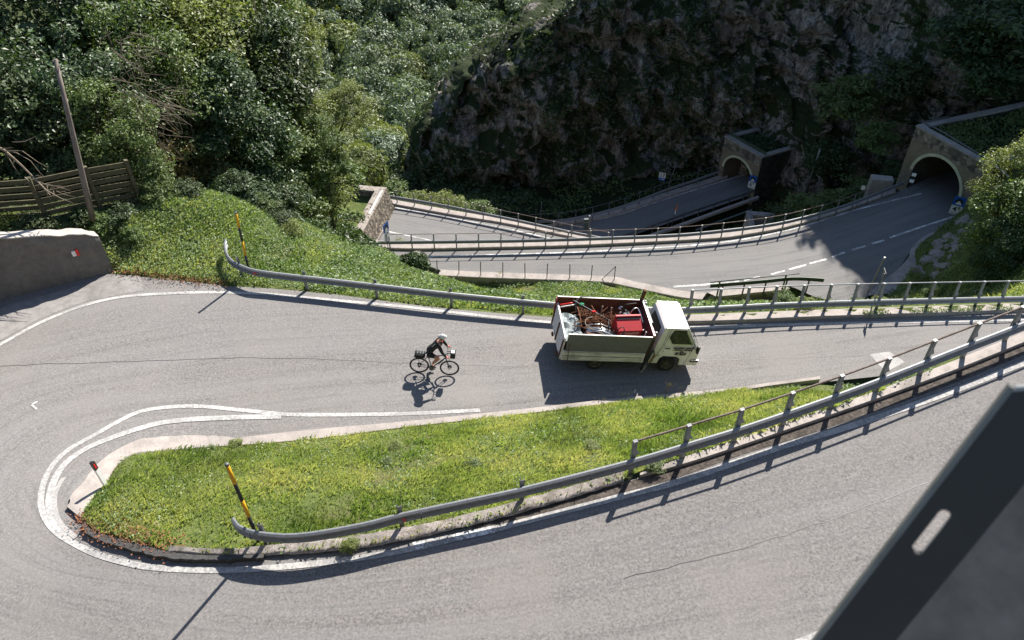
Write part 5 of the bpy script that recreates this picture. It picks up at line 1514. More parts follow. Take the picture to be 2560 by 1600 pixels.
# headboard
mb = MB(); mb.prism([(BL + 0.03, -BW, ZF), (BL + 0.03, BW, ZF), (BL + 0.10, BW, ZT + 0.08), (BL + 0.10, -BW, ZT + 0.05)], (0.03, 0, 0)); hb = bld(mb, "headboard", 'maroon')
mb = MB(); mb.obox((BL + 0.09, -BW + 0.42, ZT + 0.055), (0.05, 0, 0), (0, 2 * BW - 0.42, 0.025), (0, 0, 0.025)); bld(mb, "edge_strip", 'edge', hb)
mb = MB(); mb.obox((BL + 0.088, -BW - 0.02, ZT + 0.04), (0.06, 0, 0), (0, 0.44, 0.012), (0, 0, 0.035)); bld(mb, "edge_strip", 'red', hb)
mb = MB(); mb.obox((BL - 0.02, BW - 0.10, ZF + 0.5), (0.09, 0, 0), (0, 0.12, 0), (0.10, 0.03, ZT - ZF)); bld(mb, "corner_post", 'rust_dark', hb)
# racks and pipes between bed and cab
mb = MB()
for y in (-0.86, 0.74, 0.86): mb.box((BL + 0.20, y, 1.15), (0.07, 0.07, 1.5))
mb.box((BL + 0.22, 0.3, 1.35), (0.06, 1.1, 0.9)); mb.bbox((BL + 0.20, -0.55, 0.75), (0.16, 0.5, 0.5), 0.03)
bld(mb, "rack", 'galv_dark')
mb = MB(); mb.tube([(BL + 0.16, -0.93, 1.55), (BL + 0.14, -0.99, 1.0), (BL + 0.04, -1.0, 0.45), (BL + 0.02, -1.0, 0.22)], 0.045, 8); mb.tube([(BL + 0.30, -0.92, 1.1), (BL + 0.2, -0.99, 0.9), (BL + 0.14, -1.0, 0.6), (BL + 0.3, -0.96, 0.55), (BL + 0.36, -0.94, 0.9), (BL + 0.3, -0.92, 1.1)], 0.02, 6)
bld(mb, "hose", 'black')
mb = MB(); mb.tube([(BL + 0.16, -0.97, 0.42), (BL + 0.05, -1.0, 0.12)], 0.05, 8); bld(mb, "jack_leg", 'galv')
# ---- cab
def cm(x): return 4.99 - (4.99 - x) * 1.19
prof = [(cm(3.47), 0.42), (cm(3.50), 0.60), (cm(3.74), 1.93), (cm(3.80), 2.0), (cm(4.40), 2.02), (cm(4.49), 1.97), (cm(4.90), 1.20), (4.985, 1.02), (4.99, 0.66), (4.94, 0.38), (4.36, 0.36), (4.34, 0.66), (4.22, 0.76), (3.72, 0.77), (3.60, 0.66), (3.56, 0.42)]
def cab_y(z): return 0.86 if z < 1.25 else 0.86 - (z - 1.25) * 0.19
def roof_y(z): return cab_y(z)
mb = MB(); n = len(prof)
lo = [(x, -cab_y(z), z) for x, z in prof]; hi = [(x, cab_y(z), z) for x, z in prof]
bm = bmesh.new()
vl = [bm.verts.new(p) for p in lo]; vh = [bm.verts.new(p) for p in hi]
bm.faces.new(vl); bm.faces.new(vh[::-1])
for i in range(n):
    j = (i + 1) % n; bm.faces.new([vl[j], vl[i], vh[i], vh[j]])
bmesh.ops.recalc_face_normals(bm, faces=list(bm.faces))
bmesh.ops.triangulate(bm, faces=[f for f in bm.faces if len(f.verts) > 4])
side_edges = [e for e in bm.edges if abs(abs(e.verts[0].co.y) - abs(e.verts[1].co.y)) < 0.25 and e.verts[0].co.y * e.verts[1].co.y > 0 and len(e.link_faces) == 2 and abs(e.link_faces[0].normal.dot(e.link_faces[1].normal)) < 0.5]
bmesh.ops.bevel(bm, geom=side_edges, offset=0.03, segments=3, affect='EDGES', profile=0.5)
me = bpy.data.meshes.new("cab_body"); bm.to_mesh(me); bm.free()
cab = link("cab_body", me, M['truckwhite'], truck)
# roof skin with shallow ribs
mb = MB()
rows = []
for k in range(25):
    y = -0.70 + 1.40 * k / 24
    rib = 0.008 if k % 4 == 2 else 0
    rows.append([(cm(3.80), y, 2.004 + rib), (cm(3.95), y, 2.02 + rib + 0.02 * (1 - (y / .7) ** 2)), (cm(4.25), y, 2.03 + rib + 0.02 * (1 - (y / .7) ** 2)), (cm(4.40), y, 2.024 + rib)])
mb.loft(rows); bld(mb, "roof", 'truckroof', cab, True)
mb = MB(); mb.box((cm(4.1), -0.735, 1.985), (0.76, 0.025, 0.03)); mb.box((cm(4.1), 0.735, 1.985), (0.76, 0.025, 0.03)); bld(mb, "gutter", 'truckwhite', cab)
def onside(poly, off=0.006, mat='glass', name="side_window", par=None, thick=0.006, sgn=-1):
    mb = MB(); P = [Vector((cm(x), sgn * (cab_y(z) + off), z)) for x, z in poly]
    mb.prism(P, (0, -sgn * -thick, 0)); return bld(mb, name, mat, par or cab)
for sg in (-1, 1):
    wpoly = [(3.97, 1.62), (4.06, 1.88), (4.42, 1.88), (4.66, 1.40), (4.08, 1.40)]
    w = onside([(3.94, 1.61), (4.04, 1.90), (4.43, 1.90), (4.70, 1.37), (4.06, 1.37)], 0.004, 'black', "window_frame", sgn=sg)
    onside(wpoly, 0.011, 'glass', "pane", w, sgn=sg)
onside([(4.42, 1.87), (4.645, 1.41), (4.66, 1.41), (4.445, 1.87)], 0.02, 'chrome', "quarter_bar")
# door outline (thin dark gaps), handle, lock, trims
mb = MB()
def seam(a, b, w=0.012):
    a, b = Vector((cm(a[0]), -(cab_y(a[1]) + 0.003), a[1])), Vector((cm(b[0]), -(cab_y(b[1]) + 0.003), b[1]))
    d = (b - a).normalized(); n_ = Vector((-d.z, 0, d.x)) * w / 2
    mb.add([a - n_, a + n_, b + n_, b - n_], [(0, 1, 2, 3)])
for a, b in (((3.96, 1.96), (3.84, 1.25)), ((3.84, 1.25), (3.70, 0.93)), ((3.70, 0.93), (3.77, 0.84)), ((3.77, 0.84), (3.77, 0.77)), ((4.78, 1.30), (4.72, 0.95)), ((4.72, 0.95), (4.62, 0.38)), ((3.96, 1.96), (4.47, 1.955)), ((4.47, 1.955), (4.78, 1.30)), ((3.62, 0.5), (3.80, 1.30)), ((3.80, 1.3), (3.89, 1.95))):
    seam(a, b)
bld(mb, "door_seam", 'black', cab)
mb = MB(); mb.bbox((cm(3.96), -0.875, 1.16), (0.19, 0.03, 0.03), 0.01); bld(mb, "door_handle", 'black', cab)
mb = MB(); mb.box((cm(3.86), -0.866, 1.02), (0.025, 0.01, 0.02)); mb.box((4.62, -0.866, 1.02), (0.02, 0.01, 0.02)); bld(mb, "lock", 'black', cab)
mb = MB(); mb.box((cm(3.61), -0.866, 0.84), (0.05, 0.014, 0.025)); bld(mb, "side_marker", 'orange', cab)
onside([(4.10, 1.355), (4.70, 1.355), (4.71, 1.37), (4.10, 1.37)], 0.014, 'chrome', "sill_trim")
onside([(3.49, 0.50), (3.60, 0.78), (3.70, 0.86), (3.74, 0.80), (3.62, 0.68), (3.57, 0.50)], 0.002, plain("rust stained cream", (0.50, 0.33, 0.15), 0.6, 0, 0.3, 6), "rust_stain", thick=0.002)
# wheel arch lining
mb = MB(); mb.tube([(3.63, -0.86, 0.44), (3.66, -0.865, 0.66), (3.76, -0.868, 0.755), (4.20, -0.868, 0.745), (4.30, -0.866, 0.66), (4.335, -0.86, 0.38)], 0.022, 6); bld(mb, "wheel_arch", 'black', cab)
# lettering on the door
yt = -0.866
for body, z, sz, x in (("RECUPERO FERRO", 1.185, 0.088, 4.34), ("e METALLI VECCHI", 1.095, 0.084, 4.33), ("tel. fax", 1.018, 0.05, 4.33), ("349. 8068113", 0.950, 0.074, 4.31), ("348. 7425787", 0.878, 0.074, 4.30)):
    text_obj(body, sz, M['black'], cab, (x, yt, z), (1, 0, 0), (0, 0, 1), shear=0.25, bold=0.004)
# windscreen, rear window
mb = MB(); mb.prism([(cm(4.515), -0.64, 1.93), (cm(4.515), 0.64, 1.93), (cm(4.885), 0.76, 1.235), (cm(4.885), -0.76, 1.235)], (0.012, 0, 0.006)); bld(mb, "windscreen", 'glass', cab)
def rear(y, z, o=0.012): 
    x = cm(3.50 + (z - 0.60) * (0.24 / 1.33)); return Vector((x - o, y, z))
mb = MB(); mb.prism([rear(-0.52, 1.30), rear(0.52, 1.30), rear(0.46, 1.80), rear(-0.46, 1.80)], (-0.008, 0, 0)); w = bld(mb, "window_frame", 'black', cab)
mb = MB(); mb.prism([rear(-0.48, 1.34, 0.022), rear(0.48, 1.34, 0.022), rear(0.43, 1.76, 0.022), rear(-0.43, 1.76, 0.022)], (-0.004, 0, 0)); bld(mb, "pane", 'glass', w)
# bumper, lamp, mirror
mb = MB(); mb.bbox((4.97, 0, 0.50), (0.16, 1.76, 0.24), 0.03); bp_ = bld(mb, "bumper", 'truckwhite', cab)
mb = MB(); mb.box((4.90, -0.883, 0.60), (0.30, 0.02, 0.07)); mb.box((5.052, 0, 0.6), (0.01, 1.6, 0.07)); bld(mb, "rubber_strip", 'black', bp_)
mb = MB(); mb.box((4.90, -0.886, 0.655), (0.28, 0.02, 0.035)); bld(mb, "trim", 'chrome', bp_)
for y in (-0.66, 0.66):
    mb = MB(); mb.bbox((4.99, y, 0.80), (0.06, 0.28, 0.17), 0.02); bld(mb, "headlight", 'chrome', cab)
mb = MB(); mb.bbox((4.80, -1.04, 1.33), (0.09, 0.14, 0.27), 0.03); mb.tube([(4.68, -0.86, 1.25), (4.80, -1.02, 1.28)], 0.02, 6); mb.bbox((4.84, -0.98, 1.14), (0.07, 0.12, 0.12), 0.02); bld(mb, "mirror", 'black', cab)
mb = MB(); mb.tube([(4.50, -0.60, 1.96), (4.86, -0.35, 1.33)], 0.012, 6); mb.tube([(4.55, -0.70, 1.9), (4.9, -0.72, 1.28)], 0.008, 6); bld(mb, "wiper", 'black', cab)
# wheels
def wheel(x, y, r=0.325, w=0.20, dual=False):
    sgn = -1 if y < 0 else 1
    prof = [(r * 0.62, -w / 2), (r * 0.86, -w / 2 - 0.005), (r * 0.97, -w / 2 + 0.03), (r, -w / 2 + 0.06), (r, w / 2 - 0.06), (r * 0.97, w / 2 - 0.03), (r * 0.86, w / 2 + 0.005), (r * 0.62, w / 2)]
    mb = MB(); N = 28
    mb.loft([[(x + a * math.cos(2 * math.pi * k / N), y + b, r + a * math.sin(2 * math.pi * k / N)) for a, b in prof] for k in range(N + 1)])
    wh = mb.build("wheel", M['tyre'], truck, True)
    mb = MB(); N = 24
    rp = [(r * 0.63, -w / 2 + 0.0), (r * 0.58, -w / 2 + 0.02), (r * 0.52, -w / 2 + 0.06), (r * 0.30, -w / 2 + 0.05), (r * 0.26, -w / 2 + 0.01), (0.001, -w / 2 + 0.01)]
    mb.loft([[(x + a * math.cos(2 * math.pi * k / N), y - sgn * b * (1 if sgn < 0 else 1) if sgn > 0 else y + b, r + a * math.sin(2 * math.pi * k / N)) for a, b in rp] for k in range(N + 1)])
    mb.build("rim", M['rim'], wh, True)
    mb = MB()
    for k in range(6):
        a = 2 * math.pi * k / 6
        q = (x + r * 0.41 * math.cos(a), y + sgn * (w / 2 - 0.052), r + r * 0.41 * math.sin(a))
        mb.tube([q, (q[0], q[1] + sgn * 0.004, q[2])], 0.035, 10)
    mb.build("rim_hole", M['black'], wh)
for x in (3.96,):
    for y in (-0.72, 0.72): wheel(x, y)
for y in (-0.74, 0.74): wheel(1.33, y)
for y in (-0.50, 0.50): wheel(1.33, y)
# mud guards behind the rear wheel
for sg in (-1, 1):
    mb = MB()
    pts = [(1.33 + 0.40 * math.cos(a), sg * 0.74, 0.325 + 0.40 * math.sin(a)) for a in np.linspace(0.1, math.pi - 0.1, 12)]
    mb.loft([[Vector(p) + Vector((0, -0.13, 0)) for p in pts], [Vector(p) + Vector((0, 0.13, 0)) for p in pts]])
    bld(mb, "mudguard", 'black', None, True)

# ------------------------------------------------------------------ the load: every piece a thing of its own
def tw(x, y, z): return TM @ Vector((x, y, z))
def load(name, label, cat, origin, group=None):
    o = empty(name, tw(*origin), TR_ROT, label, cat, group); o.scale = (TS, TS, TS); return o
rl = random.Random(11)
ZL = ZF + 0.43
# red hopper
ox, oy, oz = 1.84, -0.46, ZL + 0.42
hp = load("red_hopper", "red sheet metal hopper lying on its side in the lorry bed, with upside-down lettering", "hopper", (ox, oy, oz))
def hx(x, y, z): return Vector((x, y, z))
Lh = 0.90
Rh = Matrix.Rotation(R(6), 3, 'Z')
secs = [[(-.18, 0.00), (-.20, 0.30), (0.30, 0.62), (0.42, 0.60), (0.46, 0.02)]]
pr = [(-0.22, 0.0), (-0.26, 0.30), (0.02, 0.46), (0.20, 0.56), (0.25, 0.55), (0.32, 0.30), (0.32, 0.0)]
mb = MB(); mb.prism([Rh @ Vector((0, a, b)) for a, b in pr], Rh @ Vector((Lh, 0, 0))); bod = mb.build("body", M['redpaint'], hp)
mb = MB(); mb.obox(Rh @ Vector((-0.01, 0.17, 0.555)), Rh @ Vector((Lh + 0.02, 0, 0)), Rh @ Vector((0, 0.07, 0.0)), (0, 0, 0.06)); mb.build("rim", M['redpaint'], hp)
mb = MB(); mb.obox(Rh @ Vector((0.03, 0.10, 0.515)), Rh @ Vector((Lh - 0.06, 0, 0)), Rh @ Vector((0, 0.055, 0.032)), Rh @ Vector((0, -0.008, 0.012))); mb.build("slot", M['black'], hp)
tn = (Vector((0, -0.985, 0.17)))
text_obj("GASPARDO", 0.135, plain("old lettering", (0.62, 0.42, 0.28), 0.6), hp, Rh @ Vector((Lh * 0.50, -0.255, 0.185)) + Vector((0, -0.008, 0)), Rh @ Vector((-1, 0, 0)), Vector((0, 0.115, -0.99)), shear=0.2, bold=0.004)
mb = MB(); 
mb.tube([(-0.05, -0.24, 0.02), (0.02, -0.28, 0.45), (0.16, -0.25, 0.52), (0.22, -0.30, 0.40), (0.17, -0.33, 0.0)], 0.018, 7); mb.build("handle", M['black'], hp, True)
# zinc sheet, bent
zs = load("zinc_sheet", "dull grey crumpled metal sheet lying at the tail of the lorry bed", "metal sheet", (0.0, -0.90, ZL))
mb = MB(); rows = []
for i in range(9):
    y = 1.35 * i / 8
    rows.append([(0.02 + 0.62 * j / 8 + (0.16 * (1 - i / 8)) * (j / 8), y + 0.05 * math.sin(j), 0.30 + 0.16 * (i / 8) + 0.05 * math.sin(i * 1.3 + j * 0.9) - 0.05 * (j / 8) ** 2 - 0.10 * (i in (4,))) for j in range(9)])
mb.loft(rows); mb.loft([[(a, b, c - 0.01) for a, b, c in r] for r in rows]); mb.build("sheet", M['sheet'], zs); 
# rusty drum tube
dt = load("rusty_tube", "thick brown rusty tube lying along the near side of the lorry bed", "tube", (0.75, -0.74, ZL + 0.42))
mb = MB(); N = 18
a0, a1 = Vector((0, 0, 0)), Vector((0.95, -0.02, -0.14))
e1, e2 = Vector((0, 1, 0)), Vector((0.14, 0, 0.98))
ring = lambda c, r: [c + e1 * r * math.cos(2 * math.pi * k / N) + e2 * r * math.sin(2 * math.pi * k / N) for k in range(N)]
mb.loft([ring(a1, 0.17), ring(a0, 0.20), ring(a0, 0.185), ring(a1, 0.155)], closed=True); mb.build("tube_wall", plain("brown rust skin", (0.20, 0.10, 0.07), 0.7, 0.1, 0.25, 5), dt, True)
mb = MB(); mb.tube([a0 + (a1 - a0) * 0.25, a0 + (a1 - a0) * 0.3], 0.17, 14); mb.build("plug", M['black'], dt)
# rusty mesh mats
for k, (o_, ang, ln, wd_, nx, ny, lab) in enumerate((((0.72, -0.10, ZL + 0.42), 0.05, 1.6, 0.85, 16, 10, "bent rusty reinforcing mesh lying across the middle of the load"), ((1.15, -0.25, ZL + 0.42), -0.25, 0.9, 0.7, 9, 8, "smaller tangle of rusty mesh in front of the red hopper"), )):
    rm = load("rusty_mesh", lab, "wire mesh", o_, "rusty mesh in the lorry bed")
    mb = MB()
    def mp(u, v): return (u * ln * math.cos(ang) - v * wd_ * math.sin(ang), u * ln * math.sin(ang) + v * wd_ * math.cos(ang), 0.12 * math.sin(u * 5 + v * 2 + k) + 0.10 * math.sin(v * 4 + u) + 0.08 * v)
    for i in range(nx + 1): mb.tube([mp(i / nx + 0.02 * math.sin(j * 2 + i), j / 8) for j in range(9)], 0.009, 4)
    for j in range(ny + 1): mb.tube([mp(i / 12, j / ny + 0.02 * math.sin(i * 2 + j)) for i in range(13)], 0.009, 4)
    mb.build("wires", M['rust'], rm)
# loose rusty rods
rods = load("rod_bundle", "tangle of loose rusty rods in the middle of the lorry bed", "metal rods", (1.3, 0.0, ZL + 0.35))
mb = MB()
for k in range(46):
    x, y, z = rl.uniform(-0.6, 0.6), rl.uniform(-0.55, 0.55), rl.uniform(0, 0.3); a = rl.uniform(0, 6.3); l_ = rl.uniform(0.25, 0.8); b_ = rl.uniform(-0.25, 0.35)
    d = Vector((math.cos(a) * l_, math.sin(a) * l_ * 0.6, b_ * l_ * 0.8))
    mb.tube([Vector((x, y, z)), Vector((x, y, z)) + d * 0.5 + Vector((0, 0, rl.uniform(0, .1))), Vector((x, y, z)) + d], rl.uniform(0.008, 0.018), 5)
mb.build("rods", M['rust'], rods)
br = load("pipe_bundle", "shiny pale pipes bundled in front of the red hopper", "metal pipes", (0.85, -0.50, ZL + 0.46))
mb = MB()
for k in range(16):
    y = rl.uniform(-0.16, 0.22); z = rl.uniform(0, 0.16)
    mb.tube([(rl.uniform(-0.05, 0.1), y + rl.uniform(-.05, .05), z), (0.5, y + rl.uniform(-.04, .04), z + rl.uniform(0, .08)), (rl.uniform(0.85, 1.05), y - 0.14 + rl.uniform(-.08, .08), z - 0.05)], rl.uniform(0.012, 0.03), 6)
mb.build("pipes", plain("shiny pipes", (0.52, 0.54, 0.56), 0.3, 0.6, 0.25, 8), br, True)
bk_ = load("tangled_scrap", "dark scrap frames and wheels heaped at the front corner of the lorry bed", "scrap heap", (2.50, 0.35, ZL))
mb = MB()
for k in range(14):
    c = Vector((rl.uniform(-0.3, 0.12), rl.uniform(-0.3, 0.45), rl.uniform(0.1, 0.5)))
    mb.ico(c, (rl.uniform(0.06, 0.14), rl.uniform(0.06, 0.14), rl.uniform(0.05, 0.1)), 1, jit=0.3, seed=k)
mb.build("lumps", M['galv_dark'], bk_)
for k in range(9):
    mb = MB()
    c = Vector((rl.uniform(-0.3, 0.1), rl.uniform(-0.25, 0.4), rl.uniform(0.35, 0.65)))
    mb.ico(c, (rl.uniform(0.04, 0.08), rl.uniform(0.04, 0.08), rl.uniform(0.03, 0.07)), 1, jit=0.4, seed=k + 40)
    mb.build("bright_bit", M['chrome'], bk_)
for k, (pts, lab, mt) in enumerate((([(2.30, 0.55, ZL + 0.3), (2.36, 0.62, ZL + 0.78), (2.45, 0.60, ZL + 0.86), (2.78, 0.62, ZL + 0.92)], "black bent handlebar rising above the front corner of the load", 'black'), ([(2.5, 0.3, ZL + 0.5), (2.6, 0.35, ZL + 0.84), (2.78, 0.4, ZL + 0.86), (2.86, 0.2, ZL + 0.76), (2.92, -0.1, ZL + 0.62)], "curved bright handlebar in front of the black one", 'chrome'),
                         ([(0.50, 0.78, ZL + 0.80), (1.0, 0.5, ZL + 0.68), (1.4, 0.28, ZL + 0.60), (1.8, 0.05, ZL + 0.5)], "long straight grey pole slanting over the mesh", 'galv_dark'), ([(0.05, 0.80, ZL + 0.55), (0.5, 0.78, ZL + 0.68), ], "short red tube at the rear far corner of the load", 'red'),
                         ([(0.05, 0.70, ZL + 0.52), (0.55, 0.72, ZL + 0.64)], "short pale tube beside the red one at the rear corner", 'edge'),
                         ([(0.62, 0.55, ZL + 0.5), (0.60, 0.72, ZL + 0.75), (0.75, 0.86, ZL + 0.88), (1.05, 0.88, ZL + 0.9)], "grey curved hose near the rear far corner", 'galv_dark'),
                         ([(1.50, 0.42, ZL + 0.3), (1.50, 0.44, ZL + 0.86)], "left upright pale rod standing in the load", 'twig'), ([(1.82, 0.36, ZL + 0.3), (1.82, 0.38, ZL + 0.86)], "right upright pale rod standing in the load", 'twig'),
                         ([(1.05, -0.05, ZL + 0.75), (0.85, -0.12, ZL + 0.72), (0.78, -0.30, ZL + 0.66), (0.9, -0.50, ZL + 0.64), (1.2, -0.68, ZL + 0.6), (1.55, -0.74, ZL + 0.52)], "looped brown hose lying over the shiny pipes", 'twig'),
                         ([(0.62, 0.50, ZL + 0.72), (0.65, 0.1, ZL + 0.66), (0.66, -0.35, ZL + 0.55)], "rusty angle bar across the load beside the grey sheet", 'rust'),
                         ([(1.58, -0.30, ZL + 0.80), (1.56, -0.55, ZL + 0.7), (1.56, -0.62, ZL + 0.3)], "black stand with thin legs beside the red hopper", 'black'),
                         ([(2.72, -0.35, ZL + 0.4), (2.95, -0.33, ZL + 0.5)], "thin bright rod lying by the headboard", 'edge'), ([(2.9, -0.62, ZL + 0.3), (2.93, -0.58, ZL + 0.62)], "short white stick leaning on the headboard", 'edge'))):
    root = load("scrap_bar", lab, "scrap bar", pts[0], "loose bars in the lorry load")
    P = cr([Vector(p) - Vector(pts[0]) for p in pts], n=max(2, 6 * (len(pts) - 1)))
    mb = MB(); mb.tube([Vector(p) for p in P], 0.02 if len(pts) != 2 else 0.024, 7); mb.build("bar", M[mt], root, True)
for (p, r_, mt, lab) in (((0.8, 0.66, ZL + 0.72), 0.06, plain("green plastic", (0.01, 0.28, 0.12), 0.4), "small green plastic piece at the rear of the load"), ((1.2, 0.36, ZL + 0.66), 0.05, M['red'], "small pinkish red clamp on the slanting grey pole"), ((0.92, 0.02, ZL + 0.52), 0.06, M['orange'], "small orange lamp between the sheet and the mesh")):
    root = load("scrap_piece", lab, "scrap piece", p, "small coloured pieces in the lorry load")
    mb = MB(); mb.ico((0, 0, 0), (r_ * 1.5, r_, r_), 2, jit=0.15, seed=3); mb.build("piece", mt, root)
# ------------------------------------------------------------------ bicycle and rider; local x forward, y to the rider's left (far side), z up
bx0 = on_h(1047, 931, hB)
BROT = (R(-2.0), math.atan(GB) * 0.9, R(-0.5))
bike = empty("bicycle", (bx0.x, bx0.y, hB(bx0.x, bx0.y) + 0.004), BROT, "black touring bicycle with disc brakes ridden by the cyclist", "bicycle")
BM = Matrix.Translation(bike.location) @ Matrix.Rotation(BROT[2], 4, 'Z') @ Matrix.Rotation(BROT[1], 4, 'Y') @ Matrix.Rotation(BROT[0], 4, 'X')
WR = 0.345
def bwheel(cx):
    N, n2 = 40, 8
    mb = MB(); mb.loft([[(cx + (WR - 0.022 + 0.023 * math.cos(2 * math.pi * j / n2)) * math.cos(2 * math.pi * k / N), 0.023 * math.sin(2 * math.pi * j / n2), WR + (WR - 0.022 + 0.023 * math.cos(2 * math.pi * j / n2)) * math.sin(2 * math.pi * k / N)) for j in range(n2)] for k in range(N + 1)], closed=True)
    w = mb.build("wheel", M['tyre'], bike, True)
    mb = MB(); mb.loft([[(cx + r * math.cos(2 * math.pi * k / N), y, WR + r * math.sin(2 * math.pi * k / N)) for r, y in ((WR - 0.036, -0.011), (WR - 0.060, -0.009), (WR - 0.060, 0.009), (WR - 0.036, 0.011))] for k in range(N + 1)], closed=True)
    mb.build("rim", M['black'], w, True)
    mb = MB()
    for k in range(28):
        a = 2 * math.pi * k / 28; b = a + (0.35 if k % 2 else -0.35); s = 1 if k % 4 < 2 else -1
        mb.tube([(cx + 0.025 * math.cos(b), 0.03 * s, WR + 0.025 * math.sin(b)), (cx + (WR - 0.05) * math.cos(a), 0, WR + (WR - 0.05) * math.sin(a))], 0.0016, 3, cap=False)
    mb.build("spokes", M['galv_dark'], w)
    mb = MB(); mb.tube([(cx, -0.05, WR), (cx, 0.05, WR)], 0.022, 10); mb.tube([(cx, 0.055, WR), (cx, 0.058, WR)], 0.08, 18); mb.build("hub", M['galv_dark'], w)
bwheel(0.0); bwheel(1.06)
BB = Vector((0.44, 0, 0.285)); ST = Vector((0.27, 0, 0.84)); HT = Vector((0.86, 0, 0.92)); HBm = Vector((0.89, 0, 0.80))
mb = MB()
for a, b, r in ((BB, ST, 0.017), (ST + Vector((0.015, 0, -0.05)), HT, 0.016), (BB, HBm, 0.021), (HT + Vector((0, 0, .03)), HBm - Vector((-0.01, 0, 0.03)), 0.020)): mb.tube([a, b], r, 8)
for s in (-1, 1):
    mb.tube([BB + Vector((0, .03 * s, 0)), (0, 0.065 * s, WR)], 0.010, 6); mb.tube([ST + Vector((0.0, .02 * s, -0.06)), (0, 0.065 * s, WR)], 0.009, 6)
mb.build("frame", M['black'], bike, True)
mb = MB()
for s in (-1, 1): mb.tube([HBm + Vector((0.01, .035 * s, -0.04)), (0.99, 0.055 * s, 0.52), (1.06, 0.06 * s, WR)], 0.013, 6)
mb.build("fork", M['black'], bike, True)
mb = MB(); mb.tube([ST, ST + (ST - BB).normalized() * 0.13], 0.013, 8); mb.bbox((0.23, 0, 0.975), (0.16, 0.13, 0.04), 0.015); mb.bbox((0.34, 0, 0.97), (0.14, 0.05, 0.03), 0.012); mb.build("saddle", M['black'], bike)
mb = MB(); mb.tube([HT + Vector((0, 0, 0.02)), HT + Vector((0.09, 0, 0.10))], 0.016, 8)
mb.tube([(0.90, 0.30, 1.05), (0.945, 0.18, 1.045), (0.955, 0, 1.04), (0.945, -0.18, 1.045), (0.90, -0.30, 1.05)], 0.014, 8)
for s in (-1, 1): mb.tube([(0.90, .30 * s, 1.05), (1.0, .31 * s, 1.10)], 0.013, 6); mb.tube([(0.97, .2 * s, 1.04), (1.02, .27 * s, 1.0)], 0.007, 5)
mb.build("handlebar", M['black'], bike, True)
mb = MB(); mb.tube([BB + Vector((0, -0.06, 0)), BB + Vector((0, -0.064, 0))], 0.09, 20); mb.tube([BB + Vector((0, -0.085, 0)), BB + Vector((-0.01, -0.085, 0)), Vector((0.45, -0.09, 0.455))], 0.010, 6); mb.tube([BB + Vector((0, 0.075, 0)), Vector((0.43, 0.085, 0.115))], 0.010, 6)
mb.box((0.45, -0.14, 0.455), (0.09, 0.09, 0.018)); mb.box((0.43, 0.14, 0.115), (0.09, 0.09, 0.018)); mb.build("crank_set", M['galv_dark'], bike)
mb = MB(); mb.tube([BB + Vector((0, -0.062, 0.088)), (0, -0.062, WR + 0.035)], 0.005, 4); mb.tube([BB + Vector((0, -0.062, -0.088)), (0.03, -0.062, WR - 0.15), (0, -0.062, WR - 0.035)], 0.005, 4); mb.tube([(0.0, -0.05, WR), (0, -0.064, WR)], 0.05, 14); mb.build("chain", M['galv_dark'], bike)
mb = MB()
for s in (-1, 1): mb.tube([(0, .075 * s, WR), (-0.05, .06 * s, 0.74), (0.2, .05 * s, 0.76)], 0.006, 5)
mb.box((-0.02, 0, 0.745), (0.36, 0.12, 0.012)); mb.build("rack", M['black'], bike)
mb = MB(); mb.tube([(0.66, 0.0, 0.50), (0.80, 0, 0.69)], 0.035, 8); mb.build("bottle", M['galv_dark'], bike)
BR4 = BM.to_euler()
def bw_(p): return BM @ Vector(p)
bag = empty("pannier_bag", bw_((0.0, 0, 0.86)), BROT, "black trunk bag strapped on the rear rack of the bicycle", "bag")
mb = MB(); mb.bbox((0, 0, 0), (0.37, 0.20, 0.20), 0.05); mb.build("bag_body", M['blackcloth'], bag, True)
mb = MB(); mb.bbox((-0.02, -0.115, 0.0), (0.26, 0.05, 0.15), 0.02); mb.build("side_pocket", M['blackcloth'], bag, True)
mb = MB()
for x in (-0.08, 0.02, 0.11): mb.box((x, 0, 0.103), (0.014, 0.16, 0.006))
mb.build("strap", M['galv_dark'], bag)
bag = empty("handlebar_bag", bw_((1.13, 0, 1.0)), BROT, "black handlebar bag with a white map on its lid", "bag")
mb = MB(); mb.bbox((0, 0, 0), (0.18, 0.26, 0.22), 0.03); mb.build("bag_body", M['blackcloth'], bag, True)
mb = MB(); mb.bbox((-0.01, 0, 0.118), (0.11, 0.15, 0.012), 0.004); mb.build("map", M['white'], bag)
mb = MB(); mb.tube([(-0.09, 0.05, 0.06), (-0.2, 0.05, 0.05)], 0.012, 6); mb.tube([(-0.09, -0.05, 0.06), (-0.2, -0.05, 0.05)], 0.012, 6); mb.build("bracket", M['black'], bag)

def skin_body(name, mat, V, E, Rr, parent, root=0, sub=2):
    me = bpy.data.meshes.new(name); me.from_pydata([tuple(v) for v in V], E, [])
    o = bpy.data.objects.new(name, me); COL.objects.link(o)
    md = o.modifiers.new("skin", 'SKIN'); md.use_smooth_shade = True; md.branch_smoothing = 0.6
    o.modifiers.new("sub", 'SUBSURF').levels = sub; o.modifiers["sub"].render_levels = sub
    for i, v in enumerate(me.skin_vertices[0].data):
        r = Rr[i]; v.radius = r if isinstance(r, tuple) else (r, r); v.use_root = (i == root)
    dg = bpy.context.evaluated_depsgraph_get()
    m2 = bpy.data.meshes.new_from_object(o.evaluated_get(dg)); m2.name = name
    bpy.data.objects.remove(o)
    m2.polygons.foreach_set("use_smooth", np.ones(len(m2.polygons), bool))
    m2.materials.clear()
    return link(name, m2, mat, parent)

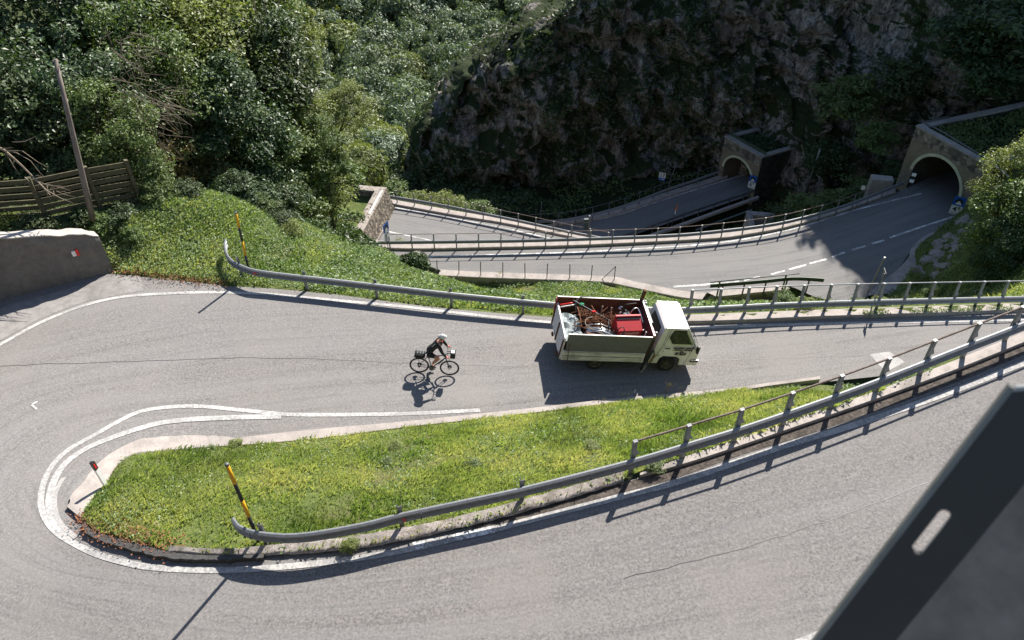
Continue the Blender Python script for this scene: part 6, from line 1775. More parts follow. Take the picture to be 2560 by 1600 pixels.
rider = empty("person", bw_((0.25, 0, 0.98)), BROT, "cyclist in black jacket, black shorts, red gloves and white helmet riding on the road", "person")
off = Vector((0.25, 0, 0.98))
J = {}
def j(n, p, r): J[n] = (Vector(p) - off, r)
j('pel', (0.27, 0, 1.00), (0.15, 0.125)); j('waist', (0.385, 0, 1.19), (0.135, 0.11)); j('chest', (0.53, 0, 1.38), (0.155, 0.12)); j('up', (0.625, 0, 1.495), (0.11, 0.09)); j('neck', (0.675, 0, 1.575), 0.055); j('head0', (0.71, 0, 1.65), (0.07, 0.075)); j('head1', (0.73, 0, 1.735), (0.085, 0.078)); j('head2', (0.725, 0, 1.80), (0.06, 0.06))
for s, nm in ((-1, 'n'), (1, 'f')):
    j('sh' + nm, (0.635, 0.185 * s, 1.475), 0.068)
    j('el' + nm, (0.755 if s < 0 else 0.80, 0.275 * s, 1.265), 0.044)
    j('wr' + nm, (0.905, 0.285 * s, 1.10), 0.030)
    j('hd' + nm, (0.955, 0.30 * s, 1.088), (0.040, 0.024))
    j('hip' + nm, (0.285, 0.095 * s, 0.965), 0.095)
    if s < 0:
        j('kn' + nm, (0.690, -0.12, 0.87), 0.062); j('cf' + nm, (0.58, -0.125, 0.73), 0.056); j('an' + nm, (0.415, -0.125, 0.545), 0.036); j('ft' + nm, (0.52, -0.13, 0.475), 0.036)
    else:
        j('kn' + nm, (0.585, 0.115, 0.60), 0.062); j('cf' + nm, (0.50, 0.12, 0.44), 0.055); j('an' + nm, (0.375, 0.125, 0.215), 0.036); j('ft' + nm, (0.49, 0.13, 0.15), 0.036)
names = list(J)
ix = {n: i for i, n in enumerate(names)}
edges = [('pel', 'waist'), ('waist', 'chest'), ('chest', 'up'), ('up', 'neck'), ('neck', 'head0'), ('head0', 'head1'), ('head1', 'head2')]
for nm in 'nf': edges += [('up', 'sh' + nm), ('sh' + nm, 'el' + nm), ('el' + nm, 'wr' + nm), ('wr' + nm, 'hd' + nm), ('pel', 'hip' + nm), ('hip' + nm, 'kn' + nm), ('kn' + nm, 'cf' + nm), ('cf' + nm, 'an' + nm), ('an' + nm, 'ft' + nm)]
def sub_skin(name, mat, keep, k, root, cut=None, extra=None, par=None):
    """clothing grown over part of the same skeleton; cut shortens an end joint towards its neighbour"""
    P = {n: J[n][0].copy() for n in keep}
    if cut:
        for n, (m, f) in cut.items(): P[n] = J[m][0] + (J[n][0] - J[m][0]) * f
    idx = {n: i for i, n in enumerate(keep)}
    E = [(idx[a], idx[b]) for a, b in edges if a in idx and b in idx]
    Rr = []
    for n in keep:
        r = J[n][1]; r = r if isinstance(r, tuple) else (r, r)
        Rr.append((r[0] * k + 0.006, r[1] * k + 0.006))
    return skin_body(name, mat, [P[n] for n in keep], E, Rr, par or rider, idx[root])
skin_body("body", M['skin'], [J[n][0] for n in names], [(ix[a], ix[b]) for a, b in edges], [J[n][1] for n in names], rider, ix['pel'])
sub_skin("jacket", M['blackcloth'], ['pel', 'waist', 'chest', 'up', 'neck', 'shn', 'eln', 'wrn', 'shf', 'elf', 'wrf'], 1.2, 'chest', cut={'neck': ('up', 0.9)})
sub_skin("shorts", M['blackcloth'], ['waist', 'pel', 'hipn', 'knn', 'hipf', 'knf'], 1.08, 'pel', cut={'knn': ('hipn', 0.72), 'knf': ('hipf', 0.72), 'waist': ('pel', 0.4)})
for nm in 'nf':
    f0 = J['an' + nm][0]; f1 = J['ft' + nm][0]
    dirf = (f1 - f0); dirf.normalize()
    skin_body("sock", M['white'], [f0 + (J['cf' + nm][0] - f0) * 0.38, f0 + (J['cf' + nm][0] - f0) * 0.1, f0 - Vector((0, 0, 0.03))], [(0, 1), (1, 2)], [(0.048, 0.048), (0.042, 0.042), (0.04, 0.04)], rider)
    skin_body("shoe", M['black'], [f0 + Vector((-0.05, 0, -0.055)), f0 + Vector((0.02, 0, -0.05)), f1 + Vector((0.0, 0, -0.02)), f1 + dirf * 0.09 + Vector((0, 0, -0.0))], [(0, 1), (1, 2), (2, 3)], [(0.036, 0.04), (0.042, 0.046), (0.044, 0.034), (0.03, 0.02)], rider)
    # gloved hand: palm, four fingers wrapped round the grip, thumb
    s = -1 if nm == 'n' else 1
    wv, hv = J['wr' + nm][0], J['hd' + nm][0]
    V = [wv + (hv - wv) * 0.2, hv, hv + Vector((0.035, 0, 0.0))]; E = [(0, 1), (1, 2)]; Rr = [(0.034, 0.030), (0.044, 0.028), (0.042, 0.022)]
    g = skin_body("glove", M['red'], V, E, Rr, rider)
    for q, (dy, ln) in enumerate(((-0.030, 0.055), (-0.010, 0.062), (0.010, 0.058), (0.028, 0.046))):
        a = hv + Vector((0.05, dy, 0.0)); b = a + Vector((ln * 0.6, 0, -0.018)); c = b + Vector((0.0, 0, -ln * 0.55)); 
        skin_body("finger", M['red' if q < 0 else 'skin'], [a, b, c], [(0, 1), (1, 2)], [(0.011, 0.011), (0.010, 0.010), (0.008, 0.008)], g)
    a = hv + Vector((0.0, 0.036 * -s, -0.01)); skin_body("finger", M['skin'], [a, a + Vector((0.035, 0.012 * -s, -0.018)), a + Vector((0.06, 0.0, -0.03))], [(0, 1), (1, 2)], [(0.013, 0.013), (0.011, 0.011), (0.009, 0.009)], g)
# face: nose, eyes, mouth, ears, grey hair edge
hc = J['head1'][0]
mb = MB(); mb.ico(hc + Vector((0.09, 0, -0.045)), (0.02, 0.014, 0.022), 2); mb.build("nose", M['skin'], rider, True)
mb = MB(); mb.tube([hc + Vector((0.078, -0.05, -0.018)), hc + Vector((0.094, 0, -0.01)), hc + Vector((0.078, 0.05, -0.018))], 0.014, 8); mb.build("sunglasses", M['black'], rider, True)
mb = MB(); mb.ico(hc + Vector((0.075, 0, -0.092)), (0.012, 0.024, 0.006), 2); mb.build("mouth", plain("lips", (0.30, 0.09, 0.08), 0.5), rider, True)
for s in (-1, 1):
    mb = MB(); mb.ico(hc + Vector((-0.005, 0.085 * s, -0.045)), (0.022, 0.012, 0.03), 2); mb.build("ear", M['skin'], rider, True)
mb = MB(); mb.ico(hc + Vector((-0.03, 0, -0.025)), (0.078, 0.084, 0.075), 3); mb.build("hair", plain("grey hair", (0.12, 0.12, 0.11), 0.7), rider, True)
mb = MB(); mb.tube([J['neck'][0] + Vector((0.035, -0.05, -0.03)), J['neck'][0] + Vector((0.06, 0, -0.04)), J['neck'][0] + Vector((0.035, 0.05, -0.03))], 0.018, 8); mb.build("collar", M['red'], rider, True)
# helmet: shell with dark vents
hm = Vector(hc) + Vector((-0.005, 0, 0.035))
def hel(u, v, k=1.0):
    a = u * math.pi * 2; b = v * math.pi / 2
    return hm + Vector((math.cos(a) * math.cos(b) * 0.148 * k, math.sin(a) * math.cos(b) * 0.108 * k, math.sin(b) * 0.105 * k - 0.02))
mb = MB(); mb.loft([[hel(u / 32, v / 8) for u in range(33)] for v in range(9)]); mb.loft([[hel(u / 32, 0, kk) for u in range(33)] for kk in (1.0, 0.8)]); he = mb.build("helmet", M['signwhite'], rider, True)
mb = MB()
for row, (y0, n_) in enumerate(((-0.062, 4), (-0.022, 5), (0.022, 5), (0.062, 4))):
    for q in range(n_):
        x = -0.10 + 0.2 * (q + 0.5) / n_
        zc_ = max(0, 1 - (x / 0.148) ** 2 - (y0 / 0.108) ** 2) ** 0.5 * 0.105 - 0.02
        mb.ico(hm + Vector((x, y0, zc_ - 0.001)), (0.021, 0.0095, 0.011), 2)
mb.build("vents", M['black'], he, True)
mb = MB(); mb.tube([hel(0.5 + (k - 4) / 26, 0.12, 1.01) for k in range(9)], 0.02, 6); mb.build("rear_band", M['galv_dark'], he, True)
# piping of letters across the back of the jacket
mb = MB()
for q in range(8):
    p = Vector((0.42 + 0.018 * q, -0.12, 1.36 + 0.022 * q)) - off
    mb.box(p + Vector((-0.02, -0.02, 0.02)), (0.012, 0.01, 0.012))
mb.build("print", M['galv'], rider)
# ------------------------------------------------------------------ foliage tools
rng = np.random.default_rng(7)
def unit(v): return v / (np.linalg.norm(v, axis=-1, keepdims=True) + 1e-9)
def leaf_quads(P, N, L, Wd, rg):
    """diamond leaves, folded a little along the rib; P centres, N normals, L lengths"""
    n = len(P)
    a = unit(np.cross(N, unit(rg.normal(size=(n, 3)))))
    b = np.cross(N, a)
    l = L[:, None]; w = Wd[:, None]
    V = np.stack([P - a * l * 0.5, P + b * w * 0.5 + N * w * 0.12, P + a * l * 0.5 - N * l * 0.10, P - b * w * 0.5 + N * w * 0.12], 1).reshape(-1, 3)
    F = np.arange(n * 4).reshape(n, 4)
    return V, F
def leaf_mesh(name, P, N, L, Wd, rg, rnd=None):
    V, F = leaf_quads(P, N, L, Wd, rg)
    r = rg.random(len(P)) if rnd is None else rnd
    return fast_mesh(name, V, F, False, [("rnd", 'FACE', r)])
def crown_points(rg, n, nclump, rad, shell=0.55, cr_=0.26, droop=0.2, flat=0.42, outw=0.0):
    """leaf positions gathered in clumps through an uneven ellipsoid round the origin"""
    d = unit(rg.normal(size=(nclump, 3)))
    rr = (shell + (1 - shell) * rg.random(nclump)) ** 0.8
    lump = 1 + 0.28 * vnoise(d[:, 0] * 1.8 + 5, d[:, 1] * 1.8, d[:, 2] * 1.8, int(rg.integers(99)))
    C = d * (rr * lump)[:, None]
    k = rg.integers(0, nclump, n)
    cs = cr_ * (0.6 + 0.8 * rg.random(nclump))
    o = rg.normal(size=(n, 3)) * np.array([0.55, 0.55, 0.55 * flat])
    # leaves lie on the outside of their clump
    ol = np.linalg.norm(o, axis=1, keepdims=True); o = o / ol * np.minimum(ol, 1.15) ** 0.5
    P = C[k] + o * cs[k][:, None]
    P[:, 2] -= droop * 0.3 * np.hypot(o[:, 0], o[:, 1]) * cs[k]
    N = unit((0.35 + outw) * o + (0.2 + outw) * d[k] + np.array([0, 0, 0.8 - 0.5 * outw]) + 0.45 * rg.normal(size=(n, 3)))
    return P * np.array(rad), N, C * np.array(rad)
def branches(mb, rg, base, targets, r0, n=5):
    for t in targets:
        t = np.asarray(t); m = base + (t - base) * 0.5 + rg.normal(size=3) * 0.08 * np.linalg.norm(t - base)
        mb.tube([Vector(base), Vector(m), Vector(t)], [r0, r0 * 0.6, r0 * 0.18], n)

class Proto:
    pass
def tree_proto(seed, mat, n, nclump, leaf, H=1.0, R=1.0, zc=0.62, rz=0.40, shell=0.5, cr_=0.26, twigs=14):
    """unit tree: height about 10, crown radius about 3.3 before scaling"""
    rg = np.random.default_rng(seed)
    P, N, C = crown_points(rg, n, nclump, (3.2, 3.2, 10 * rz), shell, cr_)
    P[:, 2] += 10 * zc; C[:, 2] += 10 * zc
    L = leaf * (0.45 + 1.3 * rg.random(n) ** 2.2)
    p = Proto(); p.crown = leaf_mesh("crown", P, N, L, L * 0.62, rg); p.crown.materials.append(M[mat])
    mb = MB(); mb.tube([(0, 0, -1.2), (0.05, 0.02, 1.5), (-0.08, 0.1, 4), (0.05, 0, 6.5)], [0.24, 0.19, 0.14, 0.06], 8)
    sel = rg.choice(len(C), min(twigs, len(C)), replace=False)
    for i in sel:
        z = rg.uniform(1.5, 5.5); branches(mb, rg, np.array([0, 0.05, z]), [C[i]], 0.075)
    p.trunk = mb.mesh("trunk", True); p.trunk.materials.append(M['bark'])
    p.zc = 10 * zc; p.R = 3.2; p.kids = (("trunk", p.trunk), ("crown", p.crown))
    return p
def bush_proto(seed, mat, n, nclump, leaf, rz=0.8, stems=10, shell=0.35, cr_=0.3, outw=0.0):
    rg = np.random.default_rng(seed)
    P, N, C = crown_points(rg, n, nclump, (1, 1, rz), shell, cr_, outw=outw)
    P[:, 2] += rz * 0.75; C[:, 2] += rz * 0.75
    k = P[:, 2] > -0.05; P, N = P[k], N[k]
    L = leaf * (0.45 + 1.3 * rg.random(len(P)) ** 2.2)
    p = Proto(); p.crown = leaf_mesh("foliage", P, N, L, L * 0.6, rg); p.crown.materials.append(M[mat])
    mb = MB()
    for i in rg.choice(len(C), min(stems, len(C)), replace=False): branches(mb, rg, np.array([0, 0, -0.2]), [C[i]], 0.03, 4)
    p.trunk = mb.mesh("stems", True); p.trunk.materials.append(M['bark']); p.kids = (("stems", p.trunk), ("foliage", p.crown)); p.zc = rz * 0.75; p.R = 1.0
    return p
def plant(p, name, label, cat, loc, sxy, sz, rot, group=None):
    root = empty(name, loc, (0, 0, rot), label, cat, group)
    for nm, me in p.kids:
        o = bpy.data.objects.new(nm, me); COL.objects.link(o); o.parent = root; o.scale = (sxy, sxy, sz)
    return root

T_dark = tree_proto(101, 'leaf_dark', 24000, 95, 0.21, shell=0.6, cr_=0.25)
T_dark2 = tree_proto(102, 'leaf_dark', 21000, 75, 0.22, shell=0.6, cr_=0.27)
T_mid = tree_proto(103, 'leaf_mid', 19000, 70, 0.20, shell=0.6, cr_=0.26)
T_mid2 = tree_proto(104, 'leaf_mid', 13000, 60, 0.20, shell=0.5, cr_=0.26, twigs=34)
T_light = tree_proto(105, 'leaf_light', 16000, 65, 0.19, shell=0.55, cr_=0.26, twigs=24)
T_aut = tree_proto(106, 'leaf_autumn', 2600, 40, 0.22, shell=0.2, cr_=0.26, twigs=30)
B_dark = bush_proto(111, 'leaf_dark', 5200, 60, 0.115)
B_mid = bush_proto(112, 'leaf_mid', 4800, 60, 0.115)
B_light = bush_proto(113, 'leaf_light', 4600, 60, 0.105, 1.0)
F_a = bush_proto(121, 'leaf_far_haze', 7000, 75, 0.105, 0.85, 3, 0.75, 0.27, 0.7)
F_b = bush_proto(122, 'leaf_far_haze', 7000, 50, 0.11, 1.0, 3, 0.75, 0.3, 0.7)
F_c = bush_proto(123, 'leaf_far_haze2', 6000, 60, 0.105, 0.9, 3, 0.7, 0.28, 0.7)
F_d = bush_proto(124, 'leaf_far_haze', 7000, 100, 0.095, 1.25, 3, 0.75, 0.22, 0.7)

def ground_z(x, y):
    ix = (x + 48) / (110 / 330); iy = (y - 17) / (45 / 180)
    if 0 <= ix < 330 and 0 <= iy < 180 and keep[int(iy), int(ix)]: return float(hill_z(x, y))
    return float(low_z(x, y))
# ------------------------------------------------------------------ trees of the left slope: (px, py, radius px, distance Y, kind)
trees = [
    (40, 350, 160, 37.5, T_dark, "dark leafy tree at the left edge above the plank fence"),
    (175, 270, 160, 38, T_dark2, "dark green tree right behind the top of the wooden pole"),
    (30, 130, 200, 41, T_dark, "dense dark tree filling the upper left edge of the slope"),
    (200, 60, 190, 42, T_dark2, "tall dark tree in the upper left corner, behind the pole top"),
    (290, 350, 110, 37, T_mid, "mid green tree just above the right half of the plank fence"),
    (330, 190, 140, 40, T_mid2, "thin twiggy tree with pale bare stems right of the wooden pole"),
    (390, 20, 180, 45, T_mid, "mid green tree at the top of the left slope, third from the left edge"),
    (440, 310, 135, 39, T_mid2, "twiggy loose tree above the end of the plank fence"),
    (480, 150, 150, 44, T_light, "sunlit yellow green tree in the middle of the left slope"),
    (580, 20, 170, 49, T_mid, "green tree at the top edge in the middle of the left slope"),
    (570, 340, 140, 41, T_dark, "dark tree in the shaded hollow above the grassy mound"),
    (610, 190, 150, 47, T_dark2, "dark crowned tree in the centre of the left slope"),
    (685, 40, 100, 52, T_light, "bright yellow green tree at the top right of the left slope"),
    (665, 230, 115, 48, T_mid, "mid green tree right of the slope's centre"),
    (735, 130, 65, 52, T_light, "light green tree on the right outline of the left slope"),
    (740, 310, 85, 49, T_light, "sunlit tree on the lower right outline of the left slope"),
    (660, 410, 115, 42, T_mid, "leafy tree low on the left slope above the mound's right shoulder"),
    (765, 430, 72, 50, T_mid2, "loose green tree just left of the roofed portal"),
    (800, 365, 58, 49, T_mid, "mid green tree below the one jutting over the valley"),
    (520, 440, 65, 37.0, T_aut, "small tree with yellowing leaves beside the dark hollow"),
    (430, 400, 75, 36.5, T_aut, "yellow leaved sapling at the right end of the plank fence"),
]
def place_crown(px, py, rpx, Y, p, name, label, cat, group=None, seed=0, hmin=2.0, hmax=16.0):
    """crown centre on the sight line at depth Y; the crown keeps its own proportions and the trunk reaches the ground"""
    u, b_, c_ = ray(px, py); t = Y / b_
    c = Vector((u * t, Y, CAM_H + c_ * t)); Rm = rpx * t / FPX
    g = ground_z(c.x, c.y)
    s = Rm / p.R
    rot = random.Random(seed).uniform(0, 6.28)
    hh = max(1.0, c.z - g)
    root = empty(name, (c.x, c.y, c.z - hh), (0, 0, rot), label, cat, group)
    o = bpy.data.objects.new("crown", p.crown); COL.objects.link(o); o.parent = root; o.scale = (s, s, s * 1.05); o.location = (0, 0, hh - p.zc * s * 1.05)
    o = bpy.data.objects.new("trunk", p.trunk); COL.objects.link(o); o.parent = root; o.scale = (s, s, (hh + Rm * 0.35) / 6.8)
    return root
for k, (px, py, rp, Y, p, lab) in enumerate(trees):
    place_crown(px, py, rp, 30.0 + 3.2 * max(0, min(1, (px - 330) / 70)) + max(0, 370 - py) * 0.03 + max(0, min(5, (px - 480) * 0.02)) + (Y - 42) * 0.12, p, "tree", lab, "tree", "trees on the left slope", 50 + k)
def leaning_tree(px, py, rpx, Y, fx, fy, p, label):
    """tree whose stem leans out from the foot seen at fx, fy"""
    u, b_, c_ = ray(px, py); t = Y / b_; c = Vector((u * t, Y, CAM_H + c_ * t)); Rm = rpx * t / FPX
    u, b_, c_ = ray(fx, fy); f = Vector((u * Y / b_ - 0.5, Y - 0.8, 0)); f.z = ground_z(f.x, f.y)
    root = empty("tree", f, label=label, cat="tree", group="trees on the left slope")
    o = bpy.data.objects.new("crown", p.crown); COL.objects.link(o); o.parent = root; s = Rm / p.R; o.scale = (s, s, s * 0.75); o.location = c - f - Vector((0, 0, p.zc * s * 0.75))
    d = c - f; mb = MB(); mb.tube([d * -0.05, d * 0.35 + Vector((-0.3, 0, 0.5)), d * 0.75, d * 1.1], [0.14, 0.11, 0.07, 0.03], 8)
    for k in range(6): mb.tube([d * (0.6 + 0.06 * k), d * (0.8 + 0.06 * k) + Vector((math.cos(k * 2.1), math.sin(k * 2.1), 0.3)) * Rm * 0.7], [0.04, 0.012], 5)
    mb.build("trunk", M['bark'], root, True)
leaning_tree(875, 262, 58, 42, 760, 430, T_light, "light tree leaning out furthest over the valley")
# ------------------------------------------------------------------ shrubs
def shrub(px, py, rpx, Y, p, lab, group="shrubs", seed=0, sq=1.0, name="shrub"):
    u, b_, c_ = ray(px, py); t = Y / b_; Rm = rpx * t / FPX
    return plant(p, name, lab, "shrub", (u * t, Y, CAM_H + c_ * t), Rm, Rm * sq, random.Random(seed).uniform(0, 6.28), group)
def on_ground(px, py):
    """sight line to hillside / lower ground"""
    u, b_, c_ = ray(px, py)
    for t in np.arange(20, 160, 0.25):
        x, y, z = u * t, b_ * t, CAM_H + c_ * t
        if z < ground_z(x, y): return Vector((x, y, z))
    return Vector((x, y, z))
def gshrub(px, py, rpx, p, lab, group="shrubs", seed=0, sq=1.0, dz=0.0):
    q = on_ground(px, py); Rm = rpx * (q.y / ray(px, py)[1]) / FPX
    return plant(p, "shrub", lab, "shrub", (q.x, q.y, q.z - 0.05 + dz), Rm, Rm * sq, random.Random(seed).uniform(0, 6.28), group)
for k, (px, py, r, p, lab) in enumerate((
    (250, 575, 46, B_mid, "leafy shrub at the foot of the wooden pole"), (300, 555, 40, B_dark, "dark shrub right of the wooden pole's foot"), (200, 560, 40, B_dark, "low dark shrub between the pole and the fence"), (330, 600, 34, B_mid, "small shrub above the right end of the concrete wall"),
    (20, 572, 34, B_light, "light green shrub on top of the concrete wall at the left edge"), (90, 575, 40, B_dark, "dark low shrub along the foot of the plank fence"), (385, 500, 46, B_mid, "shrub beside the right end post of the plank fence"), (560, 480, 34, B_light, "pale pointed shrub on the crest of the grassy mound"),
    (600, 500, 30, B_mid, "small shrub right of the mound's crest"), (660, 530, 38, B_mid, "shrub on the shaded right shoulder of the mound"), (470, 490, 36, B_dark, "dark shrub under the yellowing saplings"), (705, 560, 32, B_dark, "dark shrub on the right edge of the mound"), (770, 545, 36, B_light, "bluish light shrub left of the roofed portal"),
    (730, 590, 30, B_light, "light shrub on the descending edge of the mound"), 
    (1000, 628, 22, B_light, "yellowish tuft on the ivy covered rock"), (1240, 705, 20, B_light, "small shrub in the grass below the wire fence posts"), (1960, 765, 34, B_mid, "leafy shrub in the culvert gully behind the far guardrail"), (2010, 775, 28, B_light, "light shrub right of the culvert gully"), (2300, 715, 24, B_light, "sunlit shrub beside the broken concrete ditch"),
    (2330, 745, 26, B_mid, "low shrub behind the far guardrail at right"), (2200, 765, 22, B_light, "small plant between the far guardrail and the middle road"))):
    gshrub(px, py, r, p, lab, "shrubs on the banks", 200 + k, 0.9)
for k, (px, py, r, Y, p, lab) in enumerate(((640, 500, 60, 31, B_dark, "dark bush under the trees behind the mound's crest"), (700, 505, 65, 33, B_dark, "dark bush at the foot of the tree low on the left slope"), (765, 520, 65, 36, B_mid, "leafy bush under the trees left of the roofed portal"), (825, 500, 60, 40, B_light, "light bush between the trees and the roofed portal"),
    (860, 440, 50, 44, B_mid, "bush above the far corner of the roofed portal"), (590, 470, 50, 31, B_dark, "dark bush in the shaded hollow behind the mound"), (400, 450, 50, 29, B_mid, "bush right behind the end of the plank fence"), (60, 440, 60, 29, B_dark, "dark bush behind the plank fence near the left edge"), (190, 410, 60, 29, B_dark, "dark bush behind the middle of the plank fence"), (300, 400, 60, 29.5, B_mid, "bush behind the right panel of the plank fence"))):
    shrub(px, py + r * 0.5, r, Y, p, lab, "shrubs below the trees", 400 + k, 1.0)
# lit bushes behind the lower guardrails and dark ones under the cliff
for k, (px, py, r, Y, p, lab) in enumerate((
    (905, 475, 40, 74, B_light, "sunlit bush behind the portal's far corner"), (985, 478, 45, 73, B_mid, "sunlit green bush behind the start of the lower guardrail"), (1040, 500, 40, 71, B_light, "light bush behind the lower guardrail, second along it"), (1095, 505, 42, 71, B_light, "light feathery bush behind the lower guardrail, third along it"),
    (1140, 520, 38, 70, B_light, "light bush behind the lower guardrail, fourth along it"), (1190, 520, 42, 70.5, B_mid, "half shaded bush behind the lower guardrail"), (1240, 535, 44, 72, B_dark, "dark bush where the two lower guardrails meet"), (1300, 500, 60, 78, B_dark, "large dark shrub at the foot of the cliff's left part"),
    (1200, 480, 60, 79, B_dark, "dark shrub under the cliff left of the meeting guardrails"), (1110, 460, 60, 80, B_dark, "dark shrub at the foot of the spur"), (1030, 450, 55, 82, B_dark, "dark shrub at the lower left corner of the cliff"), (1370, 520, 45, 76, B_dark, "dark shrub beside the crooked rod"), (1450, 500, 50, 80, B_dark, "dark shrub behind the lowest road's guardrail"),
    (2010, 520, 60, 62, B_mid, "large grey green shrub in the gully left of the concrete block"), (2070, 500, 55, 60.5, B_mid, "shaded bush behind the middle guardrail near the small plate"), (1960, 540, 45, 62, B_dark, "dark bush behind the middle guardrail above the concrete box"), (2150, 470, 50, 62, B_mid, "shaded bush left of the larger tunnel"), (2240, 420, 45, 63, B_dark, "dark bush against the left side of the larger portal"),
    (2190, 330, 52, 66, B_mid, "grey green shrub on the scree above the larger tunnel's left side"), (2110, 230, 80, 71, B_mid, "wide shaded shrub on the slope between the two tunnels"), (2250, 180, 65, 70, B_dark, "dark shrub high on the slope above the larger portal"), (2070, 380, 60, 70, B_dark, "dark shrub right of the leaning pale pipe"), (2480, 170, 80, 62, B_dark, "dark shrub at the right edge above the larger portal"), (2540, 60, 130, 63, B_dark, "dark bush in the upper right corner"), (2400, 80, 90, 66, B_dark, "dark bush near the upper right corner"))):
    shrub(px, py + r * 0.7, r, Y, p, lab, "shrubs by the lower roads", 300 + k, 0.9)
# tree at the right edge, lit from behind
for k, (px, py, rp, Y, p, lab) in enumerate(((2760, 560, 150, 43, T_mid, "leafy tree just outside the right edge that shades the far end of the road"), (2535, 450, 85, 42, T_light, "back-lit light green tree at the right edge beside the larger tunnel"), (2555, 560, 105, 39.5, T_mid, "mid green tree at the right edge under the back-lit one"), (2515, 630, 75, 38.5, T_dark, "dark lower tree at the right edge over the grass"))):
    place_crown(px, py, rp, Y, p, "tree", lab, "tree", "trees at the right edge", 80 + k)
# plants in the open roofs
Qf, fd5, on5, bk5, Lf5, org5, zt5 = PORT5
rg = np.random.default_rng(55)
def bed(name, label, n, frame, size, mat, spread=0.35, kind='stuff'):
    P = np.array([frame(rg.random(), rg.random()) for k in range(n)]) + rg.normal(size=(n, 3)) * np.array([0.1, 0.1, spread * 0.5])
    N = unit(np.array([0, 0, 0.9]) + 0.6 * rg.normal(size=(n, 3)))
    L = size * (0.6 + 0.8 * rg.random(n))
    me = leaf_mesh(name, P, N, L, L * 0.65, rg)
    o = link(name, me, M[mat]); return tag(o, label, "plants", None, kind)
def fr5(a, b):
    p = Qf(0.9 + a * (Lf5 - 1.6), zt5 - 0.55 + 0.9 * vnoise(np.array(a * 4), np.array(b * 5))[()] , -0.9 - b * 7.0) + org5; return tuple(p)
bed("roof_plants", "green climbing plants filling the open roof of the sunlit portal", 9000, fr5, 0.3, 'leaf_light', 0.9)
def fr4(a, b):
    p = P4(0.6 + a * (L4 - 1.2), -11.4 - 0.45 + 0.3 * vnoise(np.array(a * 7), np.array(b * 9))[()], 0) + bk4 * (0.6 + b * 12) + org4; return tuple(p)
bed("roof_plants", "dark green plants filling the roof of the larger portal", 9000, fr4, 0.22, 'leaf_mid', 0.4)
def fr6(a, b):
    p = P6(0.6 + a * (L6 - 1.2), -22.0 - 0.4 + 0.3 * vnoise(np.array(a * 7), np.array(b * 9))[()], 0) + bk6 * (0.6 + b * 8) + org6; return tuple(p)
bed("roof_plants", "dark green plants filling the roof of the smaller portal", 5000, fr6, 0.25, 'leaf_dark', 0.25)

# ------------------------------------------------------------------ forest across the valley: one object per tree
fr_ = np.random.default_rng(99)
cnt = 0
protos = [F_a, F_b, F_a, F_d, F_b, F_c]
labels = {id(F_a): "rounded dark green tree of the far valley forest", id(F_b): "broad mid green tree of the far valley forest", id(F_c): "light yellow green tree of the far valley forest", id(F_d): "tall narrow dark tree of the far valley forest"}
cand = []
for k in range(9000):
    xx, yy = fr_.uniform(-100, 80), 74 + 266 * fr_.random() ** 1.1
    zz_ = float(low_z(xx, yy)); q = proj((xx, yy, zz_ + 4.0))
    if not (690 < q[0] < 1430 and -80 < q[1] < 520): continue
    if yy < 106 and (xx > -15.5 or q[0] > 1010): continue
    sep = (4.0 if yy < 130 else 6.3)
    if all((xx - c[0]) ** 2 + (yy - c[1]) ** 2 > (sep * c[3]) ** 2 for c in cand): cand.append((xx, yy, zz_, fr_.uniform(0.8, 1.25)))
fr_.shuffle(cand)
cand = cand[:300]
for (xx, yy, zz_, sz_) in cand:
    near_ = yy < 130
    p = F_c if (near_ and fr_.random() < 0.75) else protos[int(fr_.integers(0, 6))]
    s = sz_ * (3.0 if near_ else 5.4)
    lab = labels[id(p)] if not near_ else ("low yellow green tree on the near rim of the valley" if p is F_c else "low dark tree on the near rim of the valley")
    plant(p, "tree", lab, "tree", (xx, yy, zz_ - 0.6), s, s * fr_.uniform(0.95, 1.3), fr_.uniform(0, 6.28), "far valley forest: " + lab)

# ------------------------------------------------------------------ grass, weeds, ground cover
def blades(name, label, P, hgt, wid, rg, mat, lean=0.5, rnd=None, nrm=None):
    n = len(P)
    a = rg.random(n) * 6.283
    d = np.stack([np.cos(a), np.sin(a), np.zeros(n)], 1)
    ln = (rg.random(n) * lean)[:, None]
    la = rg.normal(0.6, 0.9, n); ld = np.stack([np.cos(la), np.sin(la), np.zeros(n)], 1)
    h = hgt[:, None]; w = wid[:, None]
    up = np.array([0, 0, 1.0])
    V = np.stack([P - d * w, P + d * w, P + d * w * 0.7 + (up * 0.55 + ld * ln * 0.35) * h, P + (up * (1 - ln * 0.35) + ld * ln) * h], 1).reshape(-1, 3)
    F = np.arange(n * 4).reshape(n, 4)
    me = fast_mesh(name, V, F, False, [("rnd", 'FACE', rg.random(n) if rnd is None else rnd)])
    o = link(name, me, M[mat]); return tag(o, label, "grass", None, 'stuff')
rg = np.random.default_rng(21)
P, ii, tt = island_pt(150000, rg)
den = fbm(P[:, 0] * 0.9, P[:, 1] * 0.9, oct=4, seed=70); 
bare = (np.abs(tt - 0.5) > 0.46)
thin = 0.30 + 0.9 * np.clip(den + 0.62, 0, 1)
thin *= (P[:, 0] < 9.3)
thin *= np.where(tt > 0.80, 0.45 + 0.55 * np.clip((0.98 - tt) / 0.2, 0, 1), 1) * np.where(tt < 0.06, 0.6, 1)
kp = rg.random(len(P)) < thin
P, ii, tt, den = P[kp], ii[kp], tt[kp], den[kp]
cl_ = np.clip(vnoise(P[:, 0] * 2.3, P[:, 1] * 2.3, seed=77) * 0.5 + 0.5, 0, 1)
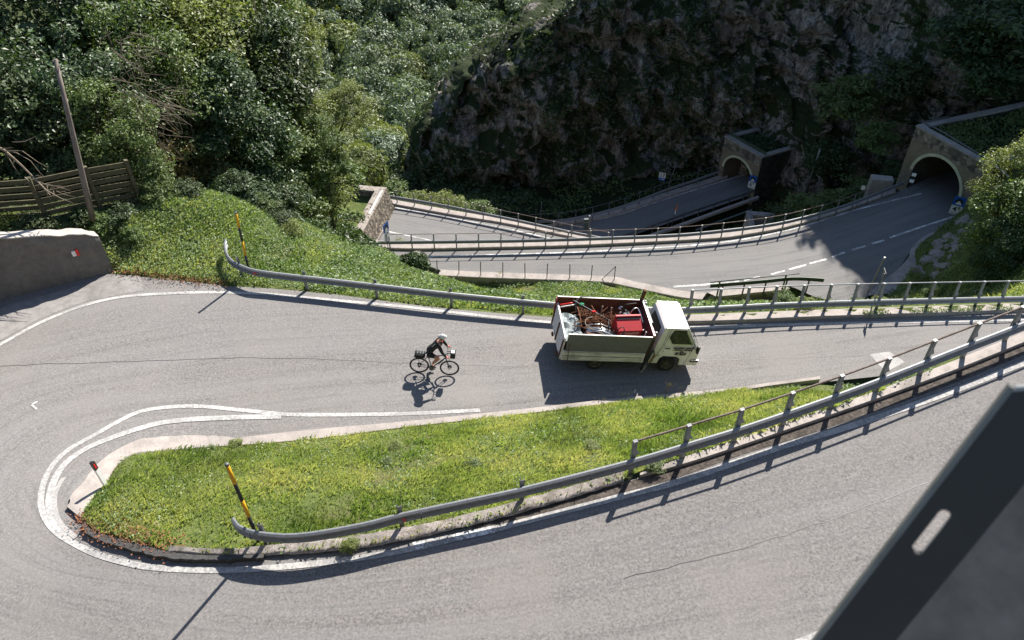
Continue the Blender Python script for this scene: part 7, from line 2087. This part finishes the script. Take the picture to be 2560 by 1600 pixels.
hg = (0.07 + 0.13 * cl_ + 0.09 * np.clip(ii - 0.3, 0, 1)) * (0.6 + 0.8 * rg.random(len(P)))
rn = np.clip(0.5 + 0.45 * fbm(P[:, 0] * 0.6, P[:, 1] * 0.6, oct=3, seed=80) + rg.normal(size=len(P)) * 0.22, 0, 1)
blades("grass", "bright uneven grass covering the island inside the hairpin", P, hg, 0.010 + 0.008 * rg.random(len(P)), rg, 'grass', 0.9, rn)
def weed_patch(name, label, P, size, rg, mat, hmax=0.22, group=None):
    n = len(P)
    P = P + np.stack([rg.normal(size=n) * 0.05, rg.normal(size=n) * 0.05, rg.random(n) * hmax], 1)
    N = unit(np.array([0, 0, 0.8]) + 0.7 * rg.normal(size=(n, 3)))
    L = size * (0.5 + rg.random(n))
    me = leaf_mesh(name, P, N, L, L * 0.6, rg); o = link(name, me, M[mat]); return tag(o, label, "ground cover", None, 'stuff')
P, ii, tt = island_pt(30000, rg)
k = fbm(P[:, 0] * 1.1, P[:, 1] * 1.1, oct=3, seed=84) > 0.28
weed_patch("weeds", "darker leafy weeds among the grass of the hairpin island", P[k], 0.075, rg, 'weeds', 0.16)
# tussocks: single taller plants one can make out
for k_, (px, py, r_, lab) in enumerate(((1192, 1172, 17, "leafy dock plant in the middle of the grass island"), (985, 1118, 14, "small broad leaved plant in the grass left of the island's middle"), (965, 1165, 12, "low leafy plant left of the dock plant"), (1480, 1120, 14, "tall weed near the right part of the grass island"), (1640, 1165, 14, "green weed at the kerb below the tenth guardrail post"), (590, 1120, 14, "leafy weed on the island's concrete edge"), (530, 1125, 10, "small weed on the island's concrete edge, left of the larger one"), (880, 1366, 12, "weed growing in the gravel under the nearest guardrail"))):
    q = on_h(px, py, hT, 0.15) if py < 1100 or px < 700 else on_z(px, py, 2.2)
    # drop on to the island sheet
    dep = ISL[:, :, 1] * CD - (ISL[:, :, 2] - CAM_H) * SD
    d2 = np.hypot(1280 + FPX * ISL[:, :, 0] / dep - px, 800 - FPX * (ISL[:, :, 1] * SD + (ISL[:, :, 2] - CAM_H) * CD) / dep - py)
    jj = np.unravel_index(np.argmin(d2), d2.shape); q = Vector(ISL[jj])
    Rm = r_ * 22.0 / FPX
    plant(B_mid if k_ % 2 == 0 else B_light, "weed_plant", lab, "plant", (q.x, q.y, q.z), Rm * 1.5, Rm * 0.85, k_ * 1.3, "single weeds on the hairpin island")
# bank beyond the far guardrail
def scatter(n, x0, x1, y0, y1, rg):
    x = rg.uniform(x0, x1, n); y = rg.uniform(y0, y1, n)
    ok = ~in_poly(x, y, ROAD_POLY) & ~in_poly(x, y, C_POLY)
    d = dist_poly(x, y, OUTER_W)
    ok &= d > 0.12
    gx = ((x + 48) / (110 / 330)).astype(int); gy = ((y - 17) / (45 / 180)).astype(int)
    ok &= keep[np.clip(gy, 0, 180), np.clip(gx, 0, 330)]
    x, y, d = x[ok], y[ok], d[ok]
    # not on the wall, kerb strip or ledge
    return np.stack([x, y, hill_z(x, y)], 1), d
rg = np.random.default_rng(31)
KERB_R = [tuple(p[:2]) for p in cr(W([(1640, 778), (1868, 774), (2318, 758), (2800, 742)], hB), 1.0)]
def veg_bank(name, label, n, box, size, mat, hmax, thr, seed, bl=False):
    P, d = scatter(n, *box, rg)
    f = fbm(P[:, 0] * 0.7, P[:, 1] * 0.7, oct=4, seed=seed)
    k = f > thr
    k &= ~((P[:, 0] > 5.3) & (P[:, 0] < 40) & (P[:, 1] < np.interp(P[:, 0], [q[0] for q in KERB_R], [q[1] for q in KERB_R]) + 0.1))
    bwx = np.array([p[:2] for p in bw]); k &= ~(in_poly(P[:, 0], P[:, 1], [tuple(p) for p in bwx] + [tuple(p + nrm(i)[:2] * 0.65) for i, p in enumerate(bwx)][::-1]))
    # the mound's left toe by the wall and the culvert stay bare
    k &= ~((P[:, 0] > 10.5) & (P[:, 0] < 21) & (P[:, 1] > 33) & (P[:, 2] < -15.5) & (P[:, 1] < 50))
    P = P[k]
    if bl:
        hg = hmax * (0.5 + rg.random(len(P))); rn = np.clip(0.45 + 0.35 * fbm(P[:, 0] * 0.5, P[:, 1] * 0.5, oct=3, seed=seed + 5) + rg.normal(size=len(P)) * 0.2, 0, 1)
        return blades(name, label, P, hg, 0.012 + 0.012 * rg.random(len(P)), rg, mat, 0.9, rn)
    return weed_patch(name, label, P, size, rg, mat, hmax)
veg_bank("grass", "patchy grass on the mound left of the far guardrail", 90000, (-24, -2, 23, 36), 0, 'grass', 0.15, -0.35, 90, True)
veg_bank("weeds", "leafy weeds covering the mound behind the curled guardrail end", 130000, (-24, -2, 23, 38), 0.085, 'weeds', 0.2, -2.0, 91)
veg_bank("grass", "bright grass on the bank behind the far guardrail", 90000, (-6, 13, 24, 51), 0, 'grass', 0.20, -0.25, 92, True)
veg_bank("weeds", "leafy weeds on the bank between the far guardrail and the middle road", 110000, (-8, 14, 24, 51), 0.14, 'weeds', 0.30, -0.5, 93)
veg_bank("grass", "grass on the right bank below the back-lit tree", 40000, (22, 46, 25, 54), 0, 'grass', 0.28, -0.1, 94, True)
veg_bank("weeds", "weeds on the right bank behind the far guardrail", 40000, (14, 46, 25, 54), 0.16, 'weeds', 0.3, 0.0, 95)
veg_bank("ground_cover", "dark undergrowth below the trees of the left slope", 60000, (-46, -8, 32, 58), 0.24, 'leaf_dark', 0.5, -0.1, 96)
# dead leaves along the hairpin edges
def litter(name, label, n, pxs, h, w, dz):
    c = cr(W(pxs, h), 0.1); i = rg.integers(0, len(c), n)
    P = c[i] + rg.normal(size=(n, 3)) * np.array([w, w, 0.0]); P[:, 2] = np.array([h(p[0], p[1]) for p in P]) + dz + rg.random(n) * 0.05
    N = unit(np.array([0, 0, 1.0]) + 0.5 * rg.normal(size=(n, 3))); L = 0.05 * (0.5 + rg.random(n))
    me = leaf_mesh(name, P, N, L, L * 0.7, rg); o = link(name, me, plain(name + " brown", (0.22, 0.09, 0.04), 0.9, 0, 0.4, 3)); tag(o, label, "leaf litter", None, 'stuff')
litter("fallen_leaves", "brown fallen leaves along the left tip of the grass island", 900, [(206, 1296), (240, 1325), (330, 1345), (450, 1375)], hT, 0.18, 0.12)
litter("fallen_leaves", "reddish fallen leaves at the foot of the mound", 900, [(300, 680), (380, 690), (470, 702), (560, 712)], hB, 0.22, 0.09)
# ivy creeping on the right kerb strip
c = cr(W([(2060, 787), (2200, 783), (2318, 779), (2450, 774), (2560, 770)], hB, 0.12), 0.05); n = 2600; i = rg.integers(0, len(c), n)
P = c[i] + rg.normal(size=(n, 3)) * np.array([0.05, 0.07, 0.03]); f = vnoise(P[:, 0] * 1.7, P[:, 1] * 0, seed=5) > -0.25; P = P[f]
weed_patch("creeper", "green creeper along the kerb strip under the far guardrail", P, 0.075, rg, 'weeds', 0.08)
# growth hanging on the cliff
sel = rg.integers(0, KX.size, 90000)
P = np.stack([KX.ravel()[sel], KY.ravel()[sel], KZ.ravel()[sel]], 1)
f = fbm(P[:, 0] * 0.16, P[:, 2] * 0.14, P[:, 1] * 0.1, 4, 121) > 0.1
f &= (P[:, 2] < 12)
P = P[f] + rg.normal(size=(f.sum(), 3)) * np.array([0.25, 0.1, 0.25]) + np.array([0, -0.15, 0])
N = unit(np.array([0, -0.8, 0.55]) + 0.6 * rg.normal(size=(len(P), 3))); L = 0.42 * (0.5 + rg.random(len(P)))
me = leaf_mesh("cliff_plants", P, N, L, L * 0.45, rg); o = link("cliff_plants", me, M['leaf_dark']); tag(o, "dark grass and shrubs hanging all over the cliff", "cliff plants", None, 'stuff')
# leaf clumps added along the unseen crest to roughen the shadow edge below
PP = []
for j in rng.integers(228, 299, 240):
    i_ = int(rng.integers(0, 120)); c_ = np.array([KX[j, i_], KY[j, i_], KZ[j, i_]]) + np.array([rng.uniform(-1.2, 1.2), rng.uniform(-1, 1), rng.uniform(-0.5, 0.7)])
    PP.append(c_ + rng.normal(size=(260, 3)) * rng.uniform(0.4, 0.9))
PP = np.concatenate(PP); L = 0.32 * (0.5 + rng.random(len(PP)))
me = leaf_mesh("cliff_plants", PP, unit(rng.normal(size=PP.shape) + np.array([0, 0, 0.6])), L, L * 0.6, rng); o = link("cliff_plants", me, M['leaf_dark']); tag(o, "unseen leaf clumps added on the high crest to roughen its shadow", "cliff plants", None, 'stuff')
# undergrowth of the gully
x = rg.uniform(-40, 40, 60000); y = rg.uniform(50, 92, 60000); z = low_z(x, y)
ok = ~in_poly(x, y, [tuple(p[:2]) for p in DF] + [tuple(p[:2]) for p in DN][::-1]) & ~in_poly(x, y, [tuple(p[:2]) for p in EF] + [tuple(p[:2]) for p in EN][::-1])
ok &= (fbm(x * 0.4, y * 0.4, oct=3, seed=131) > -0.1)
ok &= (dist_poly(x, y, EF) > 1.0) & (dist_poly(x, y, EN) > 1.0) & (dist_poly(x, y, DF) > 1.0) & (dist_poly(x, y, DN) > 0.5)
P = np.stack([x, y, z], 1)[ok]
weed_patch("undergrowth", "undergrowth around the lower roads and in the gully", P, 0.3, rg, 'leaf_mid', 0.6)

# ------------------------------------------------------------------ rocks
def rock(px, py, rpx, lab, dz=0.0, sq=0.7, seed=0, mat='rock_small', q=None):
    q = on_ground(px, py) if q is None else q
    Rm = rpx * (q.y / ray(px, py)[1]) / FPX
    root_ = MB()
    rr = np.random.default_rng(seed)
    bm = bmesh.new(); bmesh.ops.create_icosphere(bm, subdivisions=4, radius=1.0)
    co = np.array([v.co for v in bm.verts])
    k = 1 + 0.3 * fbm(co[:, 0] * 1.3 + seed, co[:, 1] * 1.3, co[:, 2] * 1.3, 3, seed)
    for q_ in range(9):
        nv = unit(rr.normal(size=3)); dd = rr.uniform(0.55, 0.9)
        k = np.minimum(k, np.where(co @ nv > 0.05, dd / np.maximum(co @ nv, 0.05), 9))
    k = k * (1 + 0.05 * fbm(co[:, 0] * 6, co[:, 1] * 6, co[:, 2] * 6, 2, seed))
    for v, kk in zip(bm.verts, k): v.co = Vector((v.co.x * kk * Rm, v.co.y * kk * Rm, v.co.z * kk * Rm * sq))
    me = bpy.data.meshes.new("rock"); bm.to_mesh(me); bm.free()
    o = link("rock", me, M[mat]); o.location = (q.x, q.y, q.z + dz); o.rotation_euler = (0, 0, seed * 1.1)
    return tag(o, lab, "rock", "rocks on the banks")
for k, (px, py, r, lab) in enumerate(((1035, 650, 34, "ivy covered rock at the left end of the middle road"), (1075, 668, 22, "smaller rock right of the ivy covered one"))):
    rock(px, py, r, lab, 0.1, 0.9, 10 + k, 'rock', on_z(px, py + 14, -7.0 - k))
n = 2600; c0 = on_z(1035, 662, -6.8)
P = np.array(c0) + unit(rg.normal(size=(n, 3))) * np.array([0.8, 0.6, 0.6]) * (0.8 + 0.3 * rg.random((n, 1)))
weed_patch("ivy", "dark ivy over the rock at the left end of the middle road", P, 0.13, rg, 'leaf_dark', 0.1)
for k, (px, py, r, lab) in enumerate(((305, 684, 7, "pale stone at the foot of the concrete wall's end"), (345, 684, 8, "pale stone at the toe of the mound"), (2500, 500, 40, "dark boulder beside the larger portal's side wall"), (2365, 668, 18, "pale rock at the lower end of the rocky bank"), (2310, 695, 12, "small pale rock beside the lower end of the broken ditch"))):
    rock(px, py, r, lab, 0.0, 0.75, 20 + k, 'rock_small' if k != 2 else 'rock')
rk = random.Random(12)
for k in range(46):
    t_ = rk.random(); px = 2318 + 95 * t_ + rk.uniform(-22, 38); py = 668 - 105 * t_ + rk.uniform(-22, 26)
    o = rock(px, py, rk.uniform(7, 19), "grey brown rock of the shaded bank between the ditch and the right edge", -0.12, rk.uniform(0.6, 1.0), 100 + k, 'rock_small')
    o["group"] = "rocks of the shaded right bank"
for k, (px, py, r) in enumerate(((314, 1170, 9), (376, 1137, 7), (344, 1160, 6))):
    q = on_h(px, py, hT, 0.12); rock(px, py, r, ("flat pale stone behind the delineator on the island", "pale stone at the top of the island's concrete edge", "small flat stone between the two island stones")[k], 0.0, 0.4, 60 + k, 'kerb', q)
# ------------------------------------------------------------------ dead branch in front of the plank fence
u, b_, c_ = ray(-60, 345); q0 = Vector((u * 24.4 / b_, 24.4, CAM_H + c_ * 24.4 / b_)); root = empty("dead_branch", q0, label="bare pale dead branch hanging in front of the plank fence", cat="branch")
mb = MB(); rb_ = random.Random(5)
def ptd(px, py, Y):
    u, b_, c_ = ray(px, py); t = Y / b_; return Vector((u * t, Y, CAM_H + c_ * t)) - q0
Y0 = 24.6
mb.tube([Vector((0, 0, 0)), ptd(10, 375, Y0), ptd(50, 410, Y0), ptd(90, 450, Y0), ptd(115, 475, Y0 - .3), ptd(150, 495, Y0 - .5), ptd(181, 507, Y0 - .6)], [0.06, 0.05, 0.04, 0.032, 0.024, 0.014, 0.006], 6)
for pts in ([(10, 375), (40, 380), (75, 400), (100, 430), (112, 445)], [(15, 378), (55, 378), (95, 405), (122, 420)], [(18, 385), (35, 420), (48, 438)], [(36, 398), (34, 415)], [(85, 450), (118, 462), (165, 464)], [(118, 462), (120, 485), (127, 500)], [(118, 462), (150, 470), (178, 478)], [(110, 470), (130, 490), (122, 480)], [(140, 478), (160, 486), (188, 495)], [(60, 445), (72, 452), (62, 462)], [(90, 438), (110, 444)], [(0, 370), (35, 368)], [(130, 488), (134, 478), (138, 490)], [(128, 470), (142, 463), (163, 468)], [(35, 356), (62, 352), (75, 346), (90, 342)], [(150, 483), (160, 480), (175, 482)]):
    P = [ptd(a + rb_.uniform(-2, 2), b + rb_.uniform(-2, 2), Y0 - 0.3 * i / len(pts)) for i, (a, b) in enumerate(pts)]
    mb.tube(P, [0.018 - 0.013 * i / (len(P) - 1) for i in range(len(P))], 5)
mb.build("twigs", M['twig'], root, True)
# tangle of bare stems on the slope
for k, (px, py, Y, w_, h_, lab) in enumerate(((310, 190, 31.5, 55, 110, "tangle of bare pale twigs right of the wooden pole"), (375, 300, 30.8, 45, 80, "hanging bare stems above the plank fence's right end"))):
    q0 = on_z(px, py, 0); u, b_, c_ = ray(px, py); t = Y / b_; q0 = Vector((u * t, Y, CAM_H + c_ * t))
    root = empty("bare_twigs", q0, label=lab, cat="twigs", group="bare twigs on the left slope")
    mb = MB(); rb_ = random.Random(70 + k)
    for s in range(70):
        a = ptd(px + rb_.uniform(-w_, w_), py + rb_.uniform(-h_, h_), Y + rb_.uniform(-1, 0.6)); L_ = rb_.uniform(0.5, 1.9); an = rb_.uniform(-2.6, 0.2)
        b = a + Vector((math.cos(an) * L_, rb_.uniform(-.2, .2), math.sin(an) * L_))
        m_ = (a + b) / 2 + Vector((rb_.uniform(-.2, .2), 0, rb_.uniform(-.2, .2)))
        mb.tube([a, m_, b], [0.016, 0.012, 0.006], 4, cap=False)
    mb.build("stems", M['twig'], root, True)
# dry seed stalks on the island kerb in front of the truck's shadow
for k, (px, py, lab) in enumerate(((1665, 985, "tall dry seed stalks on the kerb in front of the lorry's cab"), (1690, 983, "thin dry stalk right of the tall seed stalks"), (1560, 997, "short dry stalks on the kerb below the lorry bed"), (1500, 1003, "small green weed on the kerb below the lorry bed"))):
    q = on_h(px, py, hB, 0.1); root = empty("dry_stalks", q, label=lab, cat="grass stalks", group="dry stalks along the island kerb")
    mb = MB(); rb_ = random.Random(k)
    for s in range((9, 3, 6, 5)[k]):
        hh = (0.62, 0.55, 0.3, 0.2)[k] * rb_.uniform(0.6, 1.1); dx = rb_.uniform(-0.16, 0.16); x0 = rb_.uniform(-.15, .15)
        pts = [Vector((x0, 0, 0)), Vector((x0 + dx * 0.3, 0, hh * 0.55)), Vector((x0 + dx, -0.02, hh))]
        mb.tube(pts, [0.004, 0.004, 0.003], 4)
        for e in range(6): mb.ico(pts[1] + (pts[2] - pts[1]) * (0.35 + 0.13 * e) + Vector((rb_.uniform(-.015, .015), 0, 0)), (0.012, 0.010, 0.018), 1)
    mb.build("stalks", M['twig'], root)
